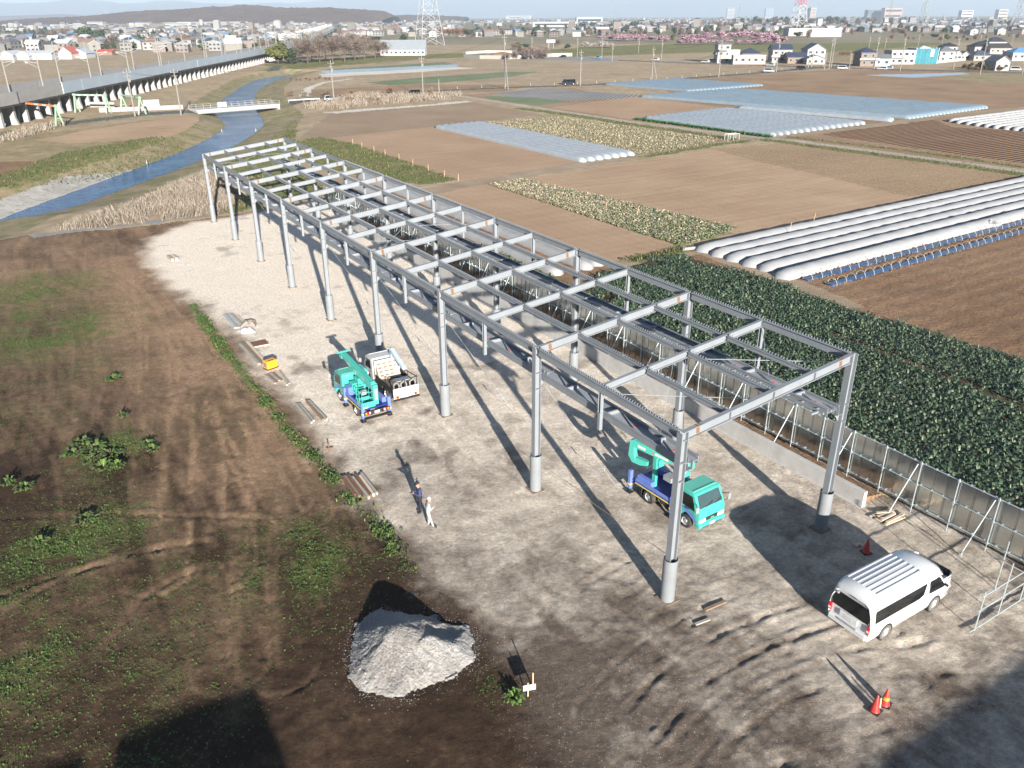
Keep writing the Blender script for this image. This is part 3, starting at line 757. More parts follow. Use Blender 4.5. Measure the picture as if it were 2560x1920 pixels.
# ground beyond the surveyed grid, out to the horizon
far_mat = soil_mat('distant plain', (0.23, 0.19, 0.13), (0.31, 0.255, 0.175), big=0.006, green=(0.12, 0.13, 0.06), gamt=0.5, bump=0.0)
gm = MB()
gm.add([(-900, 745, -0.05), (900, 745, -0.05), (30000, 30000, -0.05), (-30000, 30000, -0.05)], [(0, 1, 2, 3)])
gm.add([(-900, 745, -0.05), (-30000, 30000, -0.05), (-30000, -3000, -0.05), (-40, -200, -0.05), (-16.9, 9.05, -0.05), (-596, 752, -0.05)], [(0, 1, 2, 3, 4, 5)])
gm.add([(900, 745, -0.05), (596, 752, -0.05), (16.9, 9.05, -0.05), (40, -200, -0.05), (30000, -3000, -0.05), (30000, 30000, -0.05)], [(0, 1, 2, 3, 4, 5)])
gm.add([(-16.9, 9.05, -0.05), (-40, -200, -0.05), (40, -200, -0.05), (16.9, 9.05, -0.05)], [(0, 1, 2, 3)])
o = gm.build('plain', far_mat); o['kind'] = 'structure'

# ---- river water
def water_mat():
    m, nt, b = new_mat('river water'); N = nt.nodes; Lk = nt.links
    b.inputs['Base Color'].default_value = (0.012, 0.085, 0.23, 1)
    b.inputs['Roughness'].default_value = 0.06; b.inputs['IOR'].default_value = 1.33
    b.inputs['Specular IOR Level'].default_value = 0.4
    tc = N.new('ShaderNodeTexCoord')
    mp = N.new('ShaderNodeMapping'); mp.inputs['Scale'].default_value = (0.6, 1.5, 1)
    Lk.new(tc.outputs['Object'], mp.inputs['Vector'])
    n = N.new('ShaderNodeTexNoise'); n.inputs['Scale'].default_value = 1.1; n.inputs['Detail'].default_value = 6; n.inputs['Roughness'].default_value = 0.65
    Lk.new(mp.outputs['Vector'], n.inputs['Vector'])
    n2 = N.new('ShaderNodeTexNoise'); n2.inputs['Scale'].default_value = 0.12; n2.inputs['Detail'].default_value = 3
    Lk.new(tc.outputs['Object'], n2.inputs['Vector'])
    wr_ = N.new('ShaderNodeMapRange'); wr_.inputs['From Min'].default_value = 0.40; wr_.inputs['From Max'].default_value = 0.60; Lk.new(n.outputs['Fac'], wr_.inputs['Value'])
    wx_ = N.new('ShaderNodeMix'); wx_.data_type = 'RGBA'; wx_.inputs['A'].default_value = (0.006, 0.045, 0.12, 1); wx_.inputs['B'].default_value = (0.022, 0.12, 0.27, 1)
    Lk.new(wr_.outputs['Result'], wx_.inputs['Factor']); Lk.new(wx_.outputs['Result'], b.inputs['Base Color'])
    mr = N.new('ShaderNodeMapRange'); mr.inputs['From Min'].default_value = 0.35; mr.inputs['From Max'].default_value = 0.65; mr.inputs['To Min'].default_value = 0.25; mr.inputs['To Max'].default_value = 0.9
    Lk.new(n2.outputs['Fac'], mr.inputs['Value'])
    bp = N.new('ShaderNodeBump'); bp.inputs['Distance'].default_value = 0.35
    Lk.new(mr.outputs['Result'], bp.inputs['Strength'])
    Lk.new(n.outputs['Fac'], bp.inputs['Height']); Lk.new(bp.outputs['Normal'], b.inputs['Normal'])
    return m
wm = MB()
nL = max(len(RLw), len(RRw))
def resample(p, n):
    p = np.array(p); d = np.r_[0, np.cumsum(np.hypot(*np.diff(p, axis=0).T))]; t = np.linspace(0, d[-1], n)
    return np.stack([np.interp(t, d, p[:, 0]), np.interp(t, d, p[:, 1])], -1)
la, ra = resample(RLw, 60), resample(RRw, 60)
la2 = la + (la - ra) * 0.06; ra2 = ra + (ra - la) * 0.06
for i in range(59):
    wm.add([(*la2[i], WZ), (*ra2[i], WZ), (*ra2[i + 1], WZ), (*la2[i + 1], WZ)], [(0, 1, 2, 3)])
o = wm.build('river', water_mat()); o['kind'] = 'structure'

# ================================================================ THE STEEL FRAME
def paint(name, col, rough=0.35, **k): return mat(name, col, rough=rough, **k)
STEEL = mat('grey primed steel', (0.19, 0.206, 0.222), rough=0.5, var=0.09, scale=1.5, dirt=(0.165, 0.175, 0.19), damt=0.5, dscale=0.8)
STEEL2 = mat('grey primed steel casing', (0.185, 0.20, 0.212), rough=0.45, var=0.08, scale=1.2, dirt=(0.165, 0.152, 0.138), damt=0.45, dscale=1.5)
DARKST = mat('dark steel deck', (0.20, 0.22, 0.245), rough=0.5, var=0.12, scale=2.0, dirt=(0.14, 0.15, 0.16))
GALV = mat('galvanised steel', (0.56, 0.60, 0.62), rough=0.4, metal=0.7, var=0.1, scale=5)
TAPE = mat('brown chalk marking', (0.17, 0.08, 0.028), rough=0.8, var=0.2, scale=20)
REDM = mat('red marking paint', (0.62, 0.045, 0.04), rough=0.6)
CONC = mat('grey concrete', (0.40, 0.395, 0.38), rough=0.9, var=0.08, scale=2, dirt=(0.30, 0.285, 0.26), damt=0.6, dscale=0.9, bump=0.15)

W, L, NB = 9.54, 10.0, 8
HL, HRR = 7.877, 8.957                       # roof beam tops at the low and the high side
def HZ(v): return HL + (HRR - HL) * v / W
frame = empty('steel_frame', SO, TH, 'long grey steel skeleton of an unfinished shed standing in the gravel yard', 'steel frame')
SEC = 0.33
def h_column(z1):
    m = MB()
    m.box((-SEC / 2 + .0125, 0, z1 / 2), (0.025, 0.30, z1)); m.box((SEC / 2 - .0125, 0, z1 / 2), (0.025, 0.30, z1)); m.box((0, 0, z1 / 2), (SEC - 0.05, 0.02, z1))
    for z in (5.72, 6.55):
        m.box((0, 0.08, z), (SEC - 0.06, 0.13, 0.02)); m.box((0, -0.08, z), (SEC - 0.06, 0.13, 0.02))
    return m
colm = {0: h_column(HL - 0.02).mesh('column', STEEL), 1: h_column(HRR - 0.02).mesh('column', STEEL)}
cs = MB(); cs.lathe([(0.30, 0.0), (0.30, 2.06), (0.28, 2.06), (0.28, 0.0)], 28)
casm = cs.mesh('casing', STEEL2, smooth=True)
fl = MB(); fl.lathe([(0.0, 1.55), (0.279, 1.55)], 20); flm = fl.mesh('casing_fill', CONC)
bpm = MB().box((0, 0, 0.02), (0.72, 0.72, 0.04)).mesh('base_pad', mat('earthy base pad', (0.20, 0.145, 0.10), rough=0.9, dirt=(0.12, 0.09, 0.07)))
brm = MB()
brm.box((0.36, 0, 6.16), (0.36, 0.30, 0.02)); brm.prism([(0.2, 6.15), (0.52, 6.15), (0.2, 5.75)], -0.01, 0.01); brm.box((0.50, 0.12, 6.36), (0.02, 0.12, 0.38)); brm.box((0.50, -0.12, 6.36), (0.02, 0.12, 0.38))
brm_me = brm.mesh('bracket', STEEL)
for side in (0, 1):
    for k in range(NB + 1):
        v = 0 if side == 0 else W
        c = put('column', colm[side], frame, (v, k * L, 0))
        q = put('casing', casm, c); put('casing_fill', flm, c); put('base_pad', bpm, c)
        b = put('bracket', brm_me, c, rot=(0, 0, 0 if side == 0 else PI))
# ---- eave beams between the columns, one per bay
eav = MB(); eav.ibeam((0, 0.17, -0.17), (0, L - 0.17, -0.17), 0.18, 0.34)
eam = eav.mesh('eave_beam', STEEL)
pur = MB(); pur.ibeam((0, 0.12, -0.15), (0, L / 2 - 0.12, -0.13), 0.13, 0.20)
pum = pur.mesh('purlin', STEEL)
th_ = MB()
for i in range(30):
    y = 0.2 + i * (L / 2 - 0.4) / 29
    th_.box((0.03, y, 0.035), (0.11, 0.025, 0.07), rz=0.5); 
teeth = th_.mesh('clip', STEEL)
te2 = MB()
for i in range(60):
    y = 0.3 + i * (L - 0.6) / 59
    te2.box((0.04, y, 0.035), (0.11, 0.025, 0.07), rz=0.5)
teeth_e = te2.mesh('clip', STEEL)
for side in (0, 1):
    v = 0 if side == 0 else W
    for k in range(NB):
        e = put('eave_beam', eam, frame, (v, k * L, HZ(v) - 0.012))
        if k < 6:
            t = put('clip_row', teeth_e, e); t['kind'] = 'stuff'
slope = math.atan2(HRR - HL, W)
for j in (1, 2, 3):
    v = W * j / 4
    for k in range(2 * NB):
        e = put('purlin', pum, frame, (v, k * L / 2, HZ(v) - 0.03))
        if k < 12:
            t = put('clip_row', teeth, e); t['kind'] = 'stuff'
# ---- cross beams, main ones at the columns and one in the middle of each bay
xb = MB(); xb.ibeam((0.0, 0, -0.2), (W, 0, HRR - HL - 0.2), 0.20, 0.40, up=(-math.sin(slope), 0, math.cos(slope)))
for j in (1, 2, 3):
    xb.box((W * j / 4, 0.055, (HRR - HL) * j / 4 - 0.2), (0.02, 0.09, 0.33)); xb.box((W * j / 4, -0.055, (HRR - HL) * j / 4 - 0.2), (0.02, 0.09, 0.33))
xbm = xb.mesh('cross_beam', STEEL)
xc = MB(); xc.ibeam((0.1, 0, -0.18), (W - 0.1, 0, (HRR - HL) - 0.18), 0.17, 0.34, up=(-math.sin(slope), 0, math.cos(slope)))
xcm = xc.mesh('cross_beam', STEEL)
def band(v):
    tp = MB()
    for dv in (-0.07, 0.07):
        zc = (HRR - HL) * (v + dv) / W
        tp.box((v + dv, 0, zc + 0.004), (0.05, 0.215, 0.01), ry=-slope)
    zc = (HRR - HL) * v / W
    for s in (-1, 1):
        tp.box((v, s * 0.0155, zc - 0.2), (0.16, 0.008, 0.30), ry=-slope); tp.box((v, s * 0.103, zc - 0.385), (0.22, 0.006, 0.028), ry=-slope)
    tp.box((v, 0, zc - 0.012), (0.12, 0.03, 0.02), ry=-slope)
    return tp.mesh('chalk_band', TAPE)
bands = [band(0.75), band(W - 0.75)]
for k in range(2 * NB + 1):
    if k % 2 == 0:
        b = put('cross_beam', xbm, frame, (0, k * L / 2, HL)); [put('chalk_band', q, b) for q in bands]
    else:
        put('cross_beam', xcm, frame, (0, k * L / 2, HL - 0.01))
# ---- lower side girders: a wide beam lying flat, web horizontal, with cross plates
TZL = 6.18
def girder(sign):
    m = MB()
    x0 = sign * 0.24; x1 = sign * 0.98
    for x in (x0, x1):
        m.box((x, L / 2, TZL + 0.17), (0.03, L - 0.06, 0.34)); 
        m.box((x, L / 2, TZL + 0.335), (0.12, L - 0.06, 0.02))
    return m
gme = {s: girder(s).mesh('side_girder', STEEL) for s in (1, -1)}
def gweb(sign):
    m = MB(); m.box((sign * 0.61, L / 2, TZL + 0.16), (0.71, L - 0.08, 0.016))
    return m
gwe = {s: gweb(s).mesh('web_plate', mat('girder web', (0.27, 0.29, 0.315), rough=0.5, var=0.1, dirt=(0.22, 0.235, 0.25))) for s in (1, -1)}
crp = MB().box((0, 0, 0.0), (0.68, 0.09, 0.16)).mesh('cross_plate', STEEL)
redp = MB().box((0, 0, 0), (0.42, 0.07, 0.006)).mesh('red_mark', REDM)
hangs = {}
for side, v in ((0, 0.0), (1, W)):
    m = MB(); z1 = HZ(v) - 0.36; z0 = TZL + 0.36
    m.ibeam((0, 0, z0), (0, 0, z1), 0.16, 0.18, 0.02, 0.015, up=(0, 1, 0)); m.box((0, 0, z0 + .01), (0.24, 0.24, 0.02)); m.box((0, 0, TZL - 0.05), (0.16, 0.16, 0.8))
    hangs[side] = m.mesh('hanger_post', STEEL)
dgm = MB().bar((-0.3, 0, 0.235), (0.3, 1.6, 0.235), 0.05, 0.05).mesh('lacing_bar', STEEL)
for side, s, v in ((0, 1, 0.0), (1, -1, W)):
    for k in range(NB):
        g = put('side_girder', gme[s], frame, (v, k * L, 0))
        put('web_plate', gwe[s], g)
        for q in range(3):
            put('cross_plate', crp, g, (s * 0.61, 1.9 + q * 3.0, TZL + 0.255))
        if k < 2:
            for q in range(4):
                put('red_mark', redp, g, (s * 0.61, 1.1 + q * 2.4, TZL + 0.175), (0, 0, 0.15 * (q - 1.5)))
        for q in range(4): put('lacing_bar', dgm, g, (s * 0.61, 0.5 + q * 2.4, TZL))
        put('hanger_post', hangs[side], frame, (v + s * 0.0, k * L + L / 2, 0))
# outer walkway rails on the high side
wr_ = MB()
for x in (1.45, 1.95):
    wr_.box((x, L / 2, 0), (0.07, L - 0.06, 0.12))
for i in range(12):
    wr_.box((1.7, 0.5 + i * 0.82, 0.01), (0.44, 0.06, 0.05))
wr_.box((1.2, 0.3, 0), (0.46, 0.08, 0.1)); wr_.box((1.2, L - 0.3, 0), (0.46, 0.08, 0.1))
wrm = wr_.mesh('walkway_rail', STEEL)
for k in range(NB):
    put('walkway_rail', wrm, frame, (W - 2.7, k * L, TZL + 0.2))
# ---- tension rods: roof crosses and guy cables
rods = MB()
def rod(a, b): rods.bar(a, b, 0.018, 0.018)
rm1 = MB(); rm1.bar((0, 0, 0), (W / 2, L / 2, (HRR - HL) / 2), 0.025, 0.025)
rm1 = rm1.mesh('tension_rod', GALV)
for k in (0, 3, 7):
    for s in (0, 1):
        for (va, vb) in ((0, W / 2), (W / 2, W)):
            m = MB(); y0 = k * L; y1 = y0 + L / 2
            pa = (va + .12, y0 + .1, HZ(va) - 0.42); pb = (vb - .12, y1 - .1, HZ(vb) - 0.42)
            if s: pa, pb = (va + .12, y1 - .1, HZ(va) - 0.42), (vb - .12, y0 + .1, HZ(vb) - 0.42)
            m.bar(pa, pb, 0.025, 0.025); m.build('tension_rod', GALV, frame)
for k in (1, 2, 3, 4, 6):
    for s, v in ((1, 0.4), (-1, W - 0.4)):
        m = MB(); m.bar((v, k * L + 0.2, 6.0), (v + s * 3.2, k * L - 2.2, 0.02), 0.012, 0.012)
        m.box((v + s * 2.6, k * L - 1.75, 1.13), (0.05, 0.05, 0.22)); m.build('guy_cable', GALV, frame)

# ================================================================ FENCE AND WALL
PANEL = mat('galvanised sheet', (0.52, 0.54, 0.53), rough=0.18, metal=0.95, var=0.06, scale=0.6)
PIPE = mat('scaffold pipe', (0.50, 0.56, 0.57), rough=0.4, metal=0.6, var=0.1, scale=4)
FV, FU0, FU1 = 14.45, -13.0, 80.6
FH = 2.75
fence = empty('panel_fence', UV(0, FV), TH, 'tall galvanised sheet fence on scaffold pipes between the yard and the crop fields', 'fence')
pw = 0.64
pm_ = MB()
prof = [(0, 0), (0.015, 0.03), (0.045, 0.03), (0.06, 0), (pw / 2, 0.006), (pw - 0.06, 0), (pw - 0.045, 0.03), (pw - 0.015, 0.03), (pw - 0.003, 0)]
for (a, b), (c, d) in zip(prof[:-1], prof[1:]):
    pm_.add([(b, a, 0.28), (d, c, 0.28), (d, c, FH), (b, a, FH)], [(0, 1, 2, 3)])
    pm_.add([(b + .004, a, 0.28), (d + .004, c, 0.28), (d + .004, c, FH), (b + .004, a, FH)], [(0, 1, 2, 3)])
panel_me = pm_.mesh('sheet_panel', PANEL, fix=False)
n = int((FU1 - FU0) / pw)
for i in range(n):
    put('sheet_panel', panel_me, fence, (0.035 + 0.006 * math.sin(i * 2.1), FU0 + i * pw, 0), (0, 0.004 * math.sin(i * 1.7), 0))
post = MB(); post.tube((-0.07, 0, 0.0), (-0.07, 0, FH + 0.08), 0.026, n=8)
for z in (0.42, 1.55, FH - 0.06): post.box((-0.055, 0, z), (0.09, 0.09, 0.08))
post_me = post.mesh('post', PIPE)
brc = MB(); brc.tube((-0.10, 0, FH - 0.1), (-1.30, 0.25, 0.05), 0.026, n=8); brc.box((-1.30, 0.25, 0.08), (0.1, 0.1, 0.14))
brc_me = brc.mesh('brace', PIPE)
j = 0; u = FU0 + 0.5
while u < FU1:
    put('post', post_me, fence, (0, u, 0))
    if j % 2 == 0: put('brace', brc_me, fence, (0, u + 0.15, 0))
    u += 1.85; j += 1
seg = (FU1 - FU0) / 12
rail_me = MB().tube((-0.02, 0, 0), (-0.02, seg - 0.01, 0), 0.025, n=8)
for i in range(14):
    rail_me.box((-0.0, 0.3 + i * seg / 14, 0.01), (0.08, 0.06, 0.09))
rail_me = rail_me.mesh('rail', PIPE)
for z in (0.45, 1.58, FH - 0.02):
    for i in range(12): put('rail', rail_me, fence, (0, FU0 + i * seg, z))

wall = empty('retaining_wall', UV(0, 12.72), TH, 'low grey concrete wall along the foot of the fence, ending by the near corner column', 'wall')
wl = 6.0
wseg = MB().bx(0, 0.25, 0.006, wl - 0.006, 0, 0.85).mesh('wall_section', CONC, bevel=0.01)
foot = MB().bx(-0.15, 0.4, 0.003, wl - 0.003, -0.1, 0.02).mesh('footing', CONC)
for i in range(12):
    w_ = put('wall_section', wseg, wall, (0, 0.1 + i * wl, 0)); put('footing', foot, w_)
# earth bank behind the wall, up to the fence
eb = MB(); eb.prism([(0.26, -0.05), (0.26, 0.36), (0.9, 0.25), (1.75, 0.12), (1.75, -0.05)], 0.3, 72)
o = eb.build('earth_bank', SM['soil'], None, UV(0, 12.72), (0, 0, TH)); o['kind'] = 'structure'

# ================================================================ VEHICLES
GLASS = mat('dark window glass', (0.008, 0.009, 0.010), rough=0.04, var=0.0, spec=0.35)
GLASSL = mat('windscreen glass', (0.035, 0.06, 0.065), rough=0.06, var=0.1, spec=0.8)
TYRE = mat('tyre rubber', (0.022, 0.022, 0.023), rough=0.85, dirt=(0.09, 0.075, 0.06), damt=0.5, dscale=4)
TYRED = mat('dusty tyre rubber', (0.10, 0.097, 0.09), rough=0.9, dirt=(0.17, 0.15, 0.125), damt=0.7, dscale=4)
RIM = mat('steel wheel', (0.50, 0.51, 0.52), rough=0.35, metal=0.6, var=0.1, scale=8)
BLACK = mat('black chassis', (0.018, 0.018, 0.019), rough=0.6, dirt=(0.07, 0.06, 0.05), damt=0.5, dscale=3)
TEAL = mat('turquoise paint', (0.045, 0.34, 0.275), rough=0.32, var=0.06, scale=2, coat=0.3, dirt=(0.07, 0.29, 0.24), damt=0.4)
TEALR = mat('pale turquoise roof', (0.10, 0.36, 0.295), rough=0.45, var=0.08, scale=2)
BLUE = mat('lavender blue paint', (0.105, 0.16, 0.43), rough=0.4, var=0.08, scale=2, dirt=(0.17, 0.20, 0.36), damt=0.5)
DBLUE = mat('deep blue paint', (0.012, 0.02, 0.17), rough=0.45, var=0.1)
WHITE = mat('white paint', (0.40, 0.405, 0.40), rough=0.28, var=0.03, coat=0.4)
VANW = mat('van white paint', (0.50, 0.51, 0.515), rough=0.25, var=0.02, coat=0.5)
GREYP = mat('grey plastic', (0.22, 0.23, 0.235), rough=0.45)
REDL = mat('red lamp lens', (0.55, 0.012, 0.015), rough=0.15)
AMBER = mat('amber lamp lens', (0.75, 0.25, 0.02), rough=0.15)
CLEAR = mat('clear lamp lens', (0.62, 0.64, 0.65), rough=0.1)
PLATE = mat('number plate white', (0.42, 0.43, 0.42), rough=0.4)
YEL = mat('yellow stripe', (0.70, 0.52, 0.03), rough=0.5)
DECK = mat('worn deck boards', (0.155, 0.13, 0.095), rough=0.85, dirt=(0.09, 0.075, 0.055), dscale=2)
CREAMP = mat('cream boxes', (0.34, 0.29, 0.24), rough=0.8, var=0.1)
RUST = mat('rusty steel', (0.16, 0.075, 0.045), rough=0.85, var=0.25, scale=5, dirt=(0.09, 0.05, 0.035))

def wheel_mesh(r, w, dusty=False, dual=False):
    ty = MB(); ty.lathe([(r * 0.62, -w / 2), (r * 0.9, -w / 2), (r, -w * 0.36), (r, w * 0.36), (r * 0.9, w / 2), (r * 0.62, w / 2)], 28, axis='y')
    rm = MB(); rm.lathe([(r * 0.625, -w * 0.40), (r * 0.60, -w * 0.46), (r * 0.56, -w * 0.30), (r * 0.30, -w * 0.22), (r * 0.26, -w * 0.42), (0.01, -w * 0.44)], 24, axis='y')
    rm.lathe([(r * 0.61, w * 0.45), (0.01, w * 0.40)], 20, axis='y')
    hl = MB()
    for i in range(6):
        t = 2 * PI * i / 6 + 0.3
        hl.tube((r * 0.44 * math.cos(t), -w * 0.25, r * 0.44 * math.sin(t)), (r * 0.44 * math.cos(t), -w * 0.275, r * 0.44 * math.sin(t)), r * 0.085, n=8)
    return ty.mesh('tyre', TYRED if dusty else TYRE, smooth=True), rm.mesh('rim', RIM, smooth=True), hl.mesh('wheel_hole', BLACK)
def add_wheel(parent, x, y, r, me):
    """outer face towards -y when y<0"""
    w = put('wheel', me[0], parent, (x, y, r), (0, 0, 0 if y < 0 else PI))
    put('rim', me[1], w); h = put('hub_holes', me[2], w); h['kind'] = 'stuff'
    return w

# ---------------------------------------------------------------- minibus van
def profile_body(secs, ring, mats, name, parent, smooth=True, caps=True):
    """loft: secs list of (x, ring function result list of (y,z)); all rings same length"""
    m = MB(); n = len(secs[0][1])
    for x, rg in secs:
        for (y, z) in rg: m.v.append((x, y, z))
    for k in range(len(secs) - 1):
        for i in range(n - 1):
            m.f.append((k * n + i, k * n + i + 1, (k + 1) * n + i + 1, (k + 1) * n + i)); m.m.append(0)
    if caps:
        m.f.append(tuple(range(n))); m.m.append(0)
        m.f.append(tuple(range((len(secs) - 1) * n + n - 1, (len(secs) - 1) * n - 1, -1))); m.m.append(0)
    return m
def van():
    v = empty('van', (0, 0, 0), 0, 'white high-roof minibus van with dark windows parked at the near side of the yard', 'van')
    LEN, WID = 5.35, 1.88; hw = WID / 2
    x_r = -1.12                                             # rear end, x = 0 at the rear axle
    def ring(top, wt, bot=0.30, tuck=0.0, belt=1.12):
        # half section from bottom right over the roof to bottom left
        pts = [(-hw + 0.06 + tuck, bot), (-hw + 0.01 + tuck, bot + 0.14), (-hw + tuck, 0.75), (-hw + 0.005 + tuck, belt), (-hw + 0.045 + tuck, 1.42), (-wt, top - 0.30), (-wt + 0.06, top - 0.11), (-wt + 0.22, top - 0.02), (0, top)]
        return pts + [(-y, z) for y, z in pts[-2::-1]]
    TOP = 2.28
    secs = [(x_r + 0.06, ring(TOP - 0.42, hw - 0.18, 0.42, 0.05)), (x_r + 0.015, ring(TOP - 0.36, hw - 0.15, 0.40, 0.03)), (x_r + 0.06, ring(TOP - 0.16, hw - 0.13, 0.34, 0.0)), (x_r + 0.22, ring(TOP - 0.03, hw - 0.11)), (x_r + 0.5, ring(TOP, hw - 0.10)),
            (x_r + 2.9, ring(TOP, hw - 0.10)), (x_r + 3.6, ring(TOP - 0.03, hw - 0.11)), (x_r + 4.05, ring(TOP - 0.10, hw - 0.13)), (x_r + 4.38, ring(TOP - 0.26, hw - 0.16)), (x_r + 4.56, ring(TOP - 0.44, hw - 0.19)), (x_r + 4.92, ring(1.42, hw - 0.14, 0.3, 0.0, 1.08)), (x_r + 5.15, ring(1.14, hw - 0.10, 0.3, 0.03, 0.95)), (x_r + 5.30, ring(0.98, hw - 0.12, 0.34, 0.10, 0.80)), (x_r + LEN, ring(0.85, hw - 0.18, 0.40, 0.20, 0.66))]
    m = profile_body(secs, None, None, 'body', v)
    body = m.build('body', VANW, v, smooth=True)
    # roof ribs
    rb = MB().bx(x_r + 0.45, x_r + 3.15, -0.03, 0.03, TOP - 0.04, TOP + 0.018).mesh('roof_rib', VANW, bevel=0.008)
    for i in range(7): put('roof_rib', rb, v, (0, -0.63 + i * 0.21, -0.02 * abs(-0.63 + i * 0.21) / 0.62))
    # side glazing on both sides (follows the lean of the upper body)
    def sideglass(pts, name, y_off=0.012):
        for s in (-1, 1):
            m = MB(); vs = []
            for (x, z) in pts:
                t = (z - 1.12) / (TOP - 0.30 - 1.12)
                yy = (hw - 0.005 + (-0.040 - 0.055 * max(0, (z - 1.42) / 0.56)) * min(1, max(0, (z - 1.12) / 0.30))) + y_off
                vs.append((x, s * yy, z))
            m.add(vs, [tuple(range(len(vs)))]); 
            m.add([(a, b - s * 0.02, c) for a, b, c in vs], [tuple(range(len(vs)))])
            m.build(name, GLASS, v, fix=False)
    sideglass([(x_r + 0.27, 1.13), (x_r + 3.0, 1.13), (x_r + 3.28, 1.20), (x_r + 3.45, 1.62), (x_r + 3.44, 1.66), (x_r + 0.33, 1.66), (x_r + 0.27, 1.62)], 'side_window')
    sideglass([(x_r + 3.66, 1.10), (x_r + 4.62, 1.06), (x_r + 4.70, 1.12), (x_r + 4.30, 1.62), (x_r + 3.72, 1.64), (x_r + 3.66, 1.58)], 'door_window')
    # windscreen
    m = MB(); m.add([(x_r + 4.575, -0.62, 1.86), (x_r + 4.575, 0.62, 1.86), (x_r + 4.935, 0.70, 1.42), (x_r + 4.935, -0.70, 1.42)], [(0, 1, 2, 3)])
    m.add([(x_r + 4.55, -0.62, 1.84), (x_r + 4.55, 0.62, 1.84), (x_r + 4.90, 0.70, 1.40), (x_r + 4.90, -0.70, 1.40)], [(0, 1, 2, 3)])
    m.build('windscreen', GLASS, v, fix=False)
    # tailgate window and trim
    m = MB(); xr = x_r - 0.0
    m.add([(xr + 0.008, -0.80, 1.10), (xr + 0.008, 0.80, 1.10), (xr + 0.012, 0.83, 1.30), (xr + 0.045, 0.74, 1.70), (xr + 0.05, 0.66, 1.74), (xr + 0.05, -0.66, 1.74), (xr + 0.045, -0.74, 1.70), (xr + 0.012, -0.83, 1.30)], [tuple(range(8))])
    m.add([(xr + 0.07, y, z) for y, z in ((-0.8, 1.1), (0.8, 1.1), (0.74, 1.7), (-0.74, 1.7))], [(0, 1, 2, 3)])
    m.build('tailgate_window', GLASS, v, fix=False)
    for s in (-1, 1):
        m = MB(); m.bx(x_r - 0.012, x_r + 0.10, s * 0.80, s * 0.925, 0.72, 1.05); tl = m.build('tail_lamp', REDL, v, bevel=0.01)
        m = MB(); m.bx(x_r - 0.018, x_r + 0.09, s * 0.815, s * 0.915, 0.79, 0.87); m.build('lamp_lens', CLEAR, tl)
        m = MB(); m.box((x_r + 4.72, s * 1.03, 1.17), (0.10, 0.2, 0.16)); mi = m.build('wing_mirror', VANW, v, bevel=0.03)
        m = MB(); m.box((x_r + 4.66, s * 1.03, 1.17), (0.012, 0.15, 0.11)); m.build('mirror_glass', BLACK, mi)
        m = MB(); m.box((x_r + 3.80, s * 0.945, 1.0), (0.18, 0.03, 0.035)); m.build('door_handle', GREYP, v)
        m = MB(); m.box((x_r + 3.60, s * 0.944, 1.02), (0.010, 0.006, 1.12)); m.build('door_gap', GREYP, v)
        m = MB(); m.bx(x_r + 5.02, x_r + 5.30, s * 0.60, s * 0.86, 0.70, 0.92); m.build('headlight', CLEAR, v, bevel=0.03)
    m = MB(); m.bx(x_r - 0.06, x_r + 0.14, -0.86, 0.86, 0.34, 0.62); m.build('rear_bumper', VANW, v, bevel=0.05)
    m = MB(); m.bx(x_r - 0.075, x_r - 0.03, -0.42, 0.42, 0.56, 0.64); m.build('bumper_step', GREYP, v, bevel=0.01)
    m = MB(); m.bx(x_r - 0.018, x_r + 0.05, -0.40, 0.40, 0.74, 1.00); rc = m.build('plate_recess', VANW, v, bevel=0.015)
    m = MB(); m.bx(x_r - 0.026, x_r, -0.17, 0.17, 0.77, 0.93); m.build('number_plate', PLATE, v, bevel=0.004)
    m = MB()
    m.lathe([(0.055, -0.006), (0.07, 0.0), (0.055, 0.006), (0.055, -0.006)], 16, (x_r - 0.012, 0, 1.02), axis='x'); m.build('badge', GREYP, v)
    m = MB(); m.box((x_r + 0.05, 0, 1.86), (0.03, 0.30, 0.03)); m.build('brake_lamp', BLACK, v)
    m = MB(); m.box((x_r - 0.02, 0.62, 1.72), (0.10, 0.12, 0.09)); m.build('rear_mirror', GREYP, v, bevel=0.02)
    me = wheel_mesh(0.34, 0.20, True)
    for x in (0.0, 3.11):
        for s in (-1, 1):
            add_wheel(v, x, s * (hw - 0.085), 0.34, me)
            m = MB(); m.lathe([(0.40, s * (hw - 0.28)), (0.40, s * (hw + 0.004)), (0.30, s * (hw + 0.004))], 24, (x, 0, 0.36), axis='y'); m.build('wheel_arch', BLACK, v)
    return v
vn = van()
hd = math.atan2(25.819 - 24.121, 17.139 - 14.367)
rw = Vector((14.40, 24.12, 0)); hv = Vector((math.cos(hd), math.sin(hd), 0)); lv = Vector((-hv.y, hv.x, 0))
vn.location = rw + lv * 0.90 ; vn.rotation_euler = (0, 0, hd)
vn.location.z = -0.03

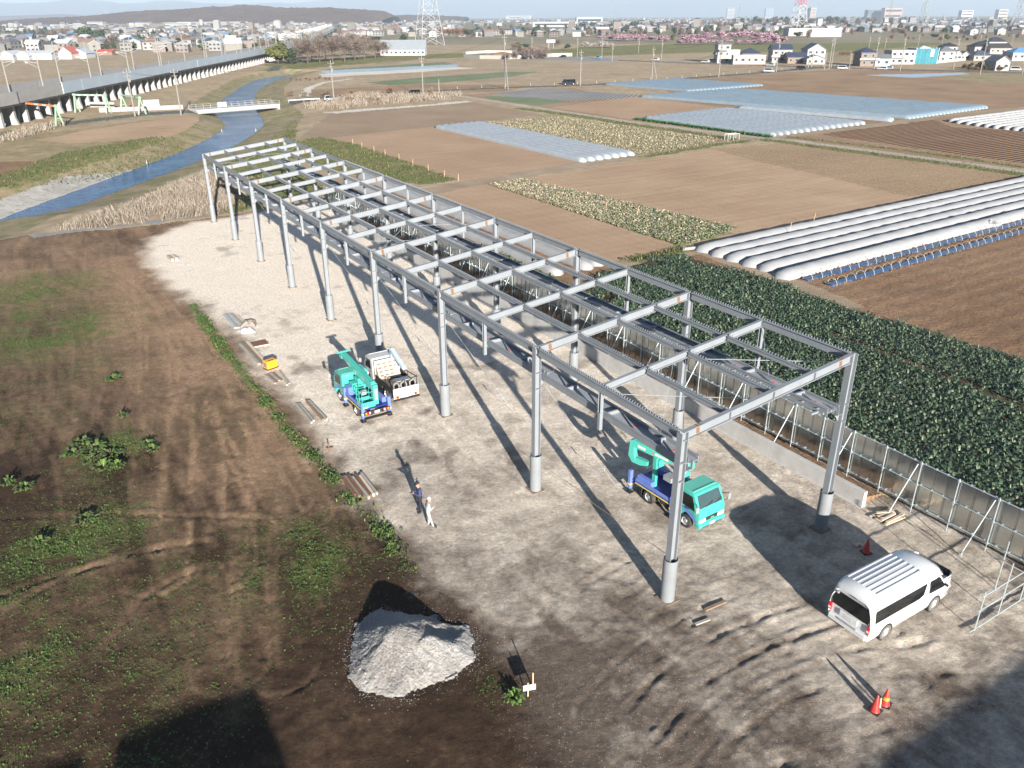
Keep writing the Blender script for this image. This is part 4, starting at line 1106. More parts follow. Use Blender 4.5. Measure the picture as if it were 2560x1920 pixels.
# ---------------------------------------------------------------- trucks
def cab(parent, cx, paintm, roofm, wid=1.72, stripe=None, top=2.02):
    """forward control cab, front at cx"""
    hw = wid / 2
    side = [(cx - 1.52, 0.62), (cx - 1.52, top - 0.06), (cx - 1.46, top), (cx - 0.55, top + 0.02), (cx - 0.42, top - 0.04), (cx - 0.10, 1.32), (cx - 0.02, 1.16), (cx, 0.55), (cx - 0.06, 0.42), (cx - 0.26, 0.42), (cx - 0.34, 0.74), (cx - 0.62, 0.90), (cx - 0.98, 0.84), (cx - 1.12, 0.62)]
    m = MB(); m.prism(side, -hw, hw); cb = m.build('cab', paintm, parent, bevel=0.035, seg=2, smooth=True)
    m = MB(); m.box((cx - 1.0, 0, top + 0.022), (0.88, wid - 0.10, 0.03)); m.build('cab_roof', roofm, parent, bevel=0.012)
    m = MB(); m.box((cx - 0.62, 0, top + 0.045), (0.06, wid - 0.3, 0.03)); m.build('roof_rib', roofm, parent)
    # windscreen just proud of the raked front
    def rake(z, off=0.012): 
        t = (z - 1.32) / (top - 0.04 - 1.32); return cx - 0.10 - 0.32 * t + off
    m = MB(); z0, z1 = 1.36, top - 0.10
    for o_ in (0.014, -0.01):
        m.add([(rake(z0, o_), -hw + 0.10, z0), (rake(z0, o_), hw - 0.10, z0), (rake(z1, o_), hw - 0.16, z1), (rake(z1, o_), -hw + 0.16, z1)], [(0, 1, 2, 3)])
    m.build('windscreen', GLASSL, parent, fix=False)
    for k in (-0.35, 0.25):
        m = MB(); m.bar((rake(1.37, 0.03), k, 1.37), (rake(1.50, 0.03), k + 0.5, 1.50), 0.02, 0.02); m.build('wiper', BLACK, parent)
    for s in (-1, 1):
        m = MB(); vs = [(cx - 1.22, s * (hw + 0.006), 1.24), (cx - 0.30, s * (hw + 0.006), 1.20), (cx - 0.50, s * (hw + 0.006), top - 0.14), (cx - 1.22, s * (hw + 0.006), top - 0.14)]
        m.add(vs, [(0, 1, 2, 3)]); m.add([(a, b - s * 0.02, c) for a, b, c in vs], [(0, 1, 2, 3)]); m.build('side_window', GLASS, parent, fix=False)
        m = MB(); m.box((cx - 1.30, s * (hw + 0.002), 1.2), (0.012, 0.008, 0.9)); m.build('door_gap', BLACK, parent)
        m = MB(); m.box((cx - 1.12, s * (hw + 0.012), 1.08), (0.14, 0.03, 0.03)); m.build('door_handle', BLACK, parent)
        m = MB(); m.bar((cx - 0.28, s * hw, 1.62), (cx + 0.02, s * (hw + 0.22), 1.66), 0.025, 0.025); m.bar((cx - 0.18, s * hw, 1.15), (cx + 0.02, s * (hw + 0.22), 1.42), 0.025, 0.025); mm = m.build('mirror_arm', BLACK, parent)
        m = MB(); m.box((cx + 0.02, s * (hw + 0.22), 1.50), (0.07, 0.18, 0.34)); m.build('mirror', GREYP, mm, bevel=0.02)
        m = MB(); m.bx(cx - 0.05, cx + 0.03, s * (hw - 0.46), s * (hw - 0.03), 0.64, 0.83); m.build('headlight', CLEAR, parent, bevel=0.03)
    m = MB(); m.bx(cx - 0.02, cx + 0.022, -hw + 0.47, hw - 0.47, 0.68, 0.86); m.build('grille', BLACK, parent, bevel=0.01)
    m = MB(); m.bx(cx - 0.02, cx + 0.045, -0.10, 0.10, 0.745, 0.795); m.build('badge', GALV, parent)
    m = MB(); m.bx(cx + 0.068, cx + 0.075, -hw + 0.2, hw - 0.2, 0.40, 0.44); m.build('bumper_vent', BLACK, parent)
    m = MB(); m.bx(cx - 0.16, cx + 0.07, -hw - 0.01, hw + 0.01, 0.38, 0.60); bp_ = m.build('front_bumper', paintm, parent, bevel=0.03)
    m = MB(); m.bx(cx + 0.068, cx + 0.082, -0.17, 0.17, 0.42, 0.56); m.build('number_plate', PLATE, parent)
    if stripe:
        for s in (-1, 1):
            m = MB(); m.add([(cx - 0.20, s * (hw + 0.005), 0.62), (cx - 0.10, s * (hw + 0.005), 0.70), (cx - 0.75, s * (hw + 0.005), 1.16), (cx - 1.28, s * (hw + 0.005), 1.14), (cx - 0.98, s * (hw + 0.005), 0.98)], [(0, 1, 2, 3, 4)]); m.build('side_stripe', stripe, parent, fix=False)
    return cb
def chassis(parent, cx, rear, wb_x, wid=1.72, r=0.36):
    hw = wid / 2
    m = MB()
    for s in (-1, 1): m.bx(rear, cx - 0.6, s * 0.33, s * 0.41, 0.46, 0.66)
    for x in (rear + 0.1, wb_x[0] + 0.6, wb_x[1] - 0.6): m.bx(x, x + 0.1, -0.34, 0.34, 0.48, 0.64)
    for x in wb_x: m.tube((x, -hw + 0.1, r), (x, hw - 0.1, r), 0.07)
    m.bx(wb_x[0] + 0.75, wb_x[0] + 1.45, 0.42, 0.78, 0.40, 0.70); m.bx(wb_x[0] + 0.75, wb_x[0] + 1.25, -0.78, -0.42, 0.42, 0.70)
    m.build('chassis', BLACK, parent)
    me = wheel_mesh(r, 0.20); me2 = wheel_mesh(r, 0.38)
    for s in (-1, 1):
        add_wheel(parent, wb_x[1], s * (hw - 0.12), r, me)
        add_wheel(parent, wb_x[0], s * (hw - 0.20), r, me2)
        m = MB(); m.box((wb_x[0] - 0.50, s * (hw - 0.2), 0.40), (0.02, 0.36, 0.42)); m.build('mudflap', BLACK, parent)
def rear_lamps(parent, x, hw, z=0.62):
    for s in (-1, 1):
        m = MB(); m.bx(x - 0.03, x, s * (hw - 0.34), s * (hw - 0.20), z, z + 0.13); t = m.build('tail_lamp', REDL, parent)
        m = MB(); m.bx(x - 0.03, x, s * (hw - 0.19), s * (hw - 0.10), z, z + 0.13); m.build('turn_lamp', AMBER, t)
        m = MB(); m.bx(x - 0.03, x, s * (hw - 0.43), s * (hw - 0.35), z, z + 0.13); m.build('reversing_lamp', CLEAR, t)
def outrigger(parent, x, s, hw, low=0.06, z1=1.30, z0=0.30):
    m = MB(); m.bx(x - 0.085, x + 0.085, s * (hw - 0.16), s * (hw + 0.03), z0, z1); o_ = m.build('outrigger', BLUE, parent, bevel=0.01)
    m = MB(); m.bx(x - 0.055, x + 0.055, s * (hw - 0.12), s * (hw - 0.01), low + 0.05, z0); m.box((x, s * (hw - 0.065), low + 0.025), (0.30, 0.30, 0.05)); m.build('jack_foot', BLACK, o_)
    m = MB(); m.bx(x - 0.088, x + 0.088, s * (hw - 0.163), s * (hw + 0.033), z0 + 0.22, z0 + 0.30); m.build('warning_band', YEL, o_)
def aerial_deck(t, cx, rear, hw):
    m = MB(); m.bx(rear + 0.10, cx - 1.62, -hw, hw, 0.80, 0.88); m.build('deck', DBLUE, t)
    for s in (-1, 1):
        m = MB(); m.bx(rear + 0.32, cx - 1.62, s * (hw - 0.06), s * hw, 0.72, 1.04); m.build('side_rail', BLUE, t, bevel=0.01)
        m = MB(); m.bx(rear + 0.32, cx - 1.62, s * (hw + 0.001), s * (hw + 0.012), 0.725, 0.77); m.build('yellow_stripe', YEL, t)
        m = MB(); m.bx(rear + 0.35, rear + 1.35, s * (hw - 0.34), s * (hw - 0.065), 0.881, 1.20); m.build('locker', BLUE, t, bevel=0.02)
    m = MB(); m.bx(cx - 2.3, cx - 1.75, hw - 0.55, hw - 0.05, 0.90, 1.45); m.build('tool_box', BLUE, t, bevel=0.02)
    m = MB(); m.bx(rear, rear + 0.12, -hw + 0.02, hw - 0.02, 0.50, 0.72); m.build('rear_panel', BLACK, t)
    m = MB(); m.bx(rear - 0.006, rear + 0.002, -0.17, 0.17, 0.52, 0.68); m.build('number_plate', PLATE, t)
    m = MB(); m.bx(rear - 0.25, rear + 0.0, -hw, hw, 0.34, 0.40); m.build('rear_bumper', BLACK, t)
    rear_lamps(t, rear - 0.002, hw, 0.56)

def crane_truck(label):
    """boom lies forward over the cab, basket hung at the tail"""
    t = empty('aerial_lift_truck', (0, 0, 0), 0, label, 'lift truck', 'turquoise aerial lift trucks')
    cx, rear, hw = 3.35, -1.25, 0.86
    cab(t, cx, TEAL, TEALR, stripe=BLUE); chassis(t, cx, rear, (0.0, 2.5)); aerial_deck(t, cx, rear, hw)
    for x in (rear + 0.15, 1.55):
        for s in (-1, 1): outrigger(t, x, s, hw + 0.06)
    m = MB(); m.lathe([(0.42, 0.88), (0.42, 1.02), (0.30, 1.05), (0.30, 1.45)], 20, (1.0, 0, 0)); m.bx(0.72, 1.28, -0.26, 0.26, 1.40, 2.05); m.bx(0.95, 1.45, 0.26, 0.55, 1.1, 1.7); m.build('turntable', TEAL, t, bevel=0.01)
    # telescopic boom: front end high over the cab, thick rear end
    m = MB(); m.prism([(3.55, 2.62), (3.50, 2.85), (-1.05, 2.36), (-1.15, 1.95), (0.4, 2.0)], -0.17, 0.17); bo = m.build('boom', TEAL, t, bevel=0.02)
    m = MB(); m.bx(3.30, 3.66, -0.20, 0.20, 2.45, 2.68); m.bx(3.42, 3.52, -0.42, 0.42, 2.80, 2.90); m.build('boom_head', TEAL, bo, bevel=0.015)
    m = MB(); m.prism([(2.05, 2.55), (1.75, 2.45), (2.75, 1.62), (2.95, 1.70)], -0.08, 0.08); m.build('boom_rest', TEAL, bo)
    m = MB(); m.tube((1.1, 0, 1.55), (2.1, 0, 2.42), 0.07); m.build('lift_cylinder', GALV, bo)
    for k, x in enumerate((0.2, 1.3, 2.3)):
        m = MB(); z = 2.24 + (x - 0.2) * 0.10; m.box((x, -0.1735, z), (0.42, 0.004, 0.11), ry=-0.1); m.build('name_plate', PLATE, bo)
        m = MB(); m.box((x, 0.1735, z), (0.42, 0.004, 0.11), ry=-0.1); m.build('name_plate', PLATE, bo)
    m = MB(); m.bx(-1.25, -0.92, -0.16, 0.16, 1.05, 2.30); m.prism([(-1.3, 2.1), (-0.9, 2.45), (-0.8, 2.2), (-0.95, 1.9)], -0.14, 0.14); el = m.build('knuckle', TEAL, t, bevel=0.02)
    m = MB(); m.bx(-1.28, -1.26, -0.10, 0.10, 1.35, 2.1); m.build('cover_plate', GREYP, el)
    # work basket on the left of the tail
    bk = MB()
    x0, x1, y0, y1, z0, z1 = -1.30, -0.45, 0.10, 0.92, 1.00, 1.62
    bk.bx(x0, x1, y0, y1, z0, z0 + 0.05)
    for (a, b, c, d) in ((x0, x0 + .02, y0, y1), (x1 - .02, x1, y0, y1), (x0 + .021, x1 - .021, y0, y0 + .02), (x0 + .021, x1 - .021, y1 - .02, y1)):
        bk.bx(a, b, c, d, z0 + 0.05, z0 + 0.36)
    bko = bk.build('basket', TEAL, t)
    rl = MB()
    for z in (z0 + 0.62, z0 + 0.98):
        rl.path([(x0 + .01, y0 + .01, z), (x1 - .01, y0 + .01, z), (x1 - .01, y1 - .01, z), (x0 + .01, y1 - .01, z), (x0 + .01, y0 + .01, z)], 0.018)
    for (x, y) in ((x0 + .01, y0 + .01), (x1 - .01, y0 + .01), (x1 - .01, y1 - .01), (x0 + .01, y1 - .01), ((x0 + x1) / 2, y0 + .01), ((x0 + x1) / 2, y1 - .01)):
        rl.tube((x, y, z0 + 0.3), (x, y, z0 + 0.98), 0.018)
    rl.build('basket_rail', TEAL, bko)
    m = MB()
    for i in range(5):
        for j in range(2): m.bx(x0 - 0.002, x0 + 0.0, y0 + 0.1 + i * 0.14, y0 + 0.17 + i * 0.14, z0 + 0.12 + j * 0.10, z0 + 0.16 + j * 0.10)
    q = m.build('basket_slot', BLACK, bko); q['kind'] = 'stuff'
    m = MB(); m.bx(x0 - 0.006, x0 - 0.001, y1 - 0.34, y1 - 0.06, z0 - 0.005, z0 + 0.09); m.build('basket_label', PLATE, bko)
    m = MB(); m.bx(-0.62, -0.46, 0.32, 0.62, 1.55, 1.85); m.build('control_box', GREYP, bko)
    return t
def crane_truck2(label):
    """boom lies back over the deck from a pivot behind the cab"""
    t = empty('aerial_lift_truck', (0, 0, 0), 0, label, 'lift truck', 'turquoise aerial lift trucks')
    cx, rear, hw = 3.35, -1.25, 0.86
    cab(t, cx, TEAL, TEALR, stripe=BLUE); chassis(t, cx, rear, (0.0, 2.5)); aerial_deck(t, cx, rear, hw)
    outrigger(t, rear + 0.0, -1, hw + 0.10, z1=1.35); outrigger(t, rear + 0.0, 1, hw + 0.10, z1=1.35)
    for s in (-1, 1): outrigger(t, 1.58, s, hw + 0.02, z1=1.20)
    # pivot behind the cab
    m = MB(); m.lathe([(0.40, 0.88), (0.40, 1.05), (0.28, 1.08), (0.28, 1.9)], 20, (1.25, 0.1, 0)); m.bx(1.0, 1.5, -0.12, 0.35, 1.85, 2.35); m.build('turntable', TEAL, t, bevel=0.01)
    m = MB(); m.lathe([(0.02, -0.30), (0.30, -0.26), (0.36, -0.1), (0.36, 0.12), (0.26, 0.28), (0.02, 0.30)], 14, (1.45, 0.12, 2.62), axis='y'); m.build('pivot_head', TEAL, t)
    piv = Vector((1.35, 0.1, 0)); SWR = (0, 0, 0.24); SWL = piv - Matrix.Rotation(0.24, 3, 'Z') @ piv
    m = MB(); m.tube((1.45, -0.15, 2.55), (0.55, -0.15, 2.45), 0.15, n=12); m.build('luff_cylinder', GALV, t)
    m = MB(); m.prism([(1.30, 2.38), (1.30, 2.66), (-1.45, 2.98), (-1.50, 2.60), (-0.6, 2.52)], -0.15, 0.16); bo = m.build('boom', TEAL, t, SWL, SWR, bevel=0.02)
    for x, w_, zz in ((-0.95, 0.45, 2.74), (0.2, 0.75, 2.62)):
        m = MB(); m.box((x, -0.1535, zz), (w_, 0.004, 0.13), ry=0.11); m.build('name_plate', PLATE, bo)
    m = MB(); m.box((-0.30, -0.1545, 2.66), (0.10, 0.004, 0.10)); m.build('emblem', REDM, bo)
    m = MB(); m.prism([(-1.42, 3.00), (-1.66, 2.92), (-1.72, 2.05), (-1.50, 1.75), (-1.25, 1.85), (-1.36, 2.2)], -0.14, 0.15); kn = m.build('knuckle', TEAL, t, SWL, SWR, bevel=0.02)
    m = MB(); m.prism([(-1.50, 1.72), (-1.45, 2.05), (-0.60, 2.02), (-0.60, 1.80), (-1.0, 1.70)], -0.13, 0.14); m.build('jib', TEAL, t, SWL, SWR, bevel=0.015)
    m = MB(); m.bx(-0.12, 0.12, -0.56, -0.40, 0.90, 2.50); m.bx(-0.26, 0.26, -0.50, -0.15, 2.05, 2.45); m.build('boom_rest', TEAL, t, bevel=0.01)
    m = MB(); m.bar((-0.1, 0.2, 2.2), (-1.2, 0.2, 1.1), 0.14, 0.05); m.build('ladder', GALV, t)
    m = MB(); m.bx(0.95, 1.45, -0.9, -0.45, 1.9, 2.15); m.build('control_box', GREYP, t)
    return t
def place_truck(t, p, heading): t.location = p; t.rotation_euler = (0, 0, heading)
t1 = crane_truck('turquoise lift truck seen from behind, its basket at the tail, beside the white flatbed')
# rear left outrigger foot at (-8.83,42.32), rear right (-7.37,43.48)
h1 = PI / 2 + TH + R(2)
d1 = Vector((math.cos(h1), math.sin(h1), 0))
place_truck(t1, Vector((-8.15, 42.95, 0)) + d1 * 1.12, h1)
t2 = crane_truck2('turquoise lift truck facing the viewer, with blue deck, under the near end of the frame')
h2 = math.atan2(31.643 - 33.728, 8.274 - 6.829)
d2 = Vector((math.cos(h2), math.sin(h2), 0)); l2 = Vector((-d2.y, d2.x, 0))
place_truck(t2, Vector((6.83, 33.73, 0)) + l2 * 0.70, h2)

def flatbed():
    t = empty('flatbed_truck', (0, 0, 0), 0, 'white crane flatbed truck with dark bed rails beside the turquoise lift truck', 'truck')
    cx, rear, hw = 3.45, -1.30, 0.87
    cab(t, cx, WHITE, WHITE); chassis(t, cx, rear, (0.0, 2.5))
    bed = empty('bed'); bed.parent = t
    # boards of the load floor
    nb = 12; bw = (2 * hw - 0.12) / nb
    bm_ = MB().bx(rear + 0.06, 1.50, 0.004, bw - 0.004, 0.82, 0.87).mesh('floor_board', DECK)
    for i in range(nb): put('floor_board', bm_, bed, (0, -hw + 0.06 + i * bw, 0))
    m = MB(); m.bx(rear, 1.55, -hw, hw, 0.74, 0.82); m.build('bed_frame', BLACK, bed)
    for s in (-1, 1):
        m = MB(); m.bx(rear + 0.03, 1.50, s * (hw - 0.03), s * hw, 0.825, 1.15); m.build('side_board', BLACK, bed)
    m = MB(); m.bx(rear - 0.03, rear, -hw, hw, 0.70, 1.18); tg = m.build('tailboard', WHITE, bed, bevel=0.008)
    # painted warning letters on the tailboard, as coloured blocks of print
    for i in range(5):
        m = MB(); m.bx(rear - 0.034, rear - 0.030, 0.30 - i * 0.085 - 0.06, 0.30 - i * 0.085, 0.98, 1.06); m.build('letter_block', mat('letter %d' % i, (0.45, 0.22, 0.0) if i % 2 else (0.38, 0.10, 0.01), rough=0.6), tg)
    m = MB(); m.bx(rear - 0.02, rear + 0.05, -hw + 0.02, hw - 0.02, 0.50, 0.68); m.build('rear_panel', WHITE, t)
    rear_lamps(t, rear - 0.022, hw, 0.53)
    m = MB(); m.bx(rear - 0.03, rear - 0.021, -0.17, 0.17, 0.48, 0.62); m.build('number_plate', PLATE, t)
    m = MB(); m.bx(rear - 0.10, rear + 0.04, -hw, hw, 0.36, 0.44); m.build('rear_bumper', BLACK, t)
    # headboard with a cream cover, stepped stack of boards
    m = MB(); m.bx(1.52, 1.58, -hw, hw, 0.82, 2.05); m.build('headboard', WHITE, bed, bevel=0.01)
    m = MB(); m.add([(1.50, -0.62, 1.95), (1.50, 0.80, 1.95), (0.95, 0.80, 0.98), (0.75, -0.62, 0.98)], [(0, 1, 2, 3)]); m.add([(1.50, -0.62, 0.88), (1.50, 0.80, 0.88), (0.95, 0.80, 0.90), (0.75, -0.62, 0.90)], [(3, 2, 1, 0)])
    m.add([(1.50, -0.62, 1.95), (0.75, -0.62, 0.98), (0.75, -0.62, 0.90), (1.50, -0.62, 0.88)], [(0, 1, 2, 3)]); m.add([(1.50, 0.80, 1.95), (0.95, 0.80, 0.98), (0.95, 0.80, 0.90), (1.50, 0.80, 0.88)], [(0, 1, 2, 3)])
    pn = m.build('cream_panel', CREAMP, t)
    for r_ in range(4):
        for c in range(4):
            f = (r_ + 0.6) / 4.6
            x = 1.50 - f * (0.75 - 0.05 * c); z = 1.95 - f * 0.97
            m = MB(); m.box((x - 0.012, 0.62 - c * 0.37, z + 0.012), (0.07, 0.22, 0.02), ry=-0.9); m.build('panel_slot', DECK, pn)
    # small crane jib lying over the right side
    m = MB(); m.prism([(1.95, 2.42), (1.70, 2.62), (-0.10, 1.95), (-0.15, 1.78), (0.2, 1.80)], -0.62, -0.36); bo = m.build('crane_jib', mat('pale blue grey paint', (0.34, 0.43, 0.52), rough=0.35), t, bevel=0.02)
    m = MB(); m.bx(1.62, 1.86, -0.60, -0.36, 0.9, 2.45); m.build('crane_post', GALV, t)
    # dark pipe racks: side and rear
    fr = MB(); fr.tube((rear + 0.15, -hw - 0.12, 1.62), (rear + 0.15, hw - 0.10, 1.62), 0.035); fr.tube((rear + 0.15, -hw + 0.05, 0.87), (rear + 0.15, -hw + 0.05, 1.75), 0.03); fr.tube((rear + 0.15, hw - 0.08, 0.87), (rear + 0.15, hw - 0.08, 1.62), 0.03); fr.tube((rear + 0.15, 0, 0.87), (rear + 0.15, 0, 1.62), 0.025)
    fr.tube((rear + 0.15, -hw + 0.05, 1.62), (0.9, -hw + 0.05, 1.42), 0.03); fr.tube((0.9, -hw + 0.05, 0.87), (0.9, -hw + 0.05, 1.42), 0.03); fr.tube((0.2, -hw + 0.05, 0.87), (0.2, -hw + 0.05, 1.5), 0.025); fr.tube((rear + .9, hw - 0.08, 0.87), (rear + .9, hw - 0.08, 1.5), 0.03)
    fr.tube((rear + 0.15, hw - 0.08, 1.60), (rear + 0.9, hw - 0.08, 1.48), 0.03)
    fr.build('pipe_rack', BLACK, t)
    m = MB(); m.bx(rear + 0.5, rear + 0.95, -0.55, 0.45, 1.35, 1.43); m.build('metal_tray', GALV, t)
    for k, y in enumerate((-0.55, 0.05, 0.55)):
        m = MB()
        for rr in (0.20, 0.24, 0.27):
            pts = [(rear + 0.20 + 0.02 * math.sin(3 * a), y + rr * 0.8 * math.cos(a), 1.22 + rr * math.sin(a)) for a in np.linspace(0, 2 * PI, 19)]
            m.path(pts, 0.018, 5)
        m.bx(rear + 0.17, rear + 0.23, y - 0.015, y + 0.015, 1.44, 1.62)
        ho = m.build('hose_coil', mat('grey hose %d' % k, (0.20, 0.20, 0.185), rough=0.7), None); 
        ho.parent = t
    return t
fb = flatbed()
h3 = PI / 2 + TH
d3 = Vector((math.cos(h3), math.sin(h3), 0))
place_truck(fb, Vector((-6.60, 45.1, 0)) + d3 * 1.30, h3)

# ================================================================ CONES, SIGN, LOOSE THINGS
CONE = mat('red cone plastic', (0.46, 0.028, 0.024), rough=0.4, var=0.06)
def cone(p, label, rz=0.0, band=False):
    c = empty('traffic_cone', p, rz, label, 'traffic cone', 'red traffic cones')
    m = MB(); m.lathe([(0.175, 0.045), (0.155, 0.09), (0.036, 0.70), (0.022, 0.72), (0.0, 0.72)], 24); m.build('cone_body', CONE, c, smooth=True)
    m = MB(); m.bx(-0.21, 0.21, -0.21, 0.21, 0.0, 0.045); m.build('base', BLACK, c, bevel=0.01)
    if band:
        m = MB(); m.lathe([(0.125, 0.26), (0.100, 0.385)], 24); m.build('reflective_band', mat('faded band', (0.70, 0.25, 0.03), rough=0.5), c, smooth=True)
    return c
KC = lambda x, y: P(2040 + x / 4.254, 1600 + y / 4.254)
cone(KC(622, 752), 'red traffic cone without a band, the nearer of the leaning pair', 0.7)
cone(KC(728, 685), 'red traffic cone with an orange band, the farther of the pair', 0.9, True)
st = MB(); a = KC(678, 720); b = a + Vector((0.0, 0.06, 0.40)); st.bar(a, b, 0.045, 0.045); o = st.build('wooden_stake', mat('pale stake wood', (0.55, 0.42, 0.24), rough=0.8)); tag(o, 'short pale wooden stake between two red traffic cones', 'stake')
R7 = lambda x, y, z=0.0: P(1700 + x / 2.572, 900 + y / 2.572, z)
cone(R7(1195, 1238), 'red traffic cone standing in the shadow of the white van', 0.3)
m = MB(); q = R7(1140, 1195); m.box((q.x, q.y, 0.06), (0.32, 0.16, 0.10), rz=0.6); o = m.build('small_box', mat('white red carton', (0.5, 0.40, 0.38), rough=0.7, dirt=(0.5, .06, .06))); tag(o, 'small red and white carton on the ground beside the shaded cone', 'carton')
m = MB(); q = R7(1180, 1190); m.box((q.x, q.y, 0.05), (0.5, 0.10, 0.06), rz=0.7); o = m.build('wood_offcut', mat('offcut wood', (0.48, 0.36, 0.24), rough=0.85)); tag(o, 'short pale wood offcut lying beside the shaded cone', 'offcut')

# sign board by the gravel pile
KS = lambda x, y, z=0.0: P(860 + x / 4.424, 1460 + y / 4.424, z)
sg = empty('sign_board', KS(2035, 1240), 0.0, 'small blank white board on two wooden stakes near the gravel pile', 'sign')
WOODP = mat('pale stake timber', (0.52, 0.36, 0.22), rough=0.85, var=0.15, scale=8)
m = MB(); m.bx(-0.02, 0.02, -0.02, 0.02, 0, 0.62); m.build('stake', WOODP, sg)
q = KS(2090, 1150) - sg.location
m = MB(); m.bx(q.x - 0.02, q.x + 0.02, q.y - 0.02, q.y + 0.02, 0, 0.72); m.build('stake', WOODP, sg)
m = MB(); m.box((0.05, -0.03, 0.44), (0.46, 0.014, 0.26), rz=0.22); m.build('board', mat('white board', (0.42, 0.42, 0.41), rough=0.6), sg)

# ---------------------------------------------------------------- gravel pile
GRAV = soil_mat('pale crushed limestone', (0.25, 0.24, 0.228), (0.36, 0.35, 0.335), big=0.8, bump=1.0, bscale=11.0, speck=(0.42, 0.415, 0.40), samt=0.5, sscale=9.0, green=(0.20, 0.165, 0.13), gamt=0.45)
def gravel():
    c = P(860 + 640 / 4.424, 1460 + 800 / 4.424)
    outline = [KS(x, y) for x, y in ((60, 1060), (60, 900), (85, 640), (140, 440), (380, 270), (640, 330), (900, 340), (1150, 440), (1420, 480), (1440, 800), (1400, 900), (1180, 1010), (1000, 1100), (820, 1190), (560, 1270), (330, 1240), (130, 1150))]
    pts = smooth_line([(q.x, q.y) for q in outline] + [(outline[0].x, outline[0].y)], 2)
    xs = [q[0] for q in pts]; ys = [q[1] for q in pts]
    n = 150
    X, Y = np.meshgrid(np.linspace(min(xs) - .3, max(xs) + .3, n), np.linspace(min(ys) - .3, max(ys) + .3, n))
    x, y = X.ravel(), Y.ravel()
    jn = (fbm(x * 2.2, y * 2.2, 25, 4, 0.6) - 0.5) * 0.55; jm = (fbm(x * 2.2 + 7, y * 2.2, 26, 4, 0.6) - 0.5) * 0.55
    ins = inpoly(x + jn, y + jm, pts); d = np.where(ins, segdist(x + jn * 0.4, y + jm * 0.4, pts, True), 0)
    k1 = KS(620, 760); k2 = KS(900, 820); k3 = KS(1250, 760); kd = KS(1080, 640)
    h = np.clip(d * 0.75, 0, 10)
    wob = (fbm(x * 0.9, y * 0.9, 15, 3) - 0.5)
    x_ = x + wob * 0.7; y_ = y + (fbm(x * 0.9 + 9, y * 0.9, 16, 3) - 0.5) * 0.7
    dk1 = np.hypot((x_ - k1.x) * 0.9, (y_ - k1.y))
    pk = 1.40 - 0.60 * np.sqrt(dk1 ** 2 + 0.12)
    pk = np.maximum(pk, 1.12 - 0.60 * np.sqrt((x_ - k2.x) ** 2 + (y_ - k2.y) ** 2 + 0.06))
    pk = np.maximum(pk, 0.62 - 0.42 * np.sqrt(((x_ - k3.x) * 0.7) ** 2 + (y_ - k3.y) ** 2 + 0.02))
    h = np.minimum(h, np.maximum(pk, 0.10 + 0.12 * d))
    h = h - 0.30 * np.exp(-(((x - kd.x) / 0.6) ** 2 + ((y - kd.y) / 0.45) ** 2))
    ang_ = np.arctan2(y - k1.y, x - k1.x)
    low = sstep(0.7, 1.6, dk1) * sstep(0.1, 0.5, d) * sstep(k1.y + 0.3, k1.y - 0.6, y)
    rills = (fbm(ang_ * 5 + wob * 2, dk1 * 1.1, 5, 4, 0.6) - 0.5) * 0.30 * low
    h = h + rills + (fbm(x * 4, y * 4, 8, 4, 0.65) - 0.5) * 0.06 + (fbm(x * 1.6, y * 1.6, 18, 3) - 0.5) * 0.12 * sstep(0.1, 0.6, d)
    z = np.where(ins, np.maximum(h, -0.02) + 0.02, -0.05)
    idx = np.arange(n * n).reshape(n, n)
    F = np.stack([idx[:-1, :-1], idx[:-1, 1:], idx[1:, 1:], idx[1:, :-1]], -1).reshape(-1, 4)
    F = F[ins[F].any(1)]
    u, inv = np.unique(F, return_inverse=True)
    me = fastmesh('gravel_pile', np.stack([x, y, z], -1)[u], inv.reshape(-1, 4), [GRAV], smooth=True)
    o = put('gravel_pile', me)
    tag(o, 'heap of pale crushed stone dumped on the dark bare ground', 'gravel pile')
    # stones strewn over and round it
    st = MB(); rg = np.random.default_rng(3)
    xx = rg.uniform(min(xs) - 1.2, max(xs) + 1.2, 16000); yy = rg.uniform(min(ys) - 1.2, max(ys) + 1.2, 16000)
    i_ = inpoly(xx, yy, pts); dd = segdist(xx, yy, pts, True)
    keep = np.where((i_ & (rg.random(16000) < 0.75)) | (~i_ & (dd < 1.3) & (rg.random(16000) < 0.5 * np.exp(-dd * 4.5))))[0]
    co = []; fs = []
    gx = np.linspace(min(xs) - .3, max(xs) + .3, n); gy = np.linspace(min(ys) - .3, max(ys) + .3, n)
    Z = z.reshape(n, n)
    for k in keep:
        zi = Z[min(n - 1, max(0, np.searchsorted(gy, yy[k]))), min(n - 1, max(0, np.searchsorted(gx, xx[k])))] if i_[k] else ground_z(xx[k], yy[k])
        s = rg.uniform(0.010, 0.026) * (1.6 if rg.random() < 0.06 else 1)
        p = np.array([xx[k], yy[k], zi + s * 0.2]); b = len(co)
        tet = np.array([[1, 0, 0], [-.5, .9, 0], [-.5, -.9, 0], [0, 0, 1.0]]) * s * rg.uniform(0.7, 1.3, (4, 1))
        an = rg.uniform(0, 6.28); ca, sa = math.cos(an), math.sin(an)
        tet = np.stack([tet[:, 0] * ca - tet[:, 1] * sa, tet[:, 0] * sa + tet[:, 1] * ca, tet[:, 2]], -1)
        co.extend(tet + p); fs += [(b, b + 1, b + 3), (b + 1, b + 2, b + 3), (b + 2, b, b + 3)]
    me = fastmesh('loose_stones', np.array(co), fs, [mat('loose stone', (0.30, 0.29, 0.275), rough=0.9)])
    o = put('loose_stones', me); tag(o, 'loose pale stones strewn over and round the gravel heap', 'stones', kind='stuff')
gravel()

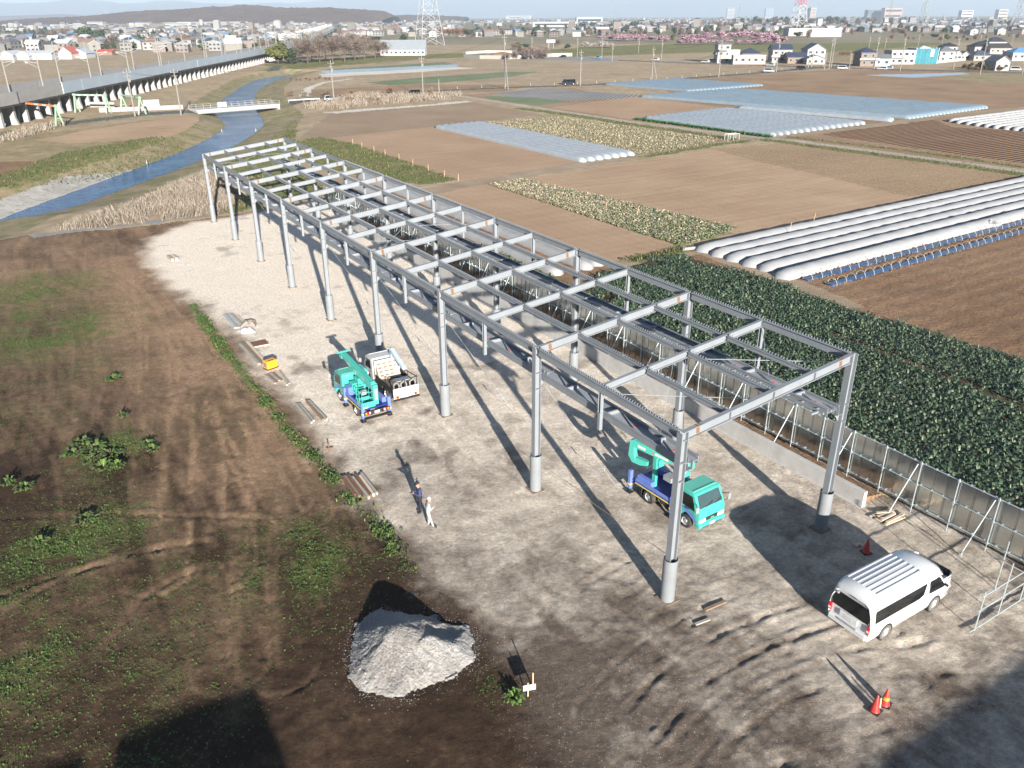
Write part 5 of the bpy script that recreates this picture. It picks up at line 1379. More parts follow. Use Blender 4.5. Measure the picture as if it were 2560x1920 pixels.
# ---------------------------------------------------------------- timber, pipes and boxes along the edge of the yard
KE = lambda x, y, z=0.0: P(540 + x / 3.319, 760 + y / 3.319, z)
GREYW = mat('grey weathered timber', (0.30, 0.275, 0.24), rough=0.9, var=0.2, scale=6)
BROWNW = mat('brown timber', (0.20, 0.14, 0.095), rough=0.9, var=0.25, scale=6)
PALEW = mat('pale timber', (0.50, 0.42, 0.32), rough=0.9, var=0.15, scale=6)
def beams(name, label, cat, p0, p1, n, w, h, mts, gap=0.02, rows=1, group=None, jitter=0.06):
    a = KE(*p0); b = KE(*p1); d = (b - a); Lb = d.length; ang = math.atan2(d.y, d.x)
    t = empty(name, (a + b) / 2, ang, label, cat, group)
    rg = random.Random(label)
    for r_ in range(rows):
        for i in range(n - r_):
            m = MB(); m.box((0, 0, h / 2), (Lb * rg.uniform(0.9, 1.02), w, h))
            y = (i - (n - r_ - 1) / 2) * (w + gap)
            m.build(cat.split()[-1] if cat.split()[-1] in ('plank', 'pipe', 'bar') else 'beam', mts[(i + r_) % len(mts)], t, (rg.uniform(-jitter, jitter) * 2, y, r_ * (h + 0.004)), (0, 0, rg.uniform(-0.02, 0.02)), bevel=0.006)
    return t
beams('beam_stack', 'three rusty steel beams lying together beside the two standing people', 'beam stack', (1075, 1440), (1190, 1610), 3, 0.14, 0.16, [RUST, BROWNW], 0.03)
beams('beam_stack', 'grey and brown beams at the right of the rusty beams beside the two people', 'beam stack', (1170, 1430), (1300, 1600), 4, 0.13, 0.16, [GREYW, RUST, PALEW], 0.04)
beams('beam_stack', 'two long grey timbers lying beside the tail of the turquoise lift truck', 'beam stack', (680, 830), (800, 985), 2, 0.13, 0.12, [GREYW], 0.06)
beams('beam_stack', 'pair of brown timbers with a rusty end beside the grey timbers', 'beam stack', (760, 810), (905, 970), 2, 0.14, 0.15, [BROWNW, GREYW], 0.02)
beams('plank_stack', 'short grey planks below the orange generator', 'plank stack', (440, 580), (520, 650), 4, 0.16, 0.08, [GREYW, BROWNW], 0.03)
beams('plank_stack', 'pale plank propped beside the short grey planks', 'plank stack', (510, 555), (600, 670), 2, 0.13, 0.08, [PALEW, GREYW], 0.10)
beams('plank_stack', 'long dark planks leading up to the orange generator', 'plank stack', (225, 320), (390, 500), 3, 0.22, 0.09, [GREYW, BROWNW, PALEW], 0.04)
beams('sheet_stack', 'bundle of grey ribbed sheets at the far end of the stored timber', 'sheet stack', (95, 90), (200, 200), 4, 0.20, 0.12, [mat('grey sheet', (0.36, 0.38, 0.38), rough=0.5), GREYW], 0.01)
beams('plank_stack', 'brown planks beside the bundle of grey ribbed sheets', 'plank stack', (170, 100), (250, 200), 2, 0.14, 0.10, [BROWNW, PALEW], 0.10)
# dark plate lying flat
t = empty('metal_plate', KE(355, 330), TH, 'dark square metal plate lying flat beside the long planks', 'metal plate'); m = MB(); m.box((0, 0, 0.04), (1.25, 0.95, 0.05)); m.build('plate', RUST, t); m = MB(); m.box((0, -0.55, 0.03), (1.3, 0.08, 0.05)); m.build('edge_batten', PALEW, t)
# tarpaulin heap
def heap(p, r, h, name, label, cat, m, seed, sx=1.0):
    me = MB(); rg = random.Random(seed); n = 14
    rings = [(1.0, 0.0), (0.8, 0.55), (0.45, 0.9), (0.0, 1.0)]
    vs = []
    for (rr, hh) in rings[:-1]:
        for i in range(n):
            a = 2 * PI * i / n; k = rg.uniform(0.75, 1.2)
            vs.append((r * sx * rr * k * math.cos(a), r * rr * k * math.sin(a), h * hh * rg.uniform(0.7, 1.2)))
    vs.append((0, 0, h))
    fs = []
    for k in range(2):
        for i in range(n): fs.append((k * n + i, k * n + (i + 1) % n, (k + 1) * n + (i + 1) % n, (k + 1) * n + i))
    for i in range(n): fs.append((2 * n + i, 2 * n + (i + 1) % n, 3 * n))
    me.add(vs, fs); o = me.build(name, m, None, p); tag(o, label, cat)
heap(KE(270, 180), 0.7, 0.45, 'tarpaulin_heap', 'crumpled grey brown tarpaulin heap beside the ribbed sheets', 'tarpaulin', mat('tarpaulin', (0.22, 0.19, 0.16), rough=0.8, var=0.3, scale=2), 4)
heap(KE(265, 230), 0.5, 0.30, 'sheet_heap', 'crumpled silver sheet lying in front of the tarpaulin heap', 'sheet', mat('silver sheet', (0.38, 0.40, 0.41), rough=0.4, var=0.3, scale=3), 9, 1.4)
# orange generator
gq = KE(455, 530); gen = empty('generator', gq, TH + 0.3, 'orange box-shaped generator standing among the stored planks', 'generator')
ORG = mat('orange paint', (0.72, 0.30, 0.02), rough=0.45)
m = MB(); m.box((0, 0, 0.33), (0.80, 0.55, 0.55)); m.build('housing', ORG, gen, bevel=0.03)
m = MB(); m.box((0, 0, 0.03), (0.86, 0.60, 0.06)); m.build('skid', BLACK, gen)
m = MB(); m.box((-0.41, 0, 0.33), (0.02, 0.38, 0.32)); m.build('vent_panel', BROWNW, gen)
m = MB(); m.tube((-0.2, -0.12, 0.62), (0.2, -0.12, 0.62), 0.02); m.build('handle', BLACK, gen)
# far cement blocks near the yard's far corner
q = G(373, 560)
t = empty('plank_stack', q, 2.2, 'small pair of pale planks alone at the far corner of the yard', 'plank stack')
for k, mm in enumerate((PALEW, GREYW)):
    m = MB(); m.box((0, k * 0.4 - 0.2, 0.15), (1.7, 0.28, 0.3)); m.build('plank', mm, t)
# rusty stake in the earth
q = KE(938, 1195); m = MB(); m.box((q.x, q.y, 0.16), (0.06, 0.06, 0.32)); m.box((q.x + .05, q.y - .02, 0.03), (0.4, 0.1, 0.06), rz=0.3); o = m.build('survey_stake', RUST); tag(o, 'short rusty stake standing in earth beside the weeds', 'stake')
# planks near the end of the concrete wall
q = R7(1330, 1010)
t = empty('plank_stack', q, 0.35, 'loose heap of pale planks on earth at the end of the concrete wall', 'plank stack')
rg = random.Random(5)
for k in range(7):
    m = MB(); m.box((rg.uniform(-.2, .2), -0.45 + k * 0.13, 0.06 + 0.05 * (k % 3)), (rg.uniform(0.9, 1.5), 0.12, 0.05), rz=rg.uniform(-0.35, 0.25)); m.build('plank', [PALEW, mat('plank %d' % k, (0.42, 0.33, 0.24), rough=0.9)][k % 2], t)
# dark plank near the corner column
q = G(1545, 1310); m = MB(); m.box((q.x, q.y, 0.05), (1.1, 0.14, 0.07), rz=0.5); o = m.build('plank', BROWNW); tag(o, 'single dark plank on churned earth below the nearest column', 'plank')
q = G(1517, 1345); m = MB(); m.box((q.x, q.y, 0.05), (0.7, 0.12, 0.06), rz=0.45); o = m.build('plank', GREYW); tag(o, 'short grey plank on churned earth nearest the viewer', 'plank')

# scaffold frame at the right edge
sc = empty('scaffold_frame', G(2095, 1368), 0.0, 'open scaffold pipe frame standing beside the white van near the fence', 'scaffold')
SU = BX * 1.0; o0 = Vector((0, 0, 0))
nx = Vector((math.cos(TH), math.sin(TH), 0)); ny = Vector((-math.sin(TH), math.cos(TH), 0))
def spipe(a, b, nm='pipe'): 
    m = MB(); m.tube(a, b, 0.025, n=8); m.build(nm, PIPE, sc)
for x_, y_, h_ in ((0.3, 0, 1.9), (1.9, 0.0, 2.6), (3.5, 0, 2.6), (3.5, 1.0, 2.4)):
    b_ = nx * x_ + ny * y_; spipe(b_, b_ + Vector((0, 0, h_)), 'upright')
for z, x0_, x1_ in ((0.12, -0.1, 5.0), (1.05, 0.1, 5.0), (1.75, 0.1, 5.0)):
    spipe(nx * x0_ + Vector((0, -0.03, z)), nx * x1_ + Vector((0, -0.03, z)), 'ledger')
spipe(nx * 3.5 - ny * 0.2 + Vector((0, 0, 1.4)), nx * 3.5 + ny * 1.3 + Vector((0, 0, 1.4)), 'transom')

# ================================================================ CROPS, WEEDS, REEDS (stuff)
def leafmesh(name, cen, ang, ln, wd, lift, mats, midx=None, bend=0.25, z0=0.0):
    """many two-quad leaves: centre base point, outward heading, length, width, rise"""
    n = len(cen)
    d = np.stack([np.cos(ang), np.sin(ang), np.zeros(n)], -1); s = np.stack([-np.sin(ang), np.cos(ang), np.zeros(n)], -1)
    up = np.array([0, 0, 1.0])
    c0 = cen; c1 = cen + d * (ln * 0.55)[:, None] + up * (lift)[:, None]; c2 = cen + d * ln[:, None] + up * (lift * (1 - bend))[:, None]
    v = np.stack([c0 - s * (wd * 0.25)[:, None], c0 + s * (wd * 0.25)[:, None], c1 + s * (wd * 0.5)[:, None], c1 - s * (wd * 0.5)[:, None], c2 + s * (wd * 0.3)[:, None], c2 - s * (wd * 0.3)[:, None]], 1).reshape(-1, 3)
    b = np.arange(n) * 6
    f = np.concatenate([np.stack([b, b + 1, b + 2, b + 3], -1), np.stack([b + 3, b + 2, b + 4, b + 5], -1)])
    me = fastmesh(name, v, f, mats)
    if midx is not None:
        me.polygons.foreach_set('material_index', np.concatenate([midx, midx]).astype(np.int32)); me.update()
    return me
def leaf_mat(name, col, rough=0.5, trans=0.25, var=0.2):
    m = mat(name, col, rough=rough, var=var, scale=1.5)
    return m
CAB = [leaf_mat('cabbage leaf deep', (0.048, 0.080, 0.045), 0.5), leaf_mat('cabbage leaf', (0.075, 0.118, 0.064), 0.5), leaf_mat('cabbage leaf pale', (0.18, 0.215, 0.135), 0.45)]
def scatter_poly(poly, n, rg):
    pa = np.array(poly); lo, hi = pa.min(0), pa.max(0)
    x = rg.uniform(lo[0], hi[0], n); y = rg.uniform(lo[1], hi[1], n)
    k = inpoly(x, y, poly); return x[k], y[k]
def rows_poly(poly, su, sv, rg, jit):
    """plants in rows along the site's long axis"""
    pa = np.array(poly) - np.array([SO.x, SO.y])
    u = pa @ np.array([AX.x, AX.y]); v = pa @ np.array([BX.x, BX.y])
    U, V = np.meshgrid(np.arange(u.min(), u.max(), su), np.arange(v.min(), v.max(), sv))
    U = U.ravel() + rg.normal(0, jit, U.size); V = V.ravel() + rg.normal(0, jit * 0.8, V.size)
    x = SO.x + AX.x * U + BX.x * V; y = SO.y + AX.y * U + BX.y * V
    k = inpoly(x, y, poly); return x[k], y[k]
rg = np.random.default_rng(11)
cab_poly = [q for q in PLAN if q[0] == 'cabbage_field'][0][2]
cx_, cy_ = rows_poly(cab_poly, 0.36, 0.52, rg, 0.045)
ok = (cy_ > 14) & (cx_ < cy_ * 0.78 + 9)
soilpath = segdist(cx_, cy_, GP((1790, 722), (1856, 747), (1950, 782), (2212, 880), (2400, 950)))
path2 = segdist(cx_, cy_, GP((1560, 618), (1640, 600)))
thin = fbm(cx_ * 0.25, cy_ * 0.25, 5, 3)
vv = (cx_ - SO.x) * BX.x + (cy_ - SO.y) * BX.y; uu = (cx_ - SO.x) * AX.x + (cy_ - SO.y) * AX.y
ok &= (soilpath > 0.28) & (path2 > 0.3) & (vv > 15.5) & ~((uu > 31) & (thin > 0.52))
cx_, cy_ = cx_[ok], cy_[ok]
NL = 9
n = len(cx_)
sz = rg.uniform(0.75, 1.15, n) * (0.72 + 0.5 * fbm(cx_ * 0.4, cy_ * 0.4, 6, 3))
A = (np.arange(NL)[None, :] * (2 * PI / NL) * 1.7 + rg.uniform(0, 6.28, (n, 1)) + rg.normal(0, .3, (n, NL))).ravel()
S_ = np.repeat(sz, NL)
lay = np.tile(np.arange(NL) % 3, n)
cen = np.stack([np.repeat(cx_, NL), np.repeat(cy_, NL), 0.05 + 0.09 * lay * S_], -1)
cen[:, 0] += np.cos(A) * 0.04; cen[:, 1] += np.sin(A) * 0.04
ln = S_ * (0.29 - 0.055 * lay) * rg.uniform(0.7, 1.15, len(A)); wd = ln * rg.uniform(0.6, 0.95, len(A)); lift = S_ * rg.uniform(0.04, 0.24, len(A)) * (0.6 + 0.35 * lay)
mi = rg.choice(3, len(A), p=[0.44, 0.38, 0.18])
me = leafmesh('cabbage_crop', cen, A, ln, wd, lift, CAB, mi, bend=0.5)
o = put('cabbage_crop', me); tag(o, 'dense dark green leafy cabbage crop beyond the fence', 'cabbages', kind='stuff')

# withered crops: litter of pale leaves
LIT = [leaf_mat('straw leaf', (0.36, 0.30, 0.185), 0.9), leaf_mat('pale straw', (0.43, 0.385, 0.265), 0.9), leaf_mat('green remnant', (0.12, 0.17, 0.07), 0.7), leaf_mat('brown remnant', (0.26, 0.19, 0.10), 0.9)]
k_ = 0
for nm, mt, poly, _ in PLAN:
    if nm != 'withered_crop_field': continue
    near_ = mt == 'cream2'
    x, y = scatter_poly(poly, 26000 if not near_ else 52000, rg)
    y0 = (x - SO.x) * AX.x + (y - SO.y) * AX.y
    n = len(x)
    ang = rg.uniform(0, 6.28, n); ln = rg.uniform(0.16, 0.45, n); wd = ln * rg.uniform(0.35, 0.8, n); lift = rg.uniform(0.03, 0.26, n)
    if near_:
        f_ = np.clip((y0.max() - y0) / (y0.max() - y0.min()), 0, 1)
        gp = 0.10 + 0.50 * f_ ** 2
        mi = np.where(rg.random(n) < gp, 2, rg.choice([0, 1, 3], n, p=[.45, .4, .15]))
    else:
        mi = rg.choice(4, n, p=[.42, .36, .10, .12])
    me = leafmesh('withered_leaves', np.stack([x, y, np.full(n, 0.02)], -1), ang, ln, wd, lift, LIT, mi)
    o = put('withered_leaves', me); tag(o, ['pale withered leaves on the farther cream coloured field', 'withered leaves with green remnants on the strip beside the frame'][k_], 'leaves', kind='stuff'); k_ += 1

# weeds on the bare ground
WD = [leaf_mat('weed green', (0.075, 0.13, 0.026), 0.7), leaf_mat('weed bright', (0.125, 0.20, 0.045), 0.7), leaf_mat('weed dull', (0.095, 0.090, 0.038), 0.8)]
gmask = TM[:, 1]
site = np.isin(TK, ['dirt', 'yard'])
area = (TY * 0.0066) * ((TY * 0.78 + 10) * 2 / 559)                    # ground covered by one grid point
dens = np.where(site, np.clip(gmask - 0.15, 0, 1) ** 1.2 * 230 + np.where(TK == 'dirt', 1.6 * fbm(TX * 0.5, TY * 0.5, 77, 3) ** 2, 0), 0)
dens = dens * (0.25 + 1.5 * fbm(TX * 1.3, TY * 1.3, 78, 3) ** 2)
dens = np.where(TY > 75, 0, dens)
cnt = rg.poisson(np.clip(dens * area, 0, 6))
ii = np.repeat(np.arange(len(TX)), cnt)
if len(ii) > 52000: ii = rg.choice(ii, 52000, replace=False)
jx = TX[ii] + rg.normal(0, 0.06, len(ii)); jy = TY[ii] + rg.normal(0, 0.08, len(ii)); jz = TZ[ii]
big = np.clip(gmask[ii] - 0.55, 0, 0.5) * 2
NB_ = 4
A = rg.uniform(0, 6.28, (len(ii), NB_)).ravel()
ln = np.repeat((0.035 + 0.045 * big) * rg.uniform(0.5, 1.7, len(ii)), NB_) * rg.uniform(0.7, 1.3, len(A))
me = leafmesh('weeds', np.stack([np.repeat(jx, NB_), np.repeat(jy, NB_), np.repeat(jz, NB_)], -1), A, ln, ln * rg.uniform(0.3, 0.6, len(A)), ln * rg.uniform(0.2, 0.9, len(A)), WD, rg.choice(3, len(A), p=[.5, .25, .25]))
o = put('weeds', me); tag(o, 'low green weeds scattered over the dark bare ground', 'weeds', kind='stuff')
# the taller strip of weeds along the edge of the yard
wx, wy, ws = [], [], []
for ln_, w_, n_ in ((GP((418, 660), (470, 740), (560, 850), (620, 930), (690, 1000), (722, 1042)), 0.22, 3600), (GP((735, 1060), (790, 1100), (850, 1180), (885, 1235)), 0.24, 800)):
    pl = resample(smooth_line(ln_), 400); t_ = rg.integers(0, 400, n_)
    cl_ = fbm(pl[t_, 0] * 1.3, pl[t_, 1] * 1.3, 66, 3)
    k = rg.random(n_) < sstep(0.42, 0.62, cl_) + 0.12
    wx.append((pl[t_, 0] + rg.normal(0, w_, n_))[k]); wy.append((pl[t_, 1] + rg.normal(0, w_, n_))[k]); ws.append((0.5 + cl_)[k])
wx = np.concatenate(wx); wy = np.concatenate(wy); ws = np.concatenate(ws)
NB_ = 3; A = rg.uniform(0, 6.28, len(wx) * NB_); ln = np.repeat(ws, NB_) * rg.uniform(0.05, 0.15, len(A)); wz = np.array([ground_z(a_, b_) for a_, b_ in zip(wx, wy)])
me = leafmesh('weed_strip', np.stack([np.repeat(wx, NB_), np.repeat(wy, NB_), np.repeat(wz, NB_)], -1), A, ln, ln * 0.42, ln * rg.uniform(0.4, 1.3, len(A)), WD, rg.choice(3, len(A), p=[.5, .38, .12]))
o = put('weed_strip', me); tag(o, 'taller strip of green weeds along the edge of the yard', 'weeds', kind='stuff')
# single larger plants on the bare ground
def plant(p, r, h, n, label, seed, mats=WD):
    rg2 = np.random.default_rng(seed)
    A = rg2.uniform(0, 6.28, n); rr = rg2.uniform(0, r * 0.45, n)
    cen = np.stack([p.x + np.cos(A) * rr, p.y + np.sin(A) * rr, ground_z(p.x, p.y) + rg2.uniform(0, 0.3 * h, n)], -1)
    ln = rg2.uniform(0.35, 0.75, n) * r; 
    me = leafmesh('leafy_weed', cen, A, ln, ln * 0.32, rg2.uniform(0.3, 0.9, n) * h, mats, rg2.choice(len(mats), n))
    o = put('leafy_weed', me); return tag(o, label, 'weed')
spots = [((1840, 1310), 'bright green leafy weed beside the blank white board', None)]
plant(KS(1890, 1280), 0.42, 0.34, 70, 'bright green leafy weed beside the blank white board', 1, WD[:2])
for k, (x, y, r_, lb) in enumerate(((245, 822, .45, 'leafy weed highest up the bare ground beside faint wheel tracks'), (178, 962, .5, 'large leafy weed at the top of the green patch'), (240, 985, .5, 'large leafy weed in the middle of the green patch'), (196, 1000, .42, 'large leafy weed at the foot of the green patch'),
                                   (320, 965, .4, 'lone leafy weed beside the brown earth scrape'), (55, 1060, .4, 'leafy weed near the edge of the yellowish ground'), (185, 1130, .5, 'leafy weed above the low earth bank'), (90, 1175, .35, 'leafy weed below the low earth bank'), (265, 905, .3, 'small leafy weed beside the wheel tracks'), (205, 975, .6, 'leafy weed between the large ones of the green patch'), (222, 1012, .5, 'leafy weed lowest right in the green patch'), (160, 985, .5, 'leafy weed at the left of the green patch'), (255, 1010, .4, 'leafy weed at the right of the green patch'), (330, 975, .35, 'second leafy weed beside the brown earth scrape'), (15, 1050, .4, 'leafy weed at the picture edge above the bank'))):
    plant(G(x, y), r_ * 1.35, 0.36, 60, lb, 20 + k)
# dry reeds
RD = [leaf_mat('dry reed', (0.25, 0.205, 0.155), 0.9), leaf_mat('pale reed', (0.36, 0.315, 0.255), 0.9), leaf_mat('brown reed', (0.15, 0.105, 0.068), 0.9)]
def reeds(poly, n, h, label, pw, seed=0, zoff=0.0):
    rg2 = np.random.default_rng(seed)
    x, y = scatter_poly(poly, n, rg2)
    k = fbm(x * 0.35, y * 0.35, seed + 3, 3) > 0.36; x, y = x[k], y[k]; n = len(x)
    hh = h * rg2.uniform(0.55, 1.15, n); A = rg2.uniform(0, 6.28, n)
    wv = fbm(x * 0.2, y * 0.2, seed + 5, 2) * 9
    lean = np.stack([np.cos(A + 0), np.sin(A)], -1) * rg2.uniform(0.1, 1.1, n)[:, None] * hh[:, None] + np.stack([np.cos(wv), np.sin(wv)], -1) * 0.3 * hh[:, None]
    z = np.array([ground_z(a, b) for a, b in zip(x, y)])
    b0 = np.stack([x, y, z], -1); t = b0.copy(); t[:, 0] += lean[:, 0]; t[:, 1] += lean[:, 1]; t[:, 2] += hh * 0.8
    s = np.stack([-np.sin(A), np.cos(A), np.zeros(n)], -1) * pw
    v = np.stack([b0 - s, b0 + s, t + s * 0.5, t - s * 0.5], 1).reshape(-1, 3); b = np.arange(n) * 4
    me = fastmesh('dry_reeds', v, np.stack([b, b + 1, b + 2, b + 3], -1), RD)
    me.polygons.foreach_set('material_index', rg2.choice(3, n, p=[.45, .35, .2]).astype(np.int32)); me.update()
    o = put('dry_reeds', me); tag(o, label, 'reeds', kind='stuff')
rb_ = [q[2] for q in PLAN if q[0] == 'reed_bed']
reeds(rb_[1], 30000, 1.15, 'tall dry reeds between the river and the yard', 0.022, 1)
reeds(rb_[0], 18000, 1.5, 'tall pinkish dry reeds along the road by the bridge', 0.05, 2)
reeds(GP((0, 300), (40, 283), (135, 262), (150, 270), (60, 296), (0, 312)), 2500, 1.1, 'brown dry reeds below the first green portal', 0.05, 4)
# grass tufts on verges near the frame
TF = [leaf_mat('grass blade', (0.075, 0.10, 0.024), 0.7), leaf_mat('grass straw', (0.20, 0.165, 0.08), 0.8), leaf_mat('grass fresh', (0.095, 0.135, 0.03), 0.7)]
tx, ty = [], []
for nm, mt, poly, _ in PLAN:
    if nm == 'grass_verge' and poly is not None:
        pa = np.array(poly); ar = np.ptp(pa[:, 0]) * np.ptp(pa[:, 1])
        dmin = pa[:, 1].min()
        if dmin > 190: continue
        x, y = scatter_poly(poly, int(min(14000, ar * (26 if dmin < 110 else 6))), rg); tx.append(x); ty.append(y)
x = np.concatenate(tx); y = np.concatenate(ty); n = len(x)
A = rg.uniform(0, 6.28, n); ln = rg.uniform(0.10, 0.32, n); z = np.array([ground_z(a, b) for a, b in zip(x, y)])
me = leafmesh('grass_tufts', np.stack([x, y, z], -1), A, ln, ln * 0.4, ln * rg.uniform(0.5, 1.3, n), TF, rg.choice(3, n, p=[.45, .3, .25]))
o = put('grass_tufts', me); tag(o, 'rough grass tufts on the verges and banks round the fields', 'grass', kind='stuff')

# ================================================================ ROW TUNNELS OF PLASTIC FILM
def film_mat(name, col, rough=0.35, trans=0.0, var=0.08, bump=0.4):
    return mat(name, col, rough=rough, var=var, scale=0.8, bump=bump, bscale=2.5, dirt=tuple(c * 0.82 for c in col), damt=0.5, dscale=0.6)
FILMW = film_mat('white row cover', (0.27, 0.275, 0.28), 0.9)
FILMG = film_mat('grey white film', (0.29, 0.315, 0.335), 0.35)
FILMB = film_mat('blue grey film', (0.17, 0.225, 0.265), 0.3)
FILMC = film_mat('crumpled pale film', (0.25, 0.285, 0.315), 0.3, bump=1.0)
def tunnel_mesh(Lt, w, h, m, hoop=1.4, n=9, sag=0.05, name='row_tunnel', seed=0, pw_=0.9):
    rg2 = np.random.default_rng(seed)
    ns = max(6, int(Lt / hoop * 2)) + 1
    ns = min(ns, 130)
    t = np.linspace(0, PI, n)
    xs = np.linspace(0, Lt, ns)
    V = []
    for i, x in enumerate(xs):
        e = 1.0
        if i == 0 or i == ns - 1: e = 0.7
        k = (1 - sag) if i % 2 else 1.0
        k *= e * rg2.uniform(0.98, 1.02); dy = rg2.normal(0, 0.015)
        for a in t:
            sy = np.sign(np.cos(a)) * abs(np.cos(a)) ** 0.95
            V.append((x, w / 2 * sy * (0.8 + 0.2 * e) + dy, h * k * np.sin(a) ** pw_ * (1 + 0.03 * rg2.normal())))
    V = np.array(V); idx = np.arange(ns * n).reshape(ns, n)
    F = np.stack([idx[:-1, :-1], idx[:-1, 1:], idx[1:, 1:], idx[1:, :-1]], -1).reshape(-1, 4)
    b = len(V)
    ends = np.array([(-w * 0.25, 0, 0.0), (Lt + w * 0.25, 0, 0.0)])
    V = np.concatenate([V, ends])
    E = [(b, idx[0, j], idx[0, j + 1], idx[0, j + 1]) for j in range(n - 1)]
    me = bpy.data.meshes.new(name)
    fs = [tuple(f) for f in F.tolist()] + [(b, int(idx[0, j + 1]), int(idx[0, j])) for j in range(n - 1)] + [(b + 1, int(idx[-1, j]), int(idx[-1, j + 1])) for j in range(n - 1)]
    me.from_pydata(V.tolist(), [], fs); me.materials.append(m)
    me.polygons.foreach_set('use_smooth', np.ones(len(fs), dtype=bool)); me.update()
    return me
def lay_tunnel(a, b, w, h, m, label, group, hoop=1.4, sag=0.05, seed=0):
    d = b - a
    me = tunnel_mesh(d.length, w, h, m, hoop, n=13 if w > 1.9 else 9, sag=sag, seed=seed, pw_=1.5 if w > 1.9 else 0.9)
    o = put('row_tunnel', me, None, a, (0, 0, math.atan2(d.y, d.x)))
    return tag(o, label, 'row tunnel', group)
ORD = ['first', 'second', 'third', 'fourth', 'fifth', 'sixth', 'seventh', 'eighth', 'ninth', 'tenth']
# six big white covers beside the cabbages
L0 = [G(x, y) for x, y in ((1514, 543), (1547, 553), (1579, 563), (1614, 574), (1651, 584), (1686, 600))]
dirT = Vector((math.cos(R(34)), math.sin(R(34)), 0))
for k, a in enumerate(L0):
    lay_tunnel(a, a + dirT * 78, 2.16, 0.74, FILMW, '%s of six long white plastic row tunnels counted from the tan field' % ORD[k], 'big white row tunnels', 2.0, 0.03, k)
# three covers between fence and field, parallel to the frame
for k, (x, y) in enumerate(((1296, 574), (1272, 582), (1206, 594))):
    a = G(x, y); e = a + AX * (62 - k * 4)
    lay_tunnel(a, e, 1.35, 0.72, FILMW, 'white row tunnel behind the fence, %s from the tan field' % ORD[k], 'row tunnels behind the fence', 1.6, 0.05, 20 + k)
# seven grey covers
a0, a1, b0_, b1_ = G(944, 276), G(1262, 350), G(1027, 267.5), G(1366, 336)
for k in range(7):
    f_ = k / 6
    lay_tunnel(a0.lerp(b0_, f_), a1.lerp(b1_, f_), 1.32, 0.80, FILMG, '%s of seven grey film tunnels counted from the plain tan field' % ORD[k], 'seven grey film tunnels', 1.8, 0.04, 30 + k)
ORDS = ORD + ['eleventh', 'twelfth', 'thirteenth', 'fourteenth', 'fifteenth', 'sixteenth', 'seventeenth', 'eighteenth', 'nineteenth', 'twentieth', 'twenty-first', 'twenty-second']
def block(q0, q1, r0, r1, n, w, h, m, label, group, hoop, sag, seed):
    """q0-q1 nearest row, r0-r1 farthest row, in pixels of the 2560 wide photograph"""
    A0, A1, B0, B1 = P(*q0), P(*q1), P(*r0), P(*r1)
    for k in range(n):
        f_ = k / (n - 1)
        lay_tunnel(A0.lerp(B0, f_), A1.lerp(B1, f_), w, h, m, label % ORDS[k], group, hoop, sag, seed + k)
block((1514, 212), (1725, 229), (1685, 199), (1905, 215), 20, 1.25, 0.72, FILMB, '%s blue grey tunnel of the block nearest the road, counted from its near side', 'blue tunnels near the road', 2.2, 0.05, 100)
block((1603, 243), (2276, 297), (1830, 226), (2467, 271), 22, 1.3, 0.85, FILMB, '%s tunnel of the longest blue block, counted from its near side', 'long blue tunnels', 2.2, 0.06, 130)
block((1847, 271), (2228, 304), (1852, 269.5), (2232, 301), 2, 1.3, 0.8, FILMC, '%s pale crumpled tunnel of the pair between two large blocks', 'lone pale tunnels', 1.6, 0.10, 160)
block((1616, 296), (1937, 340), (1806, 275), (2160, 311), 15, 1.2, 0.85, FILMC, '%s crumpled pale tunnel counted from the green crop row', 'crumpled pale tunnels', 1.5, 0.14, 170)
gl = [P(1920 + x / 3.456, 160 + y / 3.456) for x, y in ((1575, 503), (1640, 515), (1720, 526), (1800, 537), (1880, 547), (1960, 557), (2050, 567), (2130, 575), (2212, 583), (2300, 592))]
for k, a in enumerate(gl):
    lay_tunnel(a, a + dirT * 85, 1.45, 0.85, FILMW, '%s white film tunnel beside the ridged dark field, counted from the track' % ORD[k], 'white tunnels by the ridged field', 1.8, 0.05, 200 + k)
# green crop row in front of the crumpled block
a, b = P(1590, 299), P(1925, 344)
n = 1500; f_ = rg.random(n); x = a.x + (b.x - a.x) * f_ + rg.normal(0, 0.3, n); y = a.y + (b.y - a.y) * f_ + rg.normal(0, 0.3, n); A = rg.uniform(0, 6.28, n); ln = rg.uniform(0.25, 0.6, n)
o = put('leafy_crop_row', leafmesh('leafy_crop_row', np.stack([x, y, np.full(n, .02)], -1), A, ln, ln * .6, ln * .8, [leaf_mat('crop green', (0.05, 0.15, 0.04), .6)])); tag(o, 'row of leafy green crop along the crumpled film tunnels', 'crop row', kind='stuff')
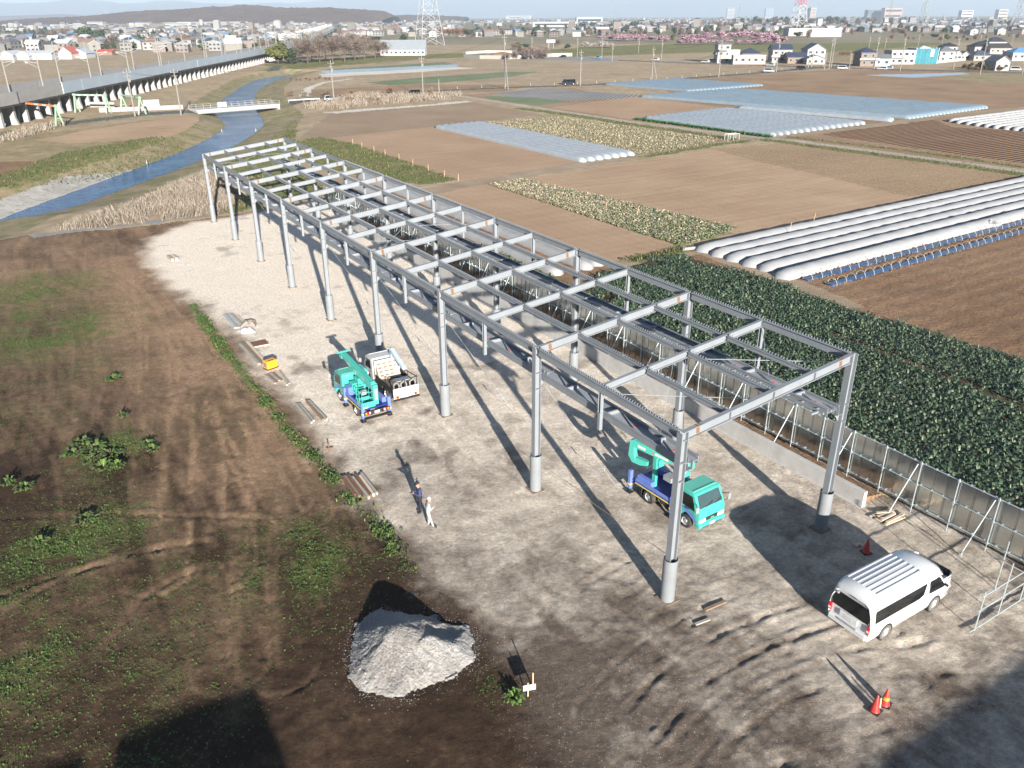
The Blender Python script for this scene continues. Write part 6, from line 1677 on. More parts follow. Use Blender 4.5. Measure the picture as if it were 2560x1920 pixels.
# blue mulch beds with hoops
MUL = mat('blue mulch film', (0.014, 0.05, 0.13), rough=0.25, var=0.2, scale=1.5, dirt=(0.12, 0.15, 0.2))
HOOP = mat('white hoop', (0.55, 0.53, 0.47), rough=0.6)
for k, (x, y) in enumerate(((1738, 606), (1790, 617))):
    a = G(x, y); ln_ = 62
    t = empty('mulch_bed', a, R(34), ['blue film mulch bed with bare hoops next to the big white tunnels', 'outer blue film mulch bed with bare hoops beside brown earth'][k], 'mulch bed')
    m = MB(); m.prism([(-0.42, 0.0), (-0.36, 0.13), (0.36, 0.13), (0.42, 0.0)], 0, ln_, 'x'); m.build('mulch_film', MUL, t)
    hm = MB(); hm.path([(0, 0.5 * math.cos(q_), 0.62 * math.sin(q_)) for q_ in np.linspace(0, PI, 9)], 0.015, 5); hm = hm.mesh('hoop', HOOP)
    for i in range(44): put('hoop', hm, t, (0.5 + i * 1.4, 0, 0), (0, 0.05 * math.sin(i * 2.3), 0))
    lv_ = 500; xx = rg.uniform(0, ln_, lv_); yy = rg.choice([-0.55, 0.55], lv_) + rg.normal(0, 0.08, lv_); A = rg.uniform(0, 6.28, lv_); ln = rg.uniform(0.12, 0.3, lv_)
    o = put('soil_clods', leafmesh('soil_clods', np.stack([xx, yy, np.full(lv_, .02)], -1), A, ln, ln * .8, ln * .5, [SM['soil']]), t); o['kind'] = 'stuff'
# bunched cover at the end of the last white tunnel
heap(G(2135, 488), 1.0, 0.7, 'bunched_cover', 'bunched white plastic cover on the last white tunnel', 'plastic cover', FILMW, 31, 1.5)
# field marker stakes
for k, (x, y, hh) in enumerate(((1308, 455, 1.3), (1376, 468, 1.3), (1703, 510, 1.5), (1755, 488, 1.5))):
    q = G(x, y); m = MB(); m.tube((q.x, q.y, 0), (q.x + .15, q.y, hh), 0.025, n=5); o = m.build('marker_stake', WOODP); tag(o, ['thin marker stake on the tan field edge, farther one', 'thin marker stake on the tan field edge, nearer one', 'thin marker stake beside the white tunnels, nearer one', 'thin marker stake beside the white tunnels, farther one'][k], 'stake')
# white cover rolls by the junction of the plots
q = G(1492, 540); m = MB(); m.tube((q.x - .9, q.y - .3, .15), (q.x + .9, q.y + .4, .15), 0.16); o = m.build('film_roll', FILMW); tag(o, 'short white roll of film at the head of the tunnels', 'film roll')

# ================================================================ PEOPLE
SKIN = mat('skin', (0.32, 0.185, 0.13), rough=0.6); HAIRG = mat('grey hair', (0.30, 0.29, 0.28), rough=0.9); NAVY = mat('navy cloth', (0.030, 0.036, 0.10), rough=0.85); NAVYD = mat('dark trousers', (0.010, 0.011, 0.020), rough=0.85)
PALEB = mat('pale work jacket', (0.30, 0.33, 0.325), rough=0.85); PALET = mat('pale work trousers', (0.31, 0.305, 0.27), rough=0.85); SHOE = mat('dark shoe', (0.02, 0.018, 0.016), rough=0.7)
def figure(name, J, mats_of, parent_label):
    """J: dict joint -> (pos, radius); one skin over the whole figure"""
    order = list(J.keys()); ix = {k: i for i, k in enumerate(order)}
    E_ = [('pelvis', 'waist'), ('waist', 'chest'), ('chest', 'neck'), ('neck', 'jaw'), ('jaw', 'brow'), ('brow', 'crownv'), ('jaw', 'nose')]
    for s in 'LR':
        E_ += [('chest', 'sh' + s), ('sh' + s, 'el' + s), ('el' + s, 'wr' + s), ('wr' + s, 'pa' + s), ('pelvis', 'hi' + s), ('hi' + s, 'kn' + s), ('kn' + s, 'an' + s), ('an' + s, 'to' + s)]
        E_ += [('pa' + s, 'f%d%s' % (i, s)) for i in range(4)] + [('wr' + s, 'th' + s)]
    E_ = [e for e in E_ if e[0] in ix and e[1] in ix]
    me = bpy.data.meshes.new(name); me.from_pydata([J[k][0] for k in order], [(ix[a], ix[b]) for a, b in E_], [])
    o = bpy.data.objects.new(name, me); COL.objects.link(o)
    sk = o.modifiers.new('skin', 'SKIN'); sk.use_smooth_shade = True
    sv = me.skin_vertices[0].data
    for k in order:
        r_ = J[k][1]; sv[ix[k]].radius = (r_, r_) if not isinstance(r_, tuple) else r_
        sv[ix[k]].use_root = (k == 'pelvis')
    sb = o.modifiers.new('sub', 'SUBSURF'); sb.levels = 2; sb.render_levels = 2
    dg = bpy.context.evaluated_depsgraph_get(); ev = o.evaluated_get(dg)
    m2 = bpy.data.meshes.new_from_object(ev); o.modifiers.clear(); o.data = m2
    m2.materials.clear()
    ml, pick = mats_of
    for mm in ml: m2.materials.append(mm)
    segs = [(np.array(J[a][0]), np.array(J[b][0]), a, b) for a, b in E_]
    for p_ in m2.polygons:
        c = np.array(p_.center); best = None
        for a, b, na, nb in segs:
            v = b - a; t = np.clip(np.dot(c - a, v) / (np.dot(v, v) + 1e-9), 0, 1); d = np.linalg.norm(c - a - t * v)
            if best is None or d < best[0]: best = (d, na, nb, t)
        p_.material_index = pick(best[1], best[2], best[3]); p_.use_smooth = True
    return o
def std_pick(a, b, t):
    if b.startswith(('f', 'th', 'pa')) or a.startswith('pa'): return 0
    if a in ('neck', 'jaw', 'brow'): return 0
    if b == 'neck': return 1 if t < 0.75 else 0
    if b.startswith('to'): return 3
    if b.startswith('an'): return 2 if t < 0.93 else 3
    if a.startswith(('hi', 'kn')): return 2
    if b.startswith('hi') or (a == 'pelvis' and b == 'waist' and t < 0.2): return 2
    return 1
def hand(J, s, wr, palm, fd, up, r=0.0085):
    """palm point and finger heading fd, up = back of the hand"""
    wr, palm, fd, up = map(Vector, (wr, palm, fd, up)); side = fd.cross(up).normalized()
    J['pa' + s] = (tuple(palm), (0.034, 0.016))
    for i in range(4):
        J['f%d%s' % (i, s)] = (tuple(palm + side * (0.024 - i * 0.016) + fd * (0.075, 0.085, 0.08, 0.06)[i] - up * 0.02), r)
    J['th' + s] = (tuple((wr + palm) / 2 + side * 0.045 + fd * 0.055), r * 1.15)
# standing figure in navy, looking down at a phone held in both hands
J = {'pelvis': ((0, 0, 0.93), (0.15, 0.12)), 'waist': ((0.0, 0, 1.10), (0.145, 0.115)), 'chest': ((-0.02, 0, 1.34), (0.17, 0.13)), 'neck': ((0.02, 0, 1.47), 0.068), 'jaw': ((0.08, 0, 1.55), (0.066, 0.072)), 'brow': ((0.085, 0, 1.66), (0.078, 0.09)), 'crownv': ((0.06, 0, 1.72), (0.06, 0.065)), 'nose': ((0.185, 0, 1.585), 0.014)}
for s, y in (('L', 1), ('R', -1)):
    J['sh' + s] = ((-0.02, 0.19 * y, 1.40), 0.075); J['el' + s] = ((0.06, 0.25 * y, 1.13), 0.052); J['wr' + s] = ((0.27, 0.09 * y, 1.18), 0.034)
    hand(J, s, J['wr' + s][0], (0.33, 0.06 * y, 1.20), (0.55, -0.7 * y, 0.2), (0.3, 0.4 * y, 0.8))
    J['hi' + s] = ((0, 0.10 * y, 0.88), 0.095); J['kn' + s] = ((0.03, 0.12 * y, 0.48), 0.062); J['an' + s] = ((-0.01, 0.13 * y, 0.09), 0.045); J['to' + s] = ((0.17, 0.15 * y, 0.045), 0.042)
pa_ = figure('person', J, ([SKIN, NAVY, NAVYD, SHOE], std_pick), '')
tag(pa_, 'person in navy jacket and cap looking down at a phone', 'person')
def cap_on(person, c, m, brim=True, name='cap', tilt=0.0):
    q = MB(); q.lathe([(0.102, -0.01), (0.104, 0.03), (0.085, 0.085), (0.045, 0.115), (0.0, 0.122)], 20); q.v = [(x * 1.08, y * 0.92, z) for x, y, z in q.v]
    if brim: q.prism([(0.06, -0.012), (0.19, -0.03), (0.19, -0.022), (0.06, 0.004)], -0.07, 0.07)
    q.build(name, m, person, c, (0, tilt, 0), smooth=True)
cap_on(pa_, (0.075, 0, 1.675), NAVYD, tilt=0.35)
m = MB(); m.box((0.40, 0, 1.215), (0.075, 0.15, 0.012), ry=0.5); ph = m.build('phone', BLACK); tag(ph, 'dark phone held by the person in the navy jacket', 'phone')
m = MB(); m.box((-0.10, -0.15, 0.98), (0.10, 0.06, 0.14)); m.build('belt_pouch', BLACK, pa_, bevel=0.02)
for y in (-0.035, 0.035):
    m = MB(); m.lathe([(0.0, -.006), (0.010, 0), (0.0, .006)], 8, (0.158, y, 1.63), axis='x'); m.build('eye', BLACK, pa_)
pos = P(1051.6, 1281); rzp = PI + R(15)
pa_.location = (pos.x, pos.y, ground_z(pos.x, pos.y) - 0.0); pa_.rotation_euler = (0, 0, rzp)
ph.location = pa_.location; ph.rotation_euler = pa_.rotation_euler
# figure in pale work clothes, walking away to the right
J = {'pelvis': ((0, 0, 0.90), (0.155, 0.125)), 'waist': ((0.01, 0, 1.08), (0.155, 0.12)), 'chest': ((0.04, 0, 1.32), (0.175, 0.135)), 'neck': ((0.07, 0, 1.44), 0.066), 'jaw': ((0.12, 0, 1.54), (0.064, 0.07)), 'brow': ((0.115, 0, 1.63), (0.076, 0.088)), 'crownv': ((0.10, 0, 1.69), (0.06, 0.065)), 'nose': ((0.215, 0, 1.56), 0.014)}
for s, y in (('L', 1), ('R', -1)):
    J['sh' + s] = ((0.03, 0.19 * y, 1.38), 0.075)
    if s == 'L':
        J['el' + s] = ((-0.05, 0.26, 1.10), 0.054); J['wr' + s] = ((-0.04, 0.30, 0.86), 0.035); hand(J, s, J['wr' + s][0], (-0.02, 0.30, 0.79), (0.15, 0, -1), (0, 1, 0))
    else:
        J['el' + s] = ((0.10, -0.26, 1.12), 0.054); J['wr' + s] = ((0.24, -0.20, 1.22), 0.035); hand(J, s, J['wr' + s][0], (0.29, -0.17, 1.27), (0.6, 0.3, 0.7), (0, -1, 0.3))
J['hiL'] = ((0, 0.10, 0.86), 0.10); J['knL'] = ((0.05, 0.11, 0.46), 0.068); J['anL'] = ((0.0, 0.11, 0.09), 0.048); J['toL'] = ((0.17, 0.13, 0.045), 0.042)
J['hiR'] = ((0, -0.10, 0.86), 0.10); J['knR'] = ((0.10, -0.11, 0.47), 0.068); J['anR'] = ((0.22, -0.12, 0.10), 0.048); J['toR'] = ((0.39, -0.14, 0.06), 0.042)
pb_ = figure('person', J, ([SKIN, PALEB, PALET, SHOE], std_pick), '')
tag(pb_, 'grey-haired person in pale work clothes standing beside the person in navy', 'person')
q = MB(); q.lathe([(0.094, -0.06), (0.100, 0.0), (0.09, 0.05), (0.05, 0.088), (0.0, 0.096)], 18); q.v = [(x * 1.06 - 0.02, y * 0.95, z) for x, y, z in q.v]; q.build('hair', HAIRG, pb_, (0.10, 0, 1.645), (0, -0.25, 0), smooth=True)
for y in (-0.035, 0.035):
    m = MB(); m.lathe([(0.0, -.006), (0.010, 0), (0.0, .006)], 8, (0.188, y, 1.60), axis='x'); m.build('eye', BLACK, pb_)
    m = MB(); m.lathe([(0.0, -.01), (0.03, 0), (0.0, .01)], 10, (0.10, y * 2.35, 1.58), axis='y'); m.build('ear', SKIN, pb_)
pos = P(1072, 1318)
pb_.location = (pos.x, pos.y, ground_z(pos.x, pos.y)); pb_.rotation_euler = (0, 0, R(12))

# ================================================================ RIVER BRIDGE, VIADUCT AND THEIR SURROUNDINGS
BRW = mat('white bridge paint', (0.24, 0.24, 0.235), rough=0.6, var=0.1, scale=1)
VCON = mat('viaduct concrete', (0.30, 0.29, 0.275), rough=0.9, var=0.12, scale=0.4, dirt=(0.22, 0.21, 0.195), damt=0.6, dscale=0.25)
BARR = mat('blue grey noise barrier', (0.35, 0.405, 0.45), rough=0.6, var=0.05, scale=0.3)
POLEC = mat('concrete pole', (0.20, 0.19, 0.175), rough=0.85, var=0.08)
MINT = mat('pale green paint', (0.20, 0.31, 0.215), rough=0.5, var=0.08)
WHT = mat('white enamel', (0.34, 0.34, 0.33), rough=0.6, var=0.05)

b0 = P(492, 279); b1 = P(700, 263); dB = (b1 - b0); LB = dB.length; aB = math.atan2(dB.y, dB.x)
br = empty('bridge', b0, aB, 'short white railed road bridge across the river', 'bridge')
BW = 5.2
m = MB(); m.bx(0, LB, 0, BW, 0.05, 0.35); m.build('deck', CONC, br)
for y in (0.0, BW - 0.4):
    m = MB(); m.bx(0.3, LB - 0.3, y, y + 0.4, -0.65, 0.045); m.build('girder', BRW, br)
for x in (0.2, LB - 0.7):
    m = MB(); m.bx(x, x + 0.5, -0.2, BW + 0.2, -2.6, 0.04); m.build('abutment', CONC, br)
pst = MB().bx(-0.05, 0.05, -0.05, 0.05, 0.35, 1.35).mesh('rail_post', BRW)
rlm = MB().bx(0, LB, -0.03, 0.03, -0.03, 0.03).mesh('rail', BRW)
for y in (0.12, BW - 0.12):
    for i in range(13): put('rail_post', pst, br, (i * LB / 12, y, 0))
    for z in (0.80, 1.30): put('rail', rlm, br, (0, y, z))
m = MB(); m.box((LB * 0.30, 0.02, 1.25), (2.4, 0.05, 1.3)); sgn = m.build('notice_board', mat('cream board', (0.36, 0.35, 0.30), rough=0.7), None, b0, (0, 0, aB)); tag(sgn, 'pale cream notice board fixed on the bridge railing', 'board')
# guard rail from the bridge along the road
gp = [P(x, y) for x, y in ((722, 258), (760, 255), (800, 253))]
t = empty('guard_rail', gp[0], 0, 'white guard rail along the road beyond the bridge', 'guard rail')
m = MB(); [m.bar(a - gp[0] + Vector((0, 0, .75)), b - gp[0] + Vector((0, 0, .75)), 0.08, 0.35) for a, b in zip(gp[:-1], gp[1:])]; m.build('rail', WHT, t)
for a in gp: 
    m = MB(); m.box(a - gp[0] + Vector((0, 0, .4)), (0.1, 0.1, 0.8)); m.build('post', WHT, t)

# ---- elevated railway
VP = [Vector((-109, 120, 0)), Vector((-111.5, 186, 0)), Vector((-114.5, 225, 0)), Vector((-121.5, 325, 0)), Vector((-128.5, 433, 0)), Vector((-134, 508, 0)), Vector((-152, 660, 0)), Vector((-226, 1093, 0)), Vector((-420, 2150, 0))]
def along(pts, step):
    out = []; d = 0.0; i = 0; need = 0.0
    for a, b in zip(pts[:-1], pts[1:]):
        Lg = (b - a).length; t = need
        while t < Lg: out.append((a.lerp(b, t / Lg), (b - a).normalized())); t += step
        need = t - Lg
    return out
VW = 11.0
via = empty('railway_viaduct', VP[1], 0, 'long concrete elevated railway with blue grey noise barrier beyond the river', 'viaduct')
spans = along(VP, 12.0)
Lc = 12.0
dk = MB(); dk.bx(0, Lc - 0.03, 0, VW, 4.6, 5.25); dk.bx(0, Lc - 0.03, 1.4, 2.3, 3.9, 4.598); dk.bx(0, Lc - 0.03, VW - 2.3, VW - 1.4, 3.9, 4.598); dk = dk.mesh('deck_span', VCON)
pr = MB().bx(0, Lc - 0.03, 0, 0.22, 5.25, 7.25).mesh('parapet', VCON)
ba = MB().bx(0, Lc - 0.06, -0.10, 0.10, 4.75, 7.45).mesh('barrier_panel', BARR)
pi_ = MB(); pi_.bx(-0.45, 0.45, 1.3, 2.4, -0.3, 4.0); pi_.bx(-0.45, 0.45, VW - 2.4, VW - 1.3, -0.3, 4.0); pi_.bx(-0.4, 0.4, 2.4, VW - 2.4, 3.2, 4.0); pi_ = pi_.mesh('pier', VCON)
wl_ = MB().bx(-0.3, 0.3, 2.0, VW - 2.0, 0, 3.6).mesh('pier_wall', VCON)
bt = MB(); bt.prism([(-0.5, -0.2), (1.0, -0.2), (0.3, 2.3)], -0.35, 0.35, 'x'); bt = bt.mesh('footing', mat('pale footing', (0.23, 0.225, 0.21), rough=0.9))
for k, (q, d) in enumerate(spans):
    if q.y > 1500: break
    ang = math.atan2(d.y, d.x)
    c = put('deck_span', dk, via, q - via.location, (0, 0, ang))
    put('parapet', pr, c, (0, 0, 0)); put('parapet', pr, c, (0, VW - 0.22, 0))
    if q.y > 210: put('barrier_panel', ba, c, (0.03, -0.10, 0))
    if q.y < 620:
        for j_ in (0, 1):
            s_ = put('pier', pi_, via, q + d * (j_ * 6.0) - via.location, (0, 0, ang)); put('pier_wall', wl_, s_) if j_ == 0 else None
            put('footing', bt, s_, (0, 1.2, 0)) if j_ == 0 else None
# rails seen on the deck are hidden; masts stand on the parapets
mast = MB(); mast.tube((0, 0, 5.0), (0, 0, 16.4), 0.20, 0.13, 8); mast = mast.mesh('mast', POLEC)
armm = MB(); armm.bar((0, 0, 12.4), (0, 3.2, 12.9), 0.07, 0.07); armm.bar((0, 0, 11.3), (0, 3.0, 12.8), 0.05, 0.05); armm = armm.mesh('bracket_arm', GALV)
ins = MB().box((0, 2.6, 12.5), (0.12, 0.6, 0.16)).mesh('insulator', WHT)
boxm = MB().box((0, 0, 10.0), (0.4, 0.4, 0.9)).mesh('mast_box', POLEC)
for k, (q, d) in enumerate(along(VP, 29.0)):
    if q.y > 1350 or q.y < 150: continue
    ang = math.atan2(d.y, d.x); n_ = Vector((-d.y, d.x, 0))
    for s_ in (0, 1):
        lb = 'concrete catenary mast on the %s side of the elevated railway' % ('near' if s_ == 0 else 'far')
        e = empty('catenary_mast', q + n_ * (0.45 if s_ == 0 else VW - 0.45) + d * (0 if s_ == 0 else 4.0), ang + (PI if s_ else 0), lb, 'mast', 'catenary masts on the railway')
        put('mast', mast, e); put('bracket_arm', armm, e)
        if q.y < 500: put('insulator', ins, e)

# ---- green height-limit portals
def portal(a, b, h, label, barm):
    d = b - a; ang = math.atan2(d.y, d.x); t = empty('height_portal', a, ang, label, 'portal', 'green height portals')
    for k, x in enumerate((0, d.length)):
        m = MB(); m.tube((x, -0.9, 0), (x, 0, h), 0.22, 0.18, 8); m.tube((x, 1.0, 0), (x, 0, h), 0.22, 0.18, 8); m.bar((x, -0.5, h * 0.4), (x, 0.6, h * 0.4), 0.15, 0.15)
        m.lathe([(0.0, -0.35), (0.36, -0.30), (0.36, 0.30), (0.0, 0.35)], 12, (x, 0, h), axis='x'); m.build('leg_frame', MINT, t)
    n_ = 9
    for i in range(n_):
        m = MB(); m.bx(d.length * i / n_, d.length * (i + 1) / n_, -0.16, 0.16, h - 0.2, h + 0.2); m.build('crossbar', barm[i % len(barm)], t)
ORB = mat('orange bar paint', (0.50, 0.17, 0.05), rough=0.6)
Q1 = lambda x, y: P(x / 2.572, 200 + y / 2.572)
portal(Q1(150, 268), Q1(385, 297), 4.3, 'green portal with an orange and white bar, nearest the frame edge', [ORB, WHT, ORB, ORB, WHT])
portal(Q1(500, 208), Q1(700, 212), 4.3, 'green portal with a plain pale bar beneath the viaduct', [MINT, WHT])
portal(Q1(800, 200), Q1(915, 222), 4.0, 'green portal seen obliquely, right of the other two', [MINT])
for k, (p0, p1, hh, lb) in enumerate(((Q1(580, 175), Q1(740, 178), 1.4, 'long white block wall under the viaduct'), (Q1(640, 212), Q1(1180, 190), 1.2, 'low pinkish road barrier between the portals and the bridge'), (Q1(920, 185), Q1(1030, 180), 2.2, 'stacked white panels beside the oblique green portal'))):
    d = p1 - p0; t = empty('road_barrier', p0, math.atan2(d.y, d.x), lb, 'barrier')
    n_ = max(2, int(d.length / 2.5))
    pm2 = MB().bx(0.02, d.length / n_ - 0.02, -0.06, 0.06, 0.1 if k == 1 else 0, hh).mesh('barrier_panel', mat('barrier %d' % k, (0.30, 0.29, 0.28) if k != 1 else (0.28, 0.24, 0.225), rough=0.7))
    for i in range(n_): put('barrier_panel', pm2, t, (i * d.length / n_, 0, 0))
# white egrets at the river
for k, (x, y) in enumerate(((555, 332), (640, 331), (368, 413))):
    q = P(x, y, WZ); 
    m = MB(); m.lathe([(0.0, 0.25), (0.10, 0.30), (0.13, 0.42), (0.06, 0.55), (0.035, 0.62), (0.03, 0.85), (0.045, 0.90), (0.0, 0.97)], 10, (q.x, q.y, WZ)); m.tube((q.x, q.y, WZ + .9), (q.x + .16, q.y, WZ + .88), 0.02, 0.004, 5); m.tube((q.x, q.y - .04, WZ - .1), (q.x, q.y - .04, WZ + .3), 0.012); m.tube((q.x, q.y + .04, WZ - .1), (q.x, q.y + .04, WZ + .3), 0.012)
    o = m.build('egret', WHITE, smooth=True); tag(o, ['white wading bird by the far bank below the bridge', 'white wading bird near the grassy bank below the bridge', 'white wading bird where the revetment ends'][k], 'bird')

# ================================================================ UTILITY POLES
def upole(bx_, by_, tx_, ty_, label, big=True, strut=None, group='concrete utility poles'):
    base = P(bx_, by_); h = HT(base, tx_ / KD, ty_ / KD)
    h = min(max(h, 4), 18)
    e = empty('utility_pole', base, TH, label, 'utility pole', group)
    m = MB(); m.tube((0, 0, 0), (0, 0, h), 0.19, 0.11, 8); m.build('pole', POLEC, e)
    if big:
        m = MB(); m.bar((-0.9, 0, h - 0.9), (0.9, 0, h - 0.9), 0.1, 0.1); m.bar((-0.7, 0, h - 1.7), (0.7, 0, h - 1.7), 0.1, 0.1); m.build('crossarm', POLEC, e)
        m = MB(); m.tube((0.35, 0, h - 3.1), (0.35, 0, h - 2.3), 0.22, n=8); m.box((0.17, 0, h - 2.7), (0.3, .1, .1)); m.build('transformer', POLEC, e)
        for x in (-0.8, 0.8): m = MB(); m.box((x, 0, h - 0.75), (0.1, 0.1, 0.25)); m.build('insulator', WHT, e)
    if strut:
        sb = P(*strut) - base; sb.rotate(Matrix.Rotation(-TH, 3, 'Z'))
        m = MB(); m.tube(sb, (0, 0, h * 0.72), 0.12, 0.10, 6); m.build('strut', POLEC, e)
    return base, h
Z2 = lambda x, y: (640 + x / 3.456, 40 + y / 3.456)
Z3 = lambda x, y: (1280 + x / 3.456, y / 3.456)
Z4 = lambda x, y: (1920 + x / 3.456, y / 3.456)
PL = {}
PL[1] = upole(338, 291, 317, 171, 'utility pole in front of the oblique green portal')
PL[2] = upole(453, 287.5, 433.5, 171, 'utility pole with a transformer at the bridge approach')
PL[3] = upole(*Z2(675, 740), *Z2(655, 380), 'utility pole standing in the reeds beyond the bridge')
PL[4] = upole(*Z2(1445, 695), *Z2(1427, 340), 'utility pole beside the dark car behind the reeds')
upole(*Z2(1582, 660), *Z2(1582, 565), 'short bare pole beside the road, between two tall poles', False)
PL[5] = upole(*Z2(2150, 630), *Z2(2150, 160), 'tall braced utility pole left of the driving black car', True, Z2(2180, 640))
PL[6] = upole(*Z3(590, 740), *Z3(597, 430), 'utility pole just right of the driving black car')
PL[7] = upole(*Z3(1207, 690), *Z3(1222, 405), 'braced utility pole above the blue tunnels', True, Z3(1252, 695))
PL[8] = upole(*Z3(1785, 668), *Z3(1815, 330), 'utility pole before the white three-storey house')
PL[9] = upole(*Z4(70, 625), *Z4(105, 340), 'utility pole before the white house with navy gable')
FARP = [(Z3(172, 460), Z3(172, 320)), (Z3(320, 465), Z3(322, 330)), (Z3(563, 495), Z3(567, 325)), (Z3(775, 510), Z3(780, 320)), (Z3(865, 530), Z3(866, 370)), (Z3(1090, 500), Z3(1095, 330)), (Z3(1290, 520), Z3(1297, 335)),
        (Z4(525, 600), Z4(555, 330)), (Z4(545, 585), Z4(578, 320)), (Z4(915, 600), Z4(960, 315)), (Z4(1140, 615), Z4(1190, 325)), (Z4(1600, 600), Z4(1650, 320)), (Z4(1830, 645), Z4(1885, 325)), (Z4(700, 600), Z4(715, 455)),
        (Z4(375, 575), Z4(390, 420)), (Z4(345, 590), Z4(358, 440)), (Z4(485, 600), Z4(503, 450)), (Z4(870, 420), Z4(878, 315)), (Z4(1005, 440), Z4(1018, 322)), (Z4(1295, 400), Z4(1308, 300)), (Z4(1500, 390), Z4(1510, 295)), (Z4(1820, 420), Z4(1830, 290)), (Z4(2100, 400), Z4(2115, 290)), (Z4(2195, 640), Z4(2212, 520))]
FPL = ['by the concrete underpass, first along the far road', 'by the white roadside board on the far road', 'third along the far road from the underpass', 'fourth along the far road, before the white blossom', 'short one before the white blossom trees', 'fifth along the far road, before the pink blossom', 'sixth along the far road, before the pink blossom',
       'of a close pair beside the navy gabled house, left one', 'of a close pair beside the navy gabled house, right one', 'before the dark roofed balcony house', 'before the white box house', 'before the grey roofed house', 'tallest in front of the dark hedge', 'with a lamp arm beside the road', 'before the large navy gable, left one', 'before the large navy gable, low one', 'before the white gable end wall',
       'on the dry meadow behind the houses, first', 'on the dry meadow behind the houses, second', 'on the dry meadow behind the houses, third', 'on the dry meadow behind the houses, fourth', 'behind the dark roofs on the far plot', 'behind the blue roofed house', 'at the picture edge by the parked cars']
for (b_, t_), lb in zip(FARP, FPL): upole(*b_, *t_, 'utility pole ' + lb)
# overhead wires between the near poles
WIRE = mat('black wire', (0.03, 0.03, 0.03), rough=0.5)
for k, (i, j_) in enumerate(((1, 2), (2, 3), (3, 4), (4, 5), (5, 6), (6, 7), (7, 8), (8, 9))):
    (a, ha), (b, hb) = PL[i], PL[j_]
    m = MB()
    for dx in (-0.7, 0.7):
        o_ = BX * dx; pts = []
        for t_ in np.linspace(0, 1, 9):
            q = a.lerp(b, t_) + o_; q.z = (ha - 0.7) * (1 - t_) + (hb - 0.7) * t_ - 4 * t_ * (1 - t_) * 0.9; pts.append(q)
        m.path(pts, 0.02, 4)
    o = m.build('overhead_wire', WIRE); tag(o, 'thin overhead wires sagging between poles %s' % ['by the portals and bridge', 'over the river to the reeds', 'above the pink reeds', 'over the green strip field', 'above the driving black car', 'over the tan field before the tunnels', 'above the blue tunnels', 'to the pole before the navy gable'][k], 'wire', 'overhead wires')

# ================================================================ CARS
CARP = {}
def far_car(p, heading, col, label, L_=4.4, H_=1.5, W_=1.7, van=False):
    e = empty('parked_car' if 'parked' in label else 'car', p, heading, label, 'car')
    key = tuple(col)
    if key not in CARP: CARP[key] = mat('car paint %d' % len(CARP), col, rough=0.25, coat=0.4)
    h2 = H_ * 0.55
    low = [(-L_ / 2, 0.35), (-L_ / 2 + 0.02, h2), (L_ / 2 - 0.9, h2), (L_ / 2 - 0.05, h2 - 0.14), (L_ / 2, 0.35)]
    m = MB(); m.prism(low, -W_ / 2, W_ / 2); m.build('body', CARP[key], e, bevel=0.05)
    top = [(-L_ / 2 + 0.1, h2), (-L_ / 2 + 0.35, H_), (L_ / 2 - 1.9, H_), (L_ / 2 - 1.1, h2)] if not van else [(-L_ / 2 + 0.02, h2), (-L_ / 2 + 0.12, H_), (L_ / 2 - 1.0, H_), (L_ / 2 - 0.3, h2)]
    m = MB(); m.prism(top, -W_ / 2 + 0.12, W_ / 2 - 0.12); m.build('cabin', CARP[key], e, bevel=0.04)
    for s_ in (-1, 1):
        m = MB(); c = [(x * 0.9, h2 + 0.04 + (z - h2) * 0.82) for x, z in top]; m.add([(x, s_ * (W_ / 2 - 0.112), z) for x, z in c], [(0, 1, 2, 3)]); m.build('side_window', GLASS, e, fix=False)
    (xa, za), (xb, zb) = top[2], top[3]
    m = MB(); m.add([(xa + 0.03, -W_ / 2 + 0.2, za - 0.04), (xa + 0.03, W_ / 2 - 0.2, za - 0.04), (xb + 0.015, W_ / 2 - 0.2, zb + 0.05), (xb + 0.015, -W_ / 2 + 0.2, zb + 0.05)], [(0, 1, 2, 3)]); m.build('windscreen', GLASS, e, fix=False)
    for s_ in (-1, 1):
        m = MB(); m.box((L_ / 2 - 0.02, s_ * (W_ / 2 - 0.25), 0.62), (0.06, 0.3, 0.14)); m.build('headlight', CLEAR, e)
        for x in (-L_ / 2 + 0.85, L_ / 2 - 0.8):
            w = put('wheel', CARW[0], e, (x, s_ * (W_ / 2 - 0.1), 0.32), (0, 0, 0 if s_ < 0 else PI)); put('rim', CARW[1], w)
CARW = wheel_mesh(0.32, 0.2)
hR = math.atan2(*(Vector(R1[5]) - Vector(R1[4])).yx)
far_car(P(1421, 211.5), hR + PI, (0.012, 0.016, 0.03), 'black estate car driving along the field road past the tunnels', 4.8, 1.85, 1.9, True)
far_car(Z2 and P(*Z2(1365, 690)), hR + PI, (0.02, 0.02, 0.02), 'black van half hidden by reeds beside the road', 3.9, 1.9, 1.6, True)
far_car(P(*Z2(640, 735)), hR, (0.30, 0.32, 0.35), 'silver small car half hidden by the reeds near the bridge', 3.4, 1.6, 1.5)
h2_ = math.atan2(*(Vector(R2[3]) - Vector(R2[2])).yx)
